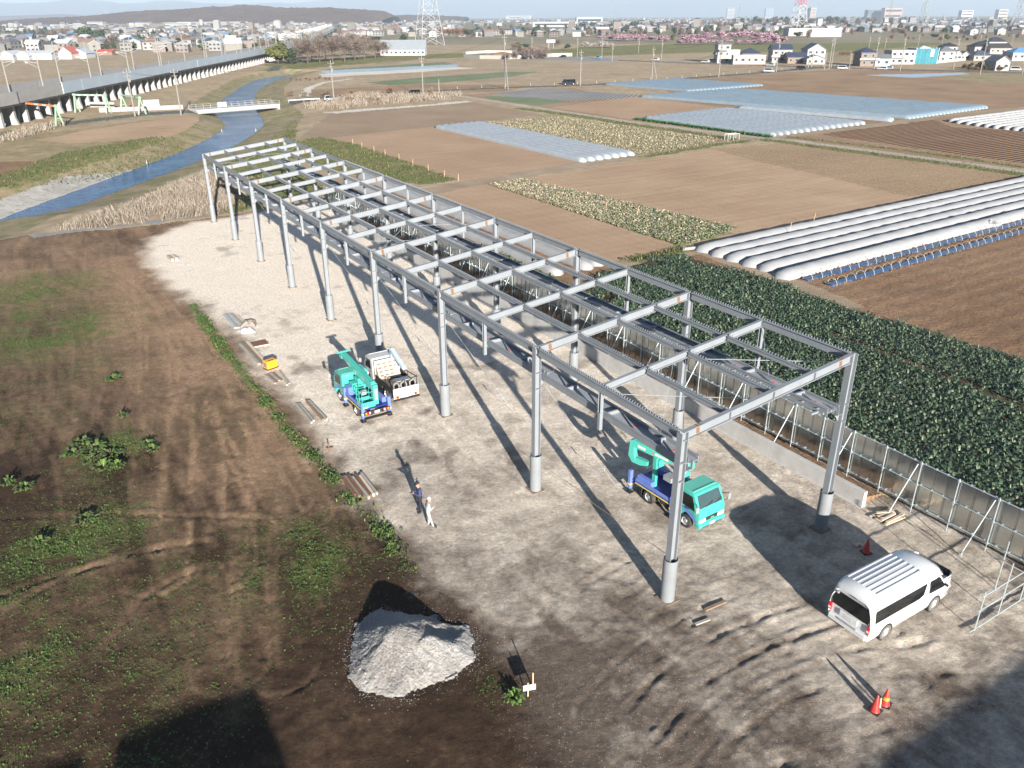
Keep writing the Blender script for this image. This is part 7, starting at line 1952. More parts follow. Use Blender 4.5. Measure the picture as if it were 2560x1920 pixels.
for (x, y), col, lb, vv_ in ((Z3(242, 478), (0.02, 0.025, 0.04), 'dark car on the ramp by the concrete underpass', 0), (Z3(438, 497), (0.015, 0.015, 0.02), 'black car leaving the concrete underpass', 0), (Z3(740, 508), (0.10, 0.25, 0.36), 'light blue car on the far road', 0), (Z3(1238, 524), (0.42, 0.42, 0.42), 'white car on the far road beside the braced pole', 0),
                             (Z3(1668, 543), (0.42, 0.42, 0.42), 'white car parked before the white three-storey house, left one', 0), (Z3(1720, 540), (0.40, 0.40, 0.42), 'white car parked before the white three-storey house, right one', 1), (Z4(8, 625), (0.42, 0.44, 0.46), 'white van driving on the road before the navy gabled house', 1), (Z4(20, 572), (0.34, 0.37, 0.40), 'silver car parked by the navy gabled house', 0),
                             (Z4(288, 604), (0.02, 0.02, 0.025), 'black car parked before the large navy gable', 1), (Z4(645, 600), (0.44, 0.44, 0.44), 'white light truck parked by the lamp pole', 1), (Z4(985, 604), (0.36, 0.40, 0.45), 'silver car parked before the white box house', 0), (Z4(1035, 600), (0.30, 0.34, 0.40), 'grey blue car parked beside the silver one', 0), (Z4(2140, 612), (0.42, 0.42, 0.42), 'white car parked among hedges at the picture edge', 1)):
    far_car(P(x, y), h2_ + (0.1 if vv_ else PI), col, lb, 4.3, 1.75 if vv_ else 1.45, 1.7, bool(vv_))

# ================================================================ HOUSES
HW = {}
def hmat(col, rough=0.7, nm='house'):
    k = (tuple(round(c, 3) for c in col), nm)
    if k not in HW: HW[k] = mat('%s colour %d' % (nm, len(HW)), col, rough=rough, var=0.08, scale=0.5)
    return HW[k]
NVY = (0.035, 0.045, 0.075); GRT = (0.13, 0.135, 0.15); WHH = (0.28, 0.275, 0.26); CRM = (0.30, 0.25, 0.225); BRN = (0.16, 0.12, 0.095); SKB = (0.10, 0.22, 0.42); TQ = (0.02, 0.30, 0.36)
PANE = mat('house window', (0.03, 0.04, 0.05), rough=0.1, spec=0.8); SASH = mat('window sash', (0.30, 0.30, 0.30), rough=0.5)
def roof_mesh(w, d, h, kind, ov=0.5, th=0.2):
    m = MB(); w2, d2 = w / 2 + ov, d / 2 + ov
    if kind == 'hip':
        r_ = max(0.0, w2 - d2) if w2 > d2 else 0.0; r2 = max(0.0, d2 - w2) if d2 > w2 else 0.0
        top = [(-r_, -r2, h), (r_, -r2, h), (r_, r2, h), (-r_, r2, h)]
        b = [(-w2, -d2, 0), (w2, -d2, 0), (w2, d2, 0), (-w2, d2, 0)]
        m.add(b + top, [(0, 1, 5, 4), (1, 2, 6, 5), (2, 3, 7, 6), (3, 0, 4, 7), (3, 2, 1, 0), (4, 5, 6, 7)])
        m.bx(-w2, w2, -d2, d2, -th, -0.002)
    elif kind == 'gable_x':                 # ridge along x
        m.prism([(-d2, 0), (0, h), (d2, 0), (d2, -th), (0, h - th), (-d2, -th)], -w2, w2, 'x')
    elif kind == 'gable_y':
        m.prism([(-w2, 0), (0, h), (w2, 0), (w2, -th), (0, h - th), (-w2, -th)], -d2, d2, 'y')
    else:
        m.bx(-w2 + 0.3, w2 - 0.3, -d2 + 0.3, d2 - 0.3, 0, 0.3)
    return m
def house(x0, x1, yb, yt, label, wall=WHH, roof=NVY, kind='hip', depth=8.0, rh=2.2, rot=0.0, floors=2, cat='house', wins=True, parts=None, group='houses beside the fields'):
    """x0..x1 front width, yb foot and yt eave measured in pixels of the 2560 wide photograph"""
    a, b = P(x0, yb), P(x1, yb); c = (a + b) / 2; w = (b - a).length
    h = HT(c, (x0 + x1) / 2 / KD, yt / KD)
    h = max(2.2, min(h, 11))
    ang = math.atan2(c.x, c.y) * -1 * 0 + rot
    e = empty('house', Vector((c.x, c.y + depth / 2, 0)), ang, label, cat, group)
    m = MB(); m.bx(-w / 2, w / 2, -depth / 2, depth / 2, 0, h)
    if kind in ('gable_x', 'gable_y'):
        if kind == 'gable_x':
            for s_ in (-1, 1): m.prism([(-depth / 2, h), (0, h + rh * 0.93), (depth / 2, h)], s_ * w / 2 - 0.05, s_ * w / 2 + 0.05 - (0.0), 'x')
        else:
            for s_ in (-1, 1): m.prism([(-w / 2, h), (0, h + rh * 0.93), (w / 2, h)], s_ * depth / 2 - 0.05, s_ * depth / 2 + 0.05, 'y')
    m.build('wall', hmat(wall), e)
    roof_mesh(w, depth, rh, kind).build('roof', hmat(roof, 0.45, 'roof'), e, (0, 0, h + 0.02))
    if wins:
        fl_ = max(1, min(floors, int(h / 2.4)))
        n_ = max(2, int(w / 2.8))
        for f in range(fl_):
            z = h * (f + 0.5) / fl_ + 0.1
            for i in range(n_):
                x = -w / 2 + (i + 0.5) * w / n_
                ww, hh = (1.5, 1.1) if (i + f) % 2 else (1.0, 1.1)
                m = MB(); m.box((x, -depth / 2 - 0.03, z), (ww + 0.16, 0.06, hh + 0.16)); wi = m.build('window', SASH, e)
                m = MB(); m.box((x, -depth / 2 - 0.065, z), (ww, 0.02, hh)); m.build('pane', PANE, wi)
            for s_ in (-1, 1):
                for y in (-depth * 0.2, depth * 0.22):
                    m = MB(); m.box((s_ * (w / 2 + 0.03), y, z), (0.06, 1.2, 1.1)); wi = m.build('window', SASH, e); m = MB(); m.box((s_ * (w / 2 + 0.065), y, z), (0.02, 1.0, 0.95)); m.build('pane', PANE, wi)
    return e, w, h, depth
def ext(e, x0, x1, y0, y1, z0, z1, nm, m):
    q = MB(); q.bx(x0, x1, y0, y1, z0, z1); return q.build(nm, m, e)
zz3 = lambda x: 1280 + x / 3.456
zz4 = lambda x: 1920 + x / 3.456
e, w, h, d = house(zz3(1770), zz3(1880), 158, 111, 'white three-storey house at the end of the row, by the road', WHH, GRT, 'hip', 8, 1.2, 0, 3)
ext(e, w / 2, w / 2 + 5, -d / 2 + 0.5, d / 2, 0, h * 0.72, 'side_wing', hmat(WHH)); ext(e, -w / 2 - 0.9, -w / 2, -3, 3, h * 0.45, h * 0.45 + 1.0, 'balcony', hmat(GRT)); ext(e, -w / 2 + .3, w / 2 - 2, -d / 2 - 1.0, -d / 2 - 0.13, h * 0.62, h * 0.62 + 1.0, 'balcony', hmat(GRT))
e, w, h, d = house(zz3(1985), zz3(2145), 158, 134, 'house with navy hip roof behind the pinkish garden wall', WHH, NVY, 'hip', 9, 2.6)
house(zz3(1905), zz3(2190), 161, 139, 'low pinkish flat-roofed building in front of the navy hip roof', CRM, CRM, 'flat', 4, 0.3, 0, 1, 'building')
e, w, h, d = house(zz4(30), zz4(200), 157, 124, 'white balcony house with navy gable roof', WHH, NVY, 'gable_x', 8, 2.4)
ext(e, -w / 2 - 0.8, w / 2 - 1, -d / 2 - 1.3, -d / 2 - .13, h * 0.42, h * 0.42 + 1.0, 'balcony', hmat(WHH))
e, w, h, d = house(zz4(330), zz4(490), 153, 124, 'large white house with navy solar gable roof', WHH, NVY, 'gable_y', 10, 3.0)
house(zz4(165), zz4(330), 159, 143, 'low house with dark navy roof before the large navy gable', BRN, NVY, 'gable_x', 8, 2.2, 0, 1)
house(zz4(330), zz4(490), 161, 147, 'low white gabled annexe before the large navy gable', WHH, NVY, 'gable_y', 6, 1.8, 0, 1)
e, w, h, d = house(zz4(790), zz4(930), 166, 131, 'dark house with wide balconies and navy roof', BRN, NVY, 'hip', 9, 2.0)
ext(e, -w / 2 - 1, w / 2 + 1, -d / 2 - 1.5, -d / 2 - .13, h * 0.45, h * 0.45 + 0.9, 'balcony', hmat(WHH))
house(zz4(915), zz4(1055), 166, 146, 'small white house with low gable beside the dark balcony house', WHH, GRT, 'gable_x', 7, 1.8, 0, 1)
e, w, h, d = house(zz4(1050), zz4(1265), 161, 127, 'white modern box house next to the turquoise sheeting', WHH, WHH, 'flat', 9, 0.3, 0, 2)
ext(e, -w / 2 - .3, w * 0.05, -d / 2 - 1.2, -d / 2 - .13, h * 0.48, h * 0.48 + 1.0, 'balcony', hmat(WHH))
# house wrapped in turquoise scaffold sheeting
e, w, h, d = house(zz4(1268), zz4(1440), 159.5, 126, 'house wrapped in turquoise scaffold sheeting', TQ, (0.40, 0.43, 0.45), 'hip', 9, 2.0, 0, 2, 'house', False)
SHE = mat('turquoise scaffold sheet', (0.012, 0.14, 0.18), rough=0.7, var=0.25, scale=0.4)
nn = 7
for i in range(nn):
    ext(e, -w / 2 - 0.8 + (w + 1.6) * i / nn + 0.03, -w / 2 - 0.8 + (w + 1.6) * (i + 1) / nn - 0.03, -d / 2 - 0.75 - 0.05 * (i % 2), -d / 2 - 0.70, 0, h + 0.9, 'sheet', SHE)
for s_ in (-1, 1): ext(e, s_ * (w / 2 + 0.75), s_ * (w / 2 + 0.80), -d / 2 - .65, d / 2 + .65, 0, h + 0.9, 'sheet', SHE)
ext(e, w * 0.16, w * 0.34, -d / 2 - 0.83, -d / 2 - .81, h * .55, h + 0.6, 'banner', mat('pale banner', (0.42, 0.36, 0.36), rough=.7))
for i in range(nn + 1): 
    x = -w / 2 - 0.8 + (w + 1.6) * i / nn; ext(e, x - .05, x + .05, -d / 2 - .69, -d / 2 - .6, 0, h + 1.2, 'scaffold_upright', GALV)
house(zz4(1470), zz4(1610), 154, 128, 'grey house with tiled hip roof behind the garden wall', (0.34, 0.31, 0.27), GRT, 'hip', 9, 2.4)
house(zz4(1600), zz4(1665), 152, 136, 'small white gabled house beside the tiled hip roof, left one', WHH, GRT, 'gable_y', 8, 2.2, 0, 1)
house(zz4(1660), zz4(1735), 151, 138, 'small white gabled house beside the tiled hip roof, right one', WHH, GRT, 'gable_y', 8, 2.0, 0, 1)
house(zz4(1510), zz4(1630), 142, 116, 'house with black roof rising behind the tiled hip roof', (0.30, 0.28, 0.26), (0.03, 0.03, 0.04), 'hip', 8, 2.0)
house(zz4(1770), zz4(1935), 152, 138, 'low house with dark blue grey roof behind the hedge', (0.24, 0.22, 0.20), (0.06, 0.07, 0.10), 'hip', 9, 2.4, 0, 1)
house(zz4(1955), zz4(2080), 177, 154, 'white gabled shed nearest the fields at the end of the row', WHH, GRT, 'gable_y', 9, 2.4, 0, 1)
house(zz4(1775), zz4(1930), 133, 116, 'house with wide black roof behind the low blue grey roof', (0.26, 0.24, 0.22), (0.03, 0.03, 0.035), 'hip', 10, 3.0)
house(zz4(1910), zz4(2100), 134, 120, 'house with brown black roof and white gable wall', (0.34, 0.31, 0.28), (0.05, 0.045, 0.045), 'gable_x', 10, 2.6)
house(zz4(1900), zz4(2060), 118, 104, 'house with dark tiled roof highest up at the edge', (0.30, 0.29, 0.28), (0.04, 0.04, 0.05), 'hip', 10, 3.0)
house(zz4(2100), zz4(2330), 152, 131, 'house with bright blue roof at the picture edge', (0.34, 0.31, 0.27), SKB, 'hip', 10, 2.2)
# garden wall
a, b = P(zz4(1430), 159), P(zz4(1740), 150); d = b - a; t = empty('garden_wall', a, math.atan2(d.y, d.x), 'long low block wall in front of the grey tiled house', 'wall')
for i in range(8): m = MB(); m.bx(d.length * i / 8 + .02, d.length * (i + 1) / 8 - .02, -0.1, 0.1, 0, 1.3); m.build('wall_section', CONC, t)
# concrete underpass ramps, board, pale long buildings, farm sheds
a = P(1160, 144); t = empty('underpass', a, 0.0, 'concrete underpass with curved pale retaining walls beside the far road', 'underpass')
def curvewall(pts, h, th, nm):
    for p0, p1 in zip(pts[:-1], pts[1:]):
        m = MB(); m.bar(P(*p0) - a + Vector((0, 0, h / 2)), P(*p1) - a + Vector((0, 0, h / 2)), th, h); m.build(nm, mat('pale retaining wall', (0.28, 0.265, 0.24), rough=.9) if nm == 'retaining_wall' else CONC, t)
curvewall([(1160, 144), (1200, 147), (1260, 148), (1320, 147), (1380, 142), (1430, 141)], 2.0, 0.5, 'retaining_wall')
curvewall([(1165, 136), (1220, 132), (1280, 133), (1340, 138), (1380, 140)], 1.6, 0.4, 'parapet')
m = MB(); q = P(1255, 140) - a; m.lathe([(9, 0.0), (6, 1.6), (0, 2.4)], 16, (q.x, q.y, 0)); m.build('earth_mound', SM['soil'], t)
house(952, 1062, 139, 124, 'long low building with grey curved roof beside the bare trees', (0.40, 0.34, 0.33), (0.22, 0.24, 0.26), 'gable_x', 14, 5.5, 0, 1, 'building', True, None, None)
house(zz4(165), zz4(640), 90, 71, 'long white hall beneath the red and white pylon', WHH, WHH, 'flat', 20, 0.3, 0, 1, 'hall', False, None, None)
house(zz4(355), zz4(640), 92.5, 84, 'low white front building before the long white hall', WHH, WHH, 'flat', 10, 0.3, 0, 1, 'hall', False, None, None)
zz1 = lambda x: x / 3.456
house(zz1(5), zz1(115), 150, 138, 'small arched white greenhouse at the edge beyond the viaduct', (0.40, 0.42, 0.43), (0.44, 0.46, 0.48), 'gable_y', 14, 2.4, 0, 1, 'greenhouse', False, None, 'farm buildings beyond the viaduct')
house(zz1(155), zz1(250), 150, 139, 'second arched white greenhouse beyond the viaduct', (0.42, 0.44, 0.45), (0.46, 0.47, 0.48), 'gable_y', 12, 2.6, 0, 1, 'greenhouse', False, None, 'farm buildings beyond the viaduct')
house(zz1(250), zz1(445), 149, 133, 'grey flat shed between greenhouse and red roofs', (0.38, 0.39, 0.40), (0.42, 0.43, 0.44), 'gable_x', 12, 1.4, 0, 1, 'shed', False, None, 'farm buildings beyond the viaduct')
house(zz1(515), zz1(620), 148, 132, 'cream barn with red roof beyond the viaduct', (0.46, 0.38, 0.34), (0.40, 0.12, 0.08), 'gable_y', 12, 3.5, 0, 1, 'barn', False, None, 'farm buildings beyond the viaduct')
house(zz1(615), zz1(745), 146, 133, 'pale metal shed right of the cream barn', (0.40, 0.42, 0.43), (0.38, 0.42, 0.46), 'gable_y', 12, 2.5, 0, 1, 'shed', False, None, 'farm buildings beyond the viaduct')
house(zz1(848), zz1(968), 138, 134.5, 'low open shed with bright red roof beyond the viaduct', BRN, (0.55, 0.06, 0.03), 'gable_x', 7, 1.2, 0, 1, 'shed', False, None, 'farm buildings beyond the viaduct')
house(zz1(20), zz1(130), 104, 90, 'white two-storey house standing alone at the edge', WHH, WHH, 'gable_x', 9, 2.2, 0, 2, 'house', True, None, 'farm buildings beyond the viaduct')
house(zz1(0), zz1(75), 110, 104, 'low bright yellow shed before the lone white house', (0.60, 0.48, 0.05), (0.55, 0.45, 0.05), 'flat', 5, 0.3, 0, 1, 'shed', False, None, 'farm buildings beyond the viaduct')
house(zz1(415), zz1(695), 114, 106, 'long white greenhouse in front of the village', (0.44, 0.45, 0.45), (0.46, 0.47, 0.47), 'gable_x', 10, 1.5, 0, 1, 'greenhouse', False, None, 'farm buildings beyond the viaduct')
house(zz1(500), zz1(690), 104, 95, 'grey roofed workshop behind the long white greenhouse', (0.34, 0.35, 0.35), (0.30, 0.31, 0.32), 'gable_x', 14, 3.0, 0, 1, 'shed', False, None, 'farm buildings beyond the viaduct')
house(zz1(1975), zz1(2080), 115, 101, 'light turquoise building just behind the viaduct', (0.18, 0.40, 0.44), (0.25, 0.42, 0.46), 'gable_x', 10, 1.5, 0, 2, 'building', True, None, 'farm buildings beyond the viaduct')

# ================================================================ SMALL POSTS AND STAKES
pm_w = MB(); pm_w.tube((0, 0, 0), (0, 0, 0.85), 0.07, 0.06, 7); pm_w.box((0, 0, 0.72), (0.15, 0.15, 0.10)); pm_w = pm_w.mesh('marker_post', WHT)
r1v = [Vector((a_, b_, 0)) for a_, b_ in R1[3:]]
for k, (q, d) in enumerate(along(r1v, 9.0)):
    if k > 26: break
    n_ = Vector((-d.y, d.x, 0)); q = q + n_ * 3.0
    o = put('roadside_post', pm_w, None, (q.x, q.y, ground_z(q.x, q.y))); tag(o, 'short white marker post along the field road, number %d from the bridge side' % (k + 1) if False else 'short white marker post along the far edge of the field road', 'post', 'white marker posts on the field road')
stk = MB(); stk.tube((0, 0, 0), (0.03, 0, 1.0), 0.035, 0.03, 6); stk.box((0.03, 0, 0.95), (0.06, 0.06, 0.08)); stk = stk.mesh('boundary_stake', WOODP)
gs = [G(x, y) for x, y in ((762, 312), (782, 320), (808, 328), (832, 336), (862, 346), (892, 357), (925, 369), (960, 382), (990, 391))]
for k, q in enumerate(gs):
    o = put('boundary_stake', stk, None, q); tag(o, '%s thin boundary stake between green verge and tan field, counted from the river' % ORD[k], 'stake', 'boundary stakes by the verge')
rk = empty('drying_rack', G(1572, 304), TH, 'small white wooden rack at the corner of the cream field', 'rack')
for x in (0, 1.5, 3.0):
    for y in (0, 0.9): m = MB(); m.box((x, y, 0.6), (0.1, 0.1, 1.2)); m.build('leg', WHT, rk)
for y in (0, 0.9): m = MB(); m.box((1.5, y, 1.15), (3.2, 0.1, 0.12)); m.build('rail', WHT, rk)
# guide rope stretched from the second column to the near column
a_ = UV(10.0, 0.35, 1.2); b_ = UV(0.4, 0.2, 1.9)
m = MB(); m.tube(a_, b_, 0.012, 0.012, 5); o = m.build('guide_rope', mat('tan rope', (0.30, 0.22, 0.12), rough=0.9)); tag(o, 'thin tan rope stretched between the two nearest columns', 'rope')

# ================================================================ TREES
BARK = mat('bark', (0.10, 0.075, 0.055), rough=0.9, var=0.2)
LEAFC = {'evergreen': [(0.075, 0.085, 0.02), (0.12, 0.125, 0.03), (0.05, 0.06, 0.018)], 'dark': [(0.025, 0.045, 0.02), (0.04, 0.06, 0.025), (0.018, 0.03, 0.015)],
         'bare': [(0.12, 0.092, 0.075), (0.165, 0.125, 0.10), (0.085, 0.065, 0.055)], 'cherry': [(0.34, 0.205, 0.255), (0.42, 0.28, 0.32), (0.22, 0.12, 0.16)], 'plum': [(0.33, 0.305, 0.285), (0.38, 0.35, 0.325), (0.20, 0.16, 0.15)],
         'brown': [(0.17, 0.09, 0.055), (0.22, 0.13, 0.08), (0.12, 0.07, 0.05)], 'shrub': [(0.16, 0.12, 0.07), (0.24, 0.18, 0.11), (0.11, 0.08, 0.05)]}
LEAFM = {k: [mat('%s foliage %d' % (k, i), c, rough=0.85, var=0.25, scale=0.6) for i, c in enumerate(v)] for k, v in LEAFC.items()}
def crown_mesh(kind, seed, n=900):
    """crown in a unit box (radius 1, height 2, base 0): clumps of small faces"""
    rg2 = np.random.default_rng(seed)
    nc = 11 if kind not in ('bare', 'shrub') else 16
    cl = []
    while len(cl) < nc:
        q = rg2.uniform(-1, 1, 3)
        if np.linalg.norm(q) < 0.85: cl.append(q * np.array([0.75, 0.75, 0.72]) + np.array([0, 0, 1.0]))
    cl = np.array(cl); cr = rg2.uniform(0.28, 0.50, nc)
    k = rg2.integers(0, nc, n)
    d = rg2.normal(0, 1, (n, 3)); d /= np.linalg.norm(d, axis=1)[:, None]
    rad = rg2.uniform(0.35, 1.0, n) ** 0.5
    c = cl[k] + d * (cr[k] * rad)[:, None]
    if kind in ('bare', 'brown', 'shrub'):
        # twigs: thin faces running outwards from inside
        ln = rg2.uniform(0.12, 0.30, n)[:, None]; out = (c - np.array([0, 0, 0.55])); out /= np.linalg.norm(out, axis=1)[:, None]
        out = out + rg2.normal(0, 0.35, (n, 3)); s = np.cross(out, rg2.normal(0, 1, (n, 3))); s /= np.linalg.norm(s, axis=1)[:, None]
        wd = 0.020 if kind == 'bare' else 0.03
        v = np.stack([c - s * wd, c + s * wd, c + out * ln + s * wd * 0.3, c + out * ln - s * wd * 0.3], 1)
    else:
        sz = rg2.uniform(0.06, 0.14, n)[:, None]
        a = rg2.normal(0, 1, (n, 3)); a /= np.linalg.norm(a, axis=1)[:, None]; b = np.cross(a, d + rg2.normal(0, .4, (n, 3))); b /= np.linalg.norm(b, axis=1)[:, None] + 1e-6
        v = np.stack([c - a * sz, c + b * sz * 0.8, c + a * sz, c - b * sz * 0.8], 1)
    me = fastmesh('crown', v.reshape(-1, 3), np.arange(4 * n).reshape(-1, 4), LEAFM[kind])
    up = (d[:, 2] > 0.1)
    me.polygons.foreach_set('material_index', np.where(rg2.random(n) < 0.25, rg2.integers(0, 3, n), np.where(rg2.random(n) < 0.5, 0, np.where(rg2.random(n) < .5, 1, 2))).astype(np.int32)); me.update()
    return me
def trunk_mesh(seed):
    rg2 = random.Random(seed); m = MB()
    m.tube((0, 0, -0.05), (0.01, 0, 0.5), 0.045, 0.032, 7); m.tube((0.01, 0, 0.5), (0.03, 0.02, 1.1), 0.032, 0.018, 6)
    for i in range(6):
        a = rg2.uniform(0, 6.28); z = rg2.uniform(0.35, 0.9); r_ = rg2.uniform(0.4, 0.75)
        m.tube((0.01, 0, z), (r_ * math.cos(a), r_ * math.sin(a), z + rg2.uniform(0.35, 0.8)), 0.018, 0.006, 5)
    return m.mesh('trunk', BARK)
TR = [trunk_mesh(i) for i in range(3)]
CR = {k: [crown_mesh(k, 50 + i, {'bare': 1100, 'cherry': 900, 'evergreen': 1500, 'shrub': 500}.get(k, 900)) for i in range(3)] for k in LEAFC}
tk = 0
def tree(p, h, r_, kind, label, group=None, name='tree', base=0.22, cat='tree'):
    """h full height, r crown radius"""
    global tk
    tk += 1
    e = empty(name, p, random.uniform(0, 6.28), label, cat, group)
    ch = h * (1 - base)
    put('trunk', TR[tk % 3], e, scale=(h * 0.5, h * 0.5, h * 0.62))
    put('crown', CR[kind][tk % 3], e, (0, 0, h * base), scale=(r_, r_, ch / 2))
    return e
def tree_px(x, yb, yt, wpx, kind, label, group=None, name='tree', base=0.22, cat='tree'):
    p = P(x, yb); dist = math.hypot(p.x, p.y)
    h = max(1.0, HT(p, x / KD, yt / KD)); r_ = wpx / 2 / FPX * dist * (1.3 if kind in ('cherry', 'plum') else 1.0)
    if kind == 'cherry': h *= 1.12
    return tree(p, h, r_, kind, label, group, name, base, cat)
# single round evergreen by the viaduct
tree_px(696, 161, 104, 64, 'evergreen', 'round olive green evergreen tree where the viaduct meets the grove', None, 'evergreen_tree', 0.08)
tree_px(730, 160, 118, 40, 'dark', 'dark shrub tree in the shade of the round evergreen', None, 'evergreen_tree', 0.05)
# the bare grove
gl_ = [(742, 158, 96, 50), (770, 160, 92, 52), (800, 158, 88, 54), (832, 156, 84, 56), (862, 154, 86, 50), (888, 152, 92, 46), (912, 150, 94, 44), (938, 147, 96, 44), (958, 144, 100, 40), (815, 148, 74, 46), (850, 145, 72, 46), (886, 142, 76, 44), (780, 150, 82, 44), (920, 140, 88, 40), (752, 151, 90, 40)]
gn = ['first', 'second', 'third', 'fourth', 'fifth', 'sixth', 'seventh', 'eighth', 'ninth']
for k, (x, yb, yt, w) in enumerate(gl_):
    lb = ('bare brown tree in the grove edge, %s from the evergreen' % gn[k]) if k < 9 else 'bare tree standing deep inside the grove behind its front row'
    tree_px(x, yb, yt, w, 'bare', lb, 'bare trees of the grove')
for k, (x, yb, yt, w, kd) in enumerate(((870, 108, 84, 30, 'evergreen'), (830, 118, 88, 26, 'dark'), (905, 112, 88, 34, 'brown'), (940, 108, 86, 30, 'dark'), (1010, 112, 84, 26, 'dark'))):
    tree_px(x, yb, yt, w, kd, ['green tree rising behind the bare grove', 'dark tree behind the bare grove', 'rusty brown tree behind the bare grove', 'dark tree beside the rusty brown tree', 'dark tree left of the big pylon foot'][k])
for k, x in enumerate((1105, 1122, 1140, 1158, 1172)):
    tree_px(x, 96, 66, 26, 'brown' if k < 4 else 'dark', ['tall russet bare trees', 'tall russet bare tree second from the pylon', 'tall russet bare tree third from the pylon', 'tall russet bare tree fourth from the pylon', 'dark evergreen ending the russet clump'][k] + (' right beside the big pylon' if k == 0 else ''), 'russet trees by the pylon')
# shrubs by the upper river and road
for k, (x, yb, yt, w, kd) in enumerate(((690, 222, 212, 18, 'shrub'), (727, 240, 225, 22, 'shrub'), (757, 243, 225, 22, 'shrub'), (815, 240, 224, 26, 'shrub'), (880, 240, 222, 34, 'shrub'), (870, 256, 238, 30, 'shrub'), (955, 236, 228, 18, 'brown'), (975, 232, 218, 24, 'brown'), (921, 237, 229, 14, 'brown'), (936, 258, 240, 40, 'shrub'), (1075, 240, 218, 22, 'shrub'))):
    tree_px(x, yb, yt, w, kd, 'bare brown shrub %s' % ['on the riverside plot', 'first on the orchard plot', 'second on the orchard plot', 'by the silver small car', 'at the middle of the orchard plot', 'rising out of the pink reeds', 'of rusty colour, middle one', 'of rusty colour, right one', 'of rusty colour, left one', 'bulging from the reeds', 'beside the pole and black van'][k], None, 'shrub', 0.02, 'shrub')
for k in range(9):
    x = 727 + k * 12 + (k % 2) * 3; y = 199 if k < 5 else 196.5
    tree_px(x, y + (2.5 if k % 3 else 0), y - 4.0, 9, 'brown', 'small clipped russet bush on the plot by the river bend', 'clipped russet bushes', 'bush', 0.0, 'bush')
# cherry blossom rows
ch = [(Z3(860, 352), Z3(0, 292), 22), (Z3(910, 355), Z3(0, 292), 24), (Z3(960, 352), Z3(0, 290), 24), (Z3(1010, 358), Z3(0, 292), 26), (Z3(1060, 355), Z3(0, 292), 24), (Z3(1120, 352), Z3(0, 292), 24), (Z3(1200, 356), Z3(0, 300), 24), (Z3(1260, 358), Z3(0, 305), 26), (Z3(1320, 360), Z3(0, 305), 26), (Z3(1480, 385), Z3(0, 335), 28), (Z3(1565, 385), Z3(0, 320), 30), (Z3(1650, 385), Z3(0, 325), 28), (Z3(1750, 385), Z3(0, 335), 28), (Z3(1850, 375), Z3(0, 325), 26), (Z3(1945, 385), Z3(0, 338), 22), (Z3(2045, 385), Z3(0, 330), 28), (Z3(2160, 388), Z3(0, 335), 28),
      (Z3(1500, 350), Z3(0, 295), 28), (Z3(1600, 345), Z3(0, 280), 30), (Z3(1700, 345), Z3(0, 280), 30), (Z3(1800, 335), Z3(0, 265), 32), (Z3(1940, 345), Z3(0, 262), 36), (Z3(2010, 340), Z3(0, 258), 36), (Z3(2110, 345), Z3(0, 280), 32), (Z3(2190, 340), Z3(0, 262), 32), (Z4(20, 380), Z4(0, 275), 26), (Z4(60, 385), Z4(0, 305), 26), (Z4(130, 380), Z4(0, 300), 26), (Z3(770, 340), Z3(0, 305), 22)]
for k, (b_, t_, w) in enumerate(ch):
    if k < 9: lb = 'pink cherry tree in the low row left of the dark conifer'
    elif k < 17: lb = 'pink cherry tree in the front row behind the houses'
    elif k < 25: lb = 'pink cherry tree in the taller back row'
    else: lb = ['pink cherry tree before the tall pylon, left', 'pink cherry tree before the tall pylon, middle', 'pale pink cherry tree nearest the white hall', 'faint pink cherry tree starting the low row'][k - 25]
    tree_px(b_[0], b_[1], t_[1], w, 'cherry', lb, 'pink cherry trees', 'cherry_tree', 0.10)
for k, x in enumerate((625, 680, 750, 800, 845)):
    b_ = Z3(x, 412); tree_px(b_[0], b_[1], Z3(0, 350)[1], 24, 'plum', 'white blossoming plum tree on the meadow', 'white plum trees', 'plum_tree', 0.08)
for k, (b_, yt, w, kd, lb) in enumerate(((Z3(1258, 312), 245, 14, 'dark', 'pointed dark conifer between the pink cherry rows'), (Z3(1385, 355), 285, 16, 'evergreen', 'green tree between the pink cherry rows'), (Z4(258, 330), 250, 24, 'dark', 'dark green tree before the long white hall'), (Z4(60, 330), 258, 20, 'dark', 'dark tree behind the pink blossom by the pylon'), (Z4(345, 345), 240, 16, 'bare', 'slender bare tree before the long white hall'), (Z4(1435, 330), 275, 20, 'dark', 'dark round tree on the dry meadow'), (Z4(1545, 350), 290, 16, 'evergreen', 'green tree on the dry meadow behind the sheeting'), (Z3(390, 400), 335, 24, 'bare', 'bare tree by the white roadside board'), (Z3(120, 420), 360, 22, 'dark', 'dark bush left of the roadside board'), (Z3(480, 425), 375, 20, 'dark', 'dark bush right of the roadside board'), (Z3(60, 425), 360, 22, 'dark', 'dark bush beside the underpass'), (Z3(20, 430), 360, 26, 'bare', 'bare tree beside the underpass'))):
    yy = yt / 3.456
    tree_px(b_[0], b_[1], yy, w, kd, lb, None, 'tree', 0.06)
m = MB(); q = P(*Z3(335, 420)); m.box((q.x, q.y, 5.2), (6.5, 0.3, 2.2)); m.tube((q.x - 2, q.y, 0), (q.x - 2, q.y, 4.2), 0.15); m.tube((q.x + 2, q.y, 0), (q.x + 2, q.y, 4.2), 0.15); m.bx(q.x - 2.2, q.x + 2.2, q.y - .1, q.y + .1, 4.0, 4.3); o = m.build('roadside_board', WHT); tag(o, 'blank white roadside board on two posts by the far road', 'board')
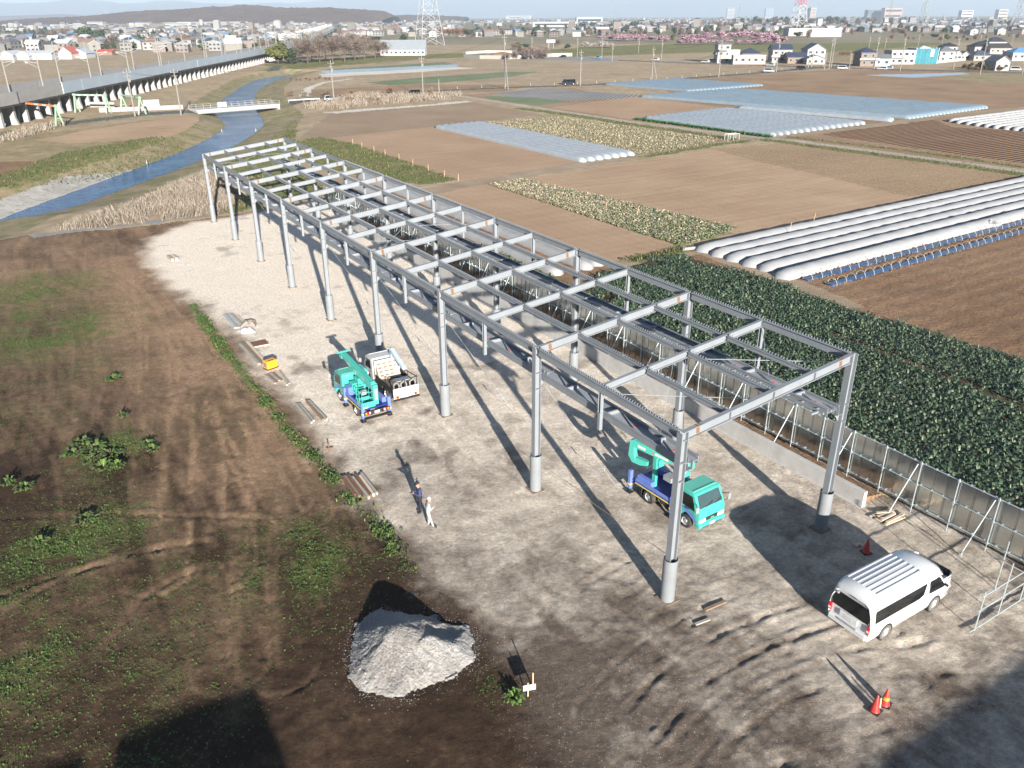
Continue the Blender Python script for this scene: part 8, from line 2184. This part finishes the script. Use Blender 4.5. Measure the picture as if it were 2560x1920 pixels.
# hedge by the houses at the right
for k in range(9):
    b_ = Z4(1700 + k * 38, 600 + (k % 3) * 6); tree_px(b_[0], b_[1], b_[1] - 16 - 5 * (k % 2), 17, 'dark' if k % 2 else 'brown', 'dark hedge bush before the houses at the edge', 'dark hedge bushes', 'bush', 0.0, 'bush')
for k, (x, y) in enumerate(((640, 480), (690, 478), (740, 470), (130, 520), (1340, 520))):
    b_ = Z4(x, y); tree_px(b_[0], b_[1], b_[1] - 11, 18, 'brown' if k < 3 else 'dark', 'brown thicket %s' % ['left in the dry garden', 'middle in the dry garden', 'right in the dry garden', 'by the navy gabled house', 'by the white box house'][k], None, 'bush', 0.0, 'bush')

# ================================================================ THE TOWN
TWALL = [hmat(c, 0.8, 'town wall') for c in ((0.23, 0.225, 0.215), (0.18, 0.17, 0.15), (0.12, 0.115, 0.11), (0.16, 0.135, 0.12), (0.28, 0.28, 0.28))]
TROOF = [hmat(c, 0.6, 'town roof') for c in ((0.10, 0.105, 0.12), (0.05, 0.055, 0.075), (0.16, 0.16, 0.165), (0.20, 0.13, 0.10), (0.40, 0.41, 0.42), (0.12, 0.20, 0.30), (0.30, 0.30, 0.30))]
def thouse(rg2):
    w, d, h, rh = rg2.uniform(8, 13), rg2.uniform(7, 10), rg2.choice([3.2, 5.6, 5.8]), rg2.uniform(1.5, 2.6)
    return w, d, h, rh, rg2.choice(['hip', 'gable_x', 'gable_y', 'hip'])
rgt = random.Random(17)
TYPES = []
for i in range(18):
    w, d, h, rh, kd = thouse(rgt)
    wm = MB(); wm.bx(-w / 2, w / 2, -d / 2, d / 2, 0, h)
    if kd == 'gable_x': wm.prism([(-d / 2, h), (0, h + rh * .9), (d / 2, h)], -w / 2, w / 2, 'x')
    if kd == 'gable_y': wm.prism([(-w / 2, h), (0, h + rh * .9), (w / 2, h)], -d / 2, d / 2, 'y')
    wi = MB()
    for f in range(1 if h < 4 else 2):
        for k in range(3): wi.box((-w / 2 + (k + .5) * w / 3, -d / 2 - 0.04, 1.6 + f * 2.7), (1.6, 0.06, 1.2))
        for s_ in (-1, 1): wi.box((s_ * (w / 2 + 0.04), 0, 1.6 + f * 2.7), (0.06, 1.8, 1.2))
    WN = ['white', 'beige', 'grey', 'tan', 'bright white'][i % 5]; RN = ['slate', 'navy', 'grey', 'brown', 'pale', 'blue', 'light grey'][i % 7]
    TYPES.append((wm.mesh('wall', TWALL[i % 5]), roof_mesh(w, d, rh, kd).mesh('roof', TROOF[i % 7]), h, wi.mesh('windows', PANE), '%s %shouse with %s %s roof' % (WN, 'low ' if h < 4 else 'two-storey ', RN, 'hip' if kd == 'hip' else 'gable')))
def town_ok(x, y):
    """keep off fields, roads, river, railway and meadows"""
    px = 1280 + FPX * x / y
    # railway corridor
    for a, b in zip(VP[4:-1], VP[5:]):
        if a.y <= y <= b.y:
            t_ = (y - a.y) / (b.y - a.y); xx = a.x + (b.x - a.x) * t_
            if -16 < x - xx < 10: return False
    v = 41 + CAM_H * FPX / y            # row in the photograph
    if px < 930: return v < 112 and not (px < 250 and 66 < v < 80) and not (v > 96 and px > 690)
    if px < 1500: return v < 84 and not (1180 < px < 1400 and 60 < v < 76)
    if px < 2000: return v < 76
    return v < 84
nh = 0; pool = []
rgt = random.Random(5)
cnt = 0
while len(pool) < 2600 and cnt < 40000:
    cnt += 1
    v = 44.5 + (112 - 44.5) * rgt.random() ** 1.5
    y = CAM_H * FPX / (v - 41)
    px = rgt.uniform(-150, 2710); x = (px - 1280) / FPX * y
    if y < 480 or y > 9000 or not town_ok(x, y): continue
    if vnoise(np.array([x * 0.006]), np.array([y * 0.006]), 4)[0] < 0.30: continue
    pool.append((y, x))
# thin out collisions among the nearer ones
pool.sort(); keep = []
cells = {}
for y, x in pool:
    k = (int(x // 14), int(y // 14))
    if any((k[0] + i, k[1] + j) in cells for i in (-1, 0, 1) for j in (-1, 0, 1)) and y < 2500: continue
    cells[k] = 1; keep.append((y, x))
near_h, far_h = keep[:300], keep[300:]
for k, (y, x) in enumerate(near_h):
    wm, rm, h, wn_, tl = TYPES[rgt.randrange(18)]
    px = 1280 + FPX * x / y
    zones = ((250, 'beyond the farm sheds at the edge'), (450, 'before the first grey pylon'), (620, 'in the middle of the viaduct town'), (800, 'where the viaduct meets the grove'), (1000, 'behind the bare grove'), (1300, 'right of the big pylon'), (1600, 'before the dark wood'), (1900, 'behind the pink blossom'), (2150, 'by the red and white pylon'), (2400, 'behind the dry meadow'), (9999, 'near the right edge of the far town'))
    lb = tl + ' ' + [z for q_, z in zones if px < q_][0]
    e = empty('house', (x, y, 0), rgt.uniform(-0.5, 0.5) + rgt.choice([0, PI / 2, PI]), lb, 'house', 'houses of the far town')
    put('wall', wm, e); put('roof', rm, e, (0, 0, h + .02)); q = put('window_rows', wn_, e); q['kind'] = 'stuff'
fm = MB()
wallc = []
for (y, x) in far_h:
    w, d = rgt.uniform(8, 15), rgt.uniform(7, 11); h = rgt.choice([3, 5.5, 6, 8]) if rgt.random() < 0.93 else rgt.uniform(10, 18)
    a = rgt.uniform(-0.6, 0.6); ca, sa = math.cos(a), math.sin(a)
    if rgt.random() < 0.06: w *= 3; d *= 1.6
    fm.mi = rgt.randrange(5)
    fm.box((x, y, h / 2), (w, d, h), rz=a)
    fm.mi = 5 + rgt.randrange(7)
    w2, d2 = w / 2 + .4, d / 2 + .4
    pts = [(-w2, -d2, h + .02), (w2, -d2, h + .02), (w2, d2, h + .02), (-w2, d2, h + .02), (-w2 * .5, 0, h + 2.0), (w2 * .5, 0, h + 2.0)]
    fm.add([(x + px * ca - py * sa, y + px * sa + py * ca, pz) for px, py, pz in pts], [(0, 1, 5, 4), (1, 2, 5), (2, 3, 4, 5), (3, 0, 4)])
o = fm.build('far_town', TWALL + TROOF, fix=False); tag(o, 'mass of small distant houses of the town towards the hills', 'town', kind='stuff')
# named larger buildings of the skyline: (left, right, foot, top) in photograph pixels
def block_px(x0, x1, yb, yt, label, col, depth=25, cat='building', rows=3):
    a, b = P(x0, yb), P(x1, yb); w = (b - a).length; c = (a + b) / 2; h = max(4, HT(c, (x0 + x1) / 2 / KD, yt / KD))
    e = empty('building', c + Vector((0, depth / 2, 0)), 0.0, label, cat, 'large buildings of the far town')
    m = MB(); m.bx(-w / 2, w / 2, -depth / 2, depth / 2, 0, h); m.build('wall', hmat(col), e)
    m = MB(); m.bx(-w / 2 + .4, w / 2 - .4, -depth / 2 + .4, depth / 2 - .4, h, h + 0.8); m.build('roof', hmat(tuple(c_ * .8 for c_ in col), 0.8, 'roof'), e)
    if rows:
        for r_ in range(rows):
            m = MB(); z = h * (r_ + .5) / rows; m.bx(-w * .45, w * .45, -depth / 2 - .08, -depth / 2 - .01, z - h / rows * .18, z + h / rows * .18); m.build('window_band', PANE, e)
block_px(zz1(470), zz1(705), 71, 62, 'long white factory below the wooded hill, left one', (0.36, 0.36, 0.355), 30)
block_px(zz1(775), zz1(870), 65, 55, 'tall white factory block below the wooded hill', (0.36, 0.36, 0.355), 30)
block_px(zz1(1180), zz1(1600), 68, 57.5, 'very long white factory in the middle below the hill', (0.36, 0.36, 0.355), 40)
block_px(zz1(1620), zz1(2085), 62, 55, 'very long white factory right below the hill', (0.36, 0.35, 0.34), 40)
block_px(zz1(2125), zz1(2195), 56, 42, 'white block standing on the flank of the wooded hill', (0.50, 0.50, 0.50), 30)
block_px(zz3(190), zz3(560), 67, 55, 'long cream hall before the dark wood', (0.33, 0.315, 0.29), 40, 'hall', 1)
block_px(zz3(570), zz3(770), 58, 43, 'large pale sports hall with arched roof far behind', (0.36, 0.40, 0.44), 60, 'hall', 1)
block_px(zz3(0), zz3(60), 48, 41, 'white far hall on the skyline', (0.36, 0.36, 0.36), 40, 'hall', 1)
block_px(1282, 1312, 47.5, 39, 'white twin block on the skyline left of the middle', (0.36, 0.36, 0.36), 40)
block_px(zz3(1865), zz3(1905), 47, 20, 'slim tower block on the skyline by the tall pylon', (0.34, 0.34, 0.34), 25, 'tower', 8)
block_px(zz3(2195), zz3(2240), 47, 20.5, 'blue grey tower block standing alone on the skyline', (0.26, 0.31, 0.36), 25, 'tower', 8)
block_px(zz4(330), zz4(365), 47, 18.5, 'dark half of the twin tower blocks right of the red pylon', (0.22, 0.24, 0.27), 25, 'tower', 8)
block_px(zz4(366), zz4(402), 47, 18, 'pale half of the twin tower blocks right of the red pylon', (0.38, 0.33, 0.29), 25, 'tower', 8)
block_px(zz4(1015), zz4(1135), 46.5, 20, 'big brown hall on the right skyline', (0.34, 0.24, 0.19), 60, 'hall', 2)
block_px(zz4(875), zz4(1013), 46.5, 25, 'big dark arena with sloping roof on the skyline', (0.07, 0.08, 0.11), 60, 'hall', 0)
block_px(zz4(1670), zz4(1760), 47, 26, 'white stepped building on the right skyline', (0.5, 0.49, 0.47), 40)
block_px(zz4(1985), zz4(2060), 47, 24, 'cream building on the far right skyline', (0.42, 0.38, 0.33), 40)
for k, (x, y, w_, h_) in enumerate(((Z4(1240, 222)[0], 65, 70, 4.5), (Z4(930, 222)[0], 66, 60, 4.5), (Z4(1600, 262)[0], 74, 60, 3.5))):
    block_px(x - w_ / 5, x + w_ / 5, y, y - 6, ['house with bright blue roof in the far right town', 'dark teal roofed building in the far right town', 'long white shed in the far right town'][k], [(0.06, 0.10, 0.25), (0.10, 0.15, 0.18), (0.33, 0.33, 0.33)][k], 16, 'building', 0)
# dark woods and bare copses between the houses
def copse(n, region, kind, label, hmin, hmax, seed):
    """region: function(rg)->(x,y); many crowns joined as one mass"""
    rg2 = np.random.default_rng(seed); V = []; Fm = []
    base = CR[kind]
    allv = []; allf = []; allm = []; off = 0
    cache = []
    for me in base:
        co = np.empty(len(me.vertices) * 3, np.float32); me.vertices.foreach_get('co', co); co = co.reshape(-1, 3)
        mi = np.empty(len(me.polygons), np.int32); me.polygons.foreach_get('material_index', mi)
        cache.append((co, mi))
    for i in range(n):
        x, y = region(rg2)
        co, mi = cache[i % 3]
        sub = 260 if kind not in ('bare', 'brown') else 320
        sel = rg2.choice(len(mi), sub, replace=False)
        vv_ = co.reshape(-1, 4, 3)[sel]
        cen = vv_.mean(1, keepdims=True); vv_ = cen + (vv_ - cen) * (2.0 if kind not in ('bare', 'brown') else 2.2)
        h = rg2.uniform(hmin, hmax); r_ = h * rg2.uniform(0.35, 0.6)
        vv_ = vv_ * np.array([r_, r_, h / 2]) + np.array([x, y, 0])
        allv.append(vv_.reshape(-1, 3)); allm.append(mi[sel])
    v = np.concatenate(allv); me = fastmesh('copse', v, np.arange(len(v)).reshape(-1, 4), LEAFM[kind])
    me.polygons.foreach_set('material_index', np.concatenate(allm)); me.update()
    o = put('copse', me); tag(o, label, 'wood', kind='stuff')
def pxreg(x0, x1, v0, v1):
    def f(rg2):
        v = rg2.uniform(v0, v1); y = CAM_H * FPX / (v - 41); px = rg2.uniform(x0, x1); return (px - 1280) / FPX * y, y
    return f
copse(46, pxreg(1440, 1610, 66, 70), 'dark', 'dark green wood before the far town in the middle', 9, 14, 1)
copse(60, pxreg(1600, 1920, 62, 70), 'bare', 'bare brown wood behind the cherry trees', 8, 14, 2)
copse(40, pxreg(1790, 2050, 55, 60), 'dark', 'dark wood on the skyline around the tall pylon', 12, 24, 3)
copse(46, pxreg(1850, 2180, 54, 62), 'bare', 'bare wood on the skyline right of the tall pylon', 10, 20, 4)
copse(300, pxreg(-100, 900, 54, 110), 'dark', 'scattered dark garden trees in the town beyond the viaduct', 4, 9, 5)
copse(150, pxreg(-100, 900, 58, 108), 'bare', 'scattered bare garden trees in the town beyond the viaduct', 4, 9, 6)
copse(260, pxreg(950, 2650, 50, 82), 'dark', 'scattered dark trees among the far right houses', 5, 11, 7)
copse(210, pxreg(950, 2650, 50, 86), 'bare', 'scattered bare trees among the far right houses', 5, 10, 8)
copse(10, pxreg(285, 345, 82, 90), 'dark', 'dark green tree clump in the middle of the left town', 10, 16, 9)
copse(14, pxreg(230, 320, 78, 84), 'bare', 'bare brown tree clump in the middle of the left town', 8, 13, 10)
copse(26, pxreg(1270, 1370, 122, 132), 'bare', 'bare trees beyond the underpass', 3, 6, 11)
copse(40, pxreg(970, 1060, 46, 49), 'dark', 'dark wooded rise on the skyline beside the hills', 14, 24, 12)
copse(24, pxreg(2150, 2560, 86, 96), 'brown', 'brown thickets on the edge of the right town', 3, 5, 13)

# ================================================================ PYLONS
PYL = mat('galvanised lattice', (0.30, 0.31, 0.32), rough=0.6, var=0.05); PYR = mat('red lattice', (0.50, 0.10, 0.09), rough=0.6); PYW = mat('white lattice', (0.46, 0.46, 0.46), rough=0.6)
def pylon(x, yb, h, wb, label, thick=0.22, colours=None, arms=((0.70, 6), (0.82, 5), (0.93, 4)), levels=8):
    p = P(x, yb); e = empty('pylon', p, 0.4, label, 'pylon', 'lattice pylons')
    def width(t): return wb * (1 - t) ** 1.0 * 0.5 + 0.9 * t + 0.3
    zs = [h * (1 - (1 - i / levels) ** 1.15) for i in range(levels + 1)]
    for i in range(levels):
        z0, z1 = zs[i], zs[i + 1]; w0, w1 = width(z0 / h), width(z1 / h)
        c0 = [Vector((sx * w0, sy * w0, z0)) for sx, sy in ((-1, -1), (1, -1), (1, 1), (-1, 1))]; c1 = [Vector((sx * w1, sy * w1, z1)) for sx, sy in ((-1, -1), (1, -1), (1, 1), (-1, 1))]
        m = MB()
        for k in range(4):
            m.bar(c0[k], c1[k], thick, thick); m.bar(c0[k], c1[(k + 1) % 4], thick * .6, thick * .6); m.bar(c0[(k + 1) % 4], c1[k], thick * .6, thick * .6); m.bar(c1[k], c1[(k + 1) % 4], thick * .6, thick * .6)
        m.build('lattice_section', PYL if not colours else colours[i % len(colours)], e)
    for t_, la in arms:
        m = MB(); z = h * t_; w0 = width(t_)
        for s_ in (-1, 1):
            for sy in (-1, 1): m.bar((s_ * w0 * .8, sy * w0 * .8, z), (s_ * (w0 + la), 0, z + 0.3), thick * .7, thick * .7); m.bar((s_ * w0 * .8, sy * w0 * .8, z + 1.6), (s_ * (w0 + la), 0, z + 0.3), thick * .5, thick * .5)
            m.bar((s_ * (w0 + la), 0, z + .3), (s_ * (w0 + la), 0, z - 1.8), thick * .7, thick * .7)
        m.build('cross_arm', PYL if not colours else colours[-1], e)
pylon(1074, 113, 66, 20, 'big grey lattice pylon standing beside the long low building', 0.30)
pylon(1994, 70, 95, 24, 'tall red and white pylon rising from the long white hall', 0.75, [PYW, PYW, PYW, PYR, PYR, PYW, PYR, PYW], ((0.72, 9), (0.84, 8), (0.94, 7)))
pylon(888, 51, 75, 20, 'red and white pylon far along the elevated railway', 0.8, [PYR, PYW, PYR, PYW], ((0.7, 8), (0.82, 7), (0.93, 6)))
for k, (x, yb, h, lb) in enumerate(((271, 58, 70, 'grey pylon before the hill, first from the picture edge'), (498, 57, 72, 'grey pylon before the hill, second from the picture edge'), (743, 57, 75, 'grey pylon before the hill above the far railway'), (1847, 56, 62, 'grey pylon on the skyline by the slim tower block'), (2222, 58, 72, 'grey pylon before the brown hall, left one'), (2304, 74, 60, 'grey pylon right of the brown hall, standing nearer'), (2540, 74, 70, 'grey pylon at the right picture edge'), (1528, 52, 60, 'faint pylon above the sports hall'))):
    pylon(x, yb, h, 13, lb, 0.42 if yb < 65 else 0.34, None, ((0.70, 7), (0.82, 6), (0.93, 5)), 7)

# ================================================================ HILLS, MOUNTAINS
def ridge(name, y0, y1, xs, hs, m, label, seed, rough, nx=260, ny=26, bumpy=0.0):
    """hill range: crest heights hs at crest positions xs, rising between y0 and the crest"""
    X = np.linspace(xs[0], xs[-1], nx); H = np.interp(X, xs, hs)
    t = np.linspace(0, 1, ny)
    co = []
    for k in t:
        prof = math.sin(min(1, k * 1.25) * PI / 2) ** 1.2 if k < 0.8 else 1 - (k - 0.8) / 0.2
        yy = y0 + (y1 - y0) * k
        nz = fbm(X * rough + 9, np.full(nx, yy) * rough, seed, 5, 0.55)
        co.append(np.stack([X, np.full(nx, yy), H * prof * (0.66 + 0.55 * nz) - 2 + (bumpy * prof * (vnoise(X * 0.045, np.full(nx, yy) * 0.045, seed + 40) + vnoise(X * 0.11, np.full(nx, yy) * 0.11, seed + 41)) if bumpy else 0)], -1))
    co = np.concatenate(co); idx = np.arange(nx * ny).reshape(ny, nx)
    F = np.stack([idx[:-1, :-1], idx[:-1, 1:], idx[1:, 1:], idx[1:, :-1]], -1).reshape(-1, 4)
    o = put(name, fastmesh(name, co, F, [m], smooth=True)); o['kind'] = 'structure'
WOODM = soil_mat('winter woodland', (0.17, 0.095, 0.07), (0.27, 0.165, 0.125), big=0.012, green=(0.04, 0.055, 0.03), gamt=0.6, bump=1.0, bscale=0.08)
WOODM.node_tree.nodes['Bump'].inputs['Distance'].default_value = 12
def X_at(px, y): return (px - 1280) / FPX * y
def Hh(v, y): return CAM_H + (41 - v) / FPX * y
ya = 3600
ridge('hill', 3300, 4300, [X_at(q, ya) for q in (90, 200, 300, 420, 520, 600, 700, 800, 880, 960, 990)], [Hh(v, ya) * 1.08 for v in (43, 37, 32, 25, 20, 18, 19, 21, 24, 30, 42)], WOODM, '', 3, 0.004, 420, 60, 5.0)
ridge('hill', 4600, 5400, [X_at(q, 5000) for q in (960, 1020, 1100, 1180)], [Hh(v, 5000) for v in (41, 35, 37, 42)], WOODM, '', 13, 0.004, 160, 30, 5.0)
MTN = mat('far mountain', (0.13, 0.13, 0.125), rough=1.0, var=0.25, scale=0.0006)
ym = 19000
ridge('mountain', 16500, 21500, [X_at(q, ym) for q in (-400, 0, 60, 140, 250, 330, 420, 520, 640, 760, 860)], [Hh(v, ym) for v in (12, 9, 4, 7, 1, 5, 0, -1, 4, 8, 30)], MTN, '', 5, 0.0006, 300)
ridge('mountain', 20500, 26500, [X_at(q, 23500) for q in (700, 900, 1100, 1300, 1600, 1900, 2200, 2500, 2900)], [Hh(v, 23500) * 1.1 for v in (6, -8, -24, -20, -40, -60, -75, -60, -50)], MTN, '', 7, 0.0003, 300)
ridge('hill', 9500, 12000, [X_at(q, 11000) for q in (-300, 0, 120, 230, 330)], [Hh(v, 11000) for v in (33, 31, 33, 31, 38)], WOODM, '', 9, 0.0012, 120)

# ================================================================ BUILDINGS BEHIND THE VIEWPOINT (their shadows fall into the picture)
def shadow_block(corner, wv, du, h, label):
    """corner: where the roof's far corner throws its shadow; the building stands h/tan(el) back towards the sun"""
    off = Vector((math.sin(SUN_AZ), math.cos(SUN_AZ), 0)) * (h / math.tan(SUN_EL))
    c = Vector((corner[0], corner[1], 0)) + off
    e = empty('building', c, TH, label, 'building')
    m = MB(); m.bx(-wv, 0, -du, 0, 0, h - 0.3); m.build('wall', hmat((0.40, 0.39, 0.37)), e)
    m = MB(); m.bx(-wv - 0.02, 0.02, -du, 0.02, h - 0.299, h); m.build('roof', hmat(GRT, .6, 'roof'), e)
    for i in range(2):
        m = MB(); m.bx(-wv * (0.35 + 0.4 * i) - .6, -wv * (0.35 + 0.4 * i) + .6, 0.02, 0.07, h * .5, h * .5 + 1.4); w_ = m.build('window', SASH, e)
    m = MB(); m.bx(-wv * .2 - .5, -wv * .2 + .5, 0.03, 0.09, 0, 2.1); m.build('door', hmat(BRN), e)
shadow_block((-9.47, 22.0), 4.55, 9.0, 9.0, 'flat-roofed tower block behind the viewer, seen only by its square shadow')
shadow_block((-14.3, 18.9), 6.0, 9.0, 8.0, 'building behind the viewer whose shadow touches the left picture corner')
shadow_block((34.6, 32.6), 34.0, 12.0, 7.5, 'long hall behind the viewer whose shadow darkens the right corner')

# ================================================================ HAZE
hz = MB(); hz.bx(-26000, 26000, -120, 27500, -4, 900)
hm_ = bpy.data.materials.new('haze'); hm_.use_nodes = True
nt = hm_.node_tree; nt.nodes.clear()
ho = nt.nodes.new('ShaderNodeOutputMaterial'); hv_ = nt.nodes.new('ShaderNodeVolumePrincipled')
hv_.inputs['Color'].default_value = (0.70, 0.85, 1.0, 1); hv_.inputs['Density'].default_value = 0.85e-4; hv_.inputs['Anisotropy'].default_value = 0.0
nt.links.new(hv_.outputs['Volume'], ho.inputs['Volume'])
o = hz.build('haze', hm_); o['kind'] = 'stuff'; o['label'] = 'pale blue haze over the distant plain'
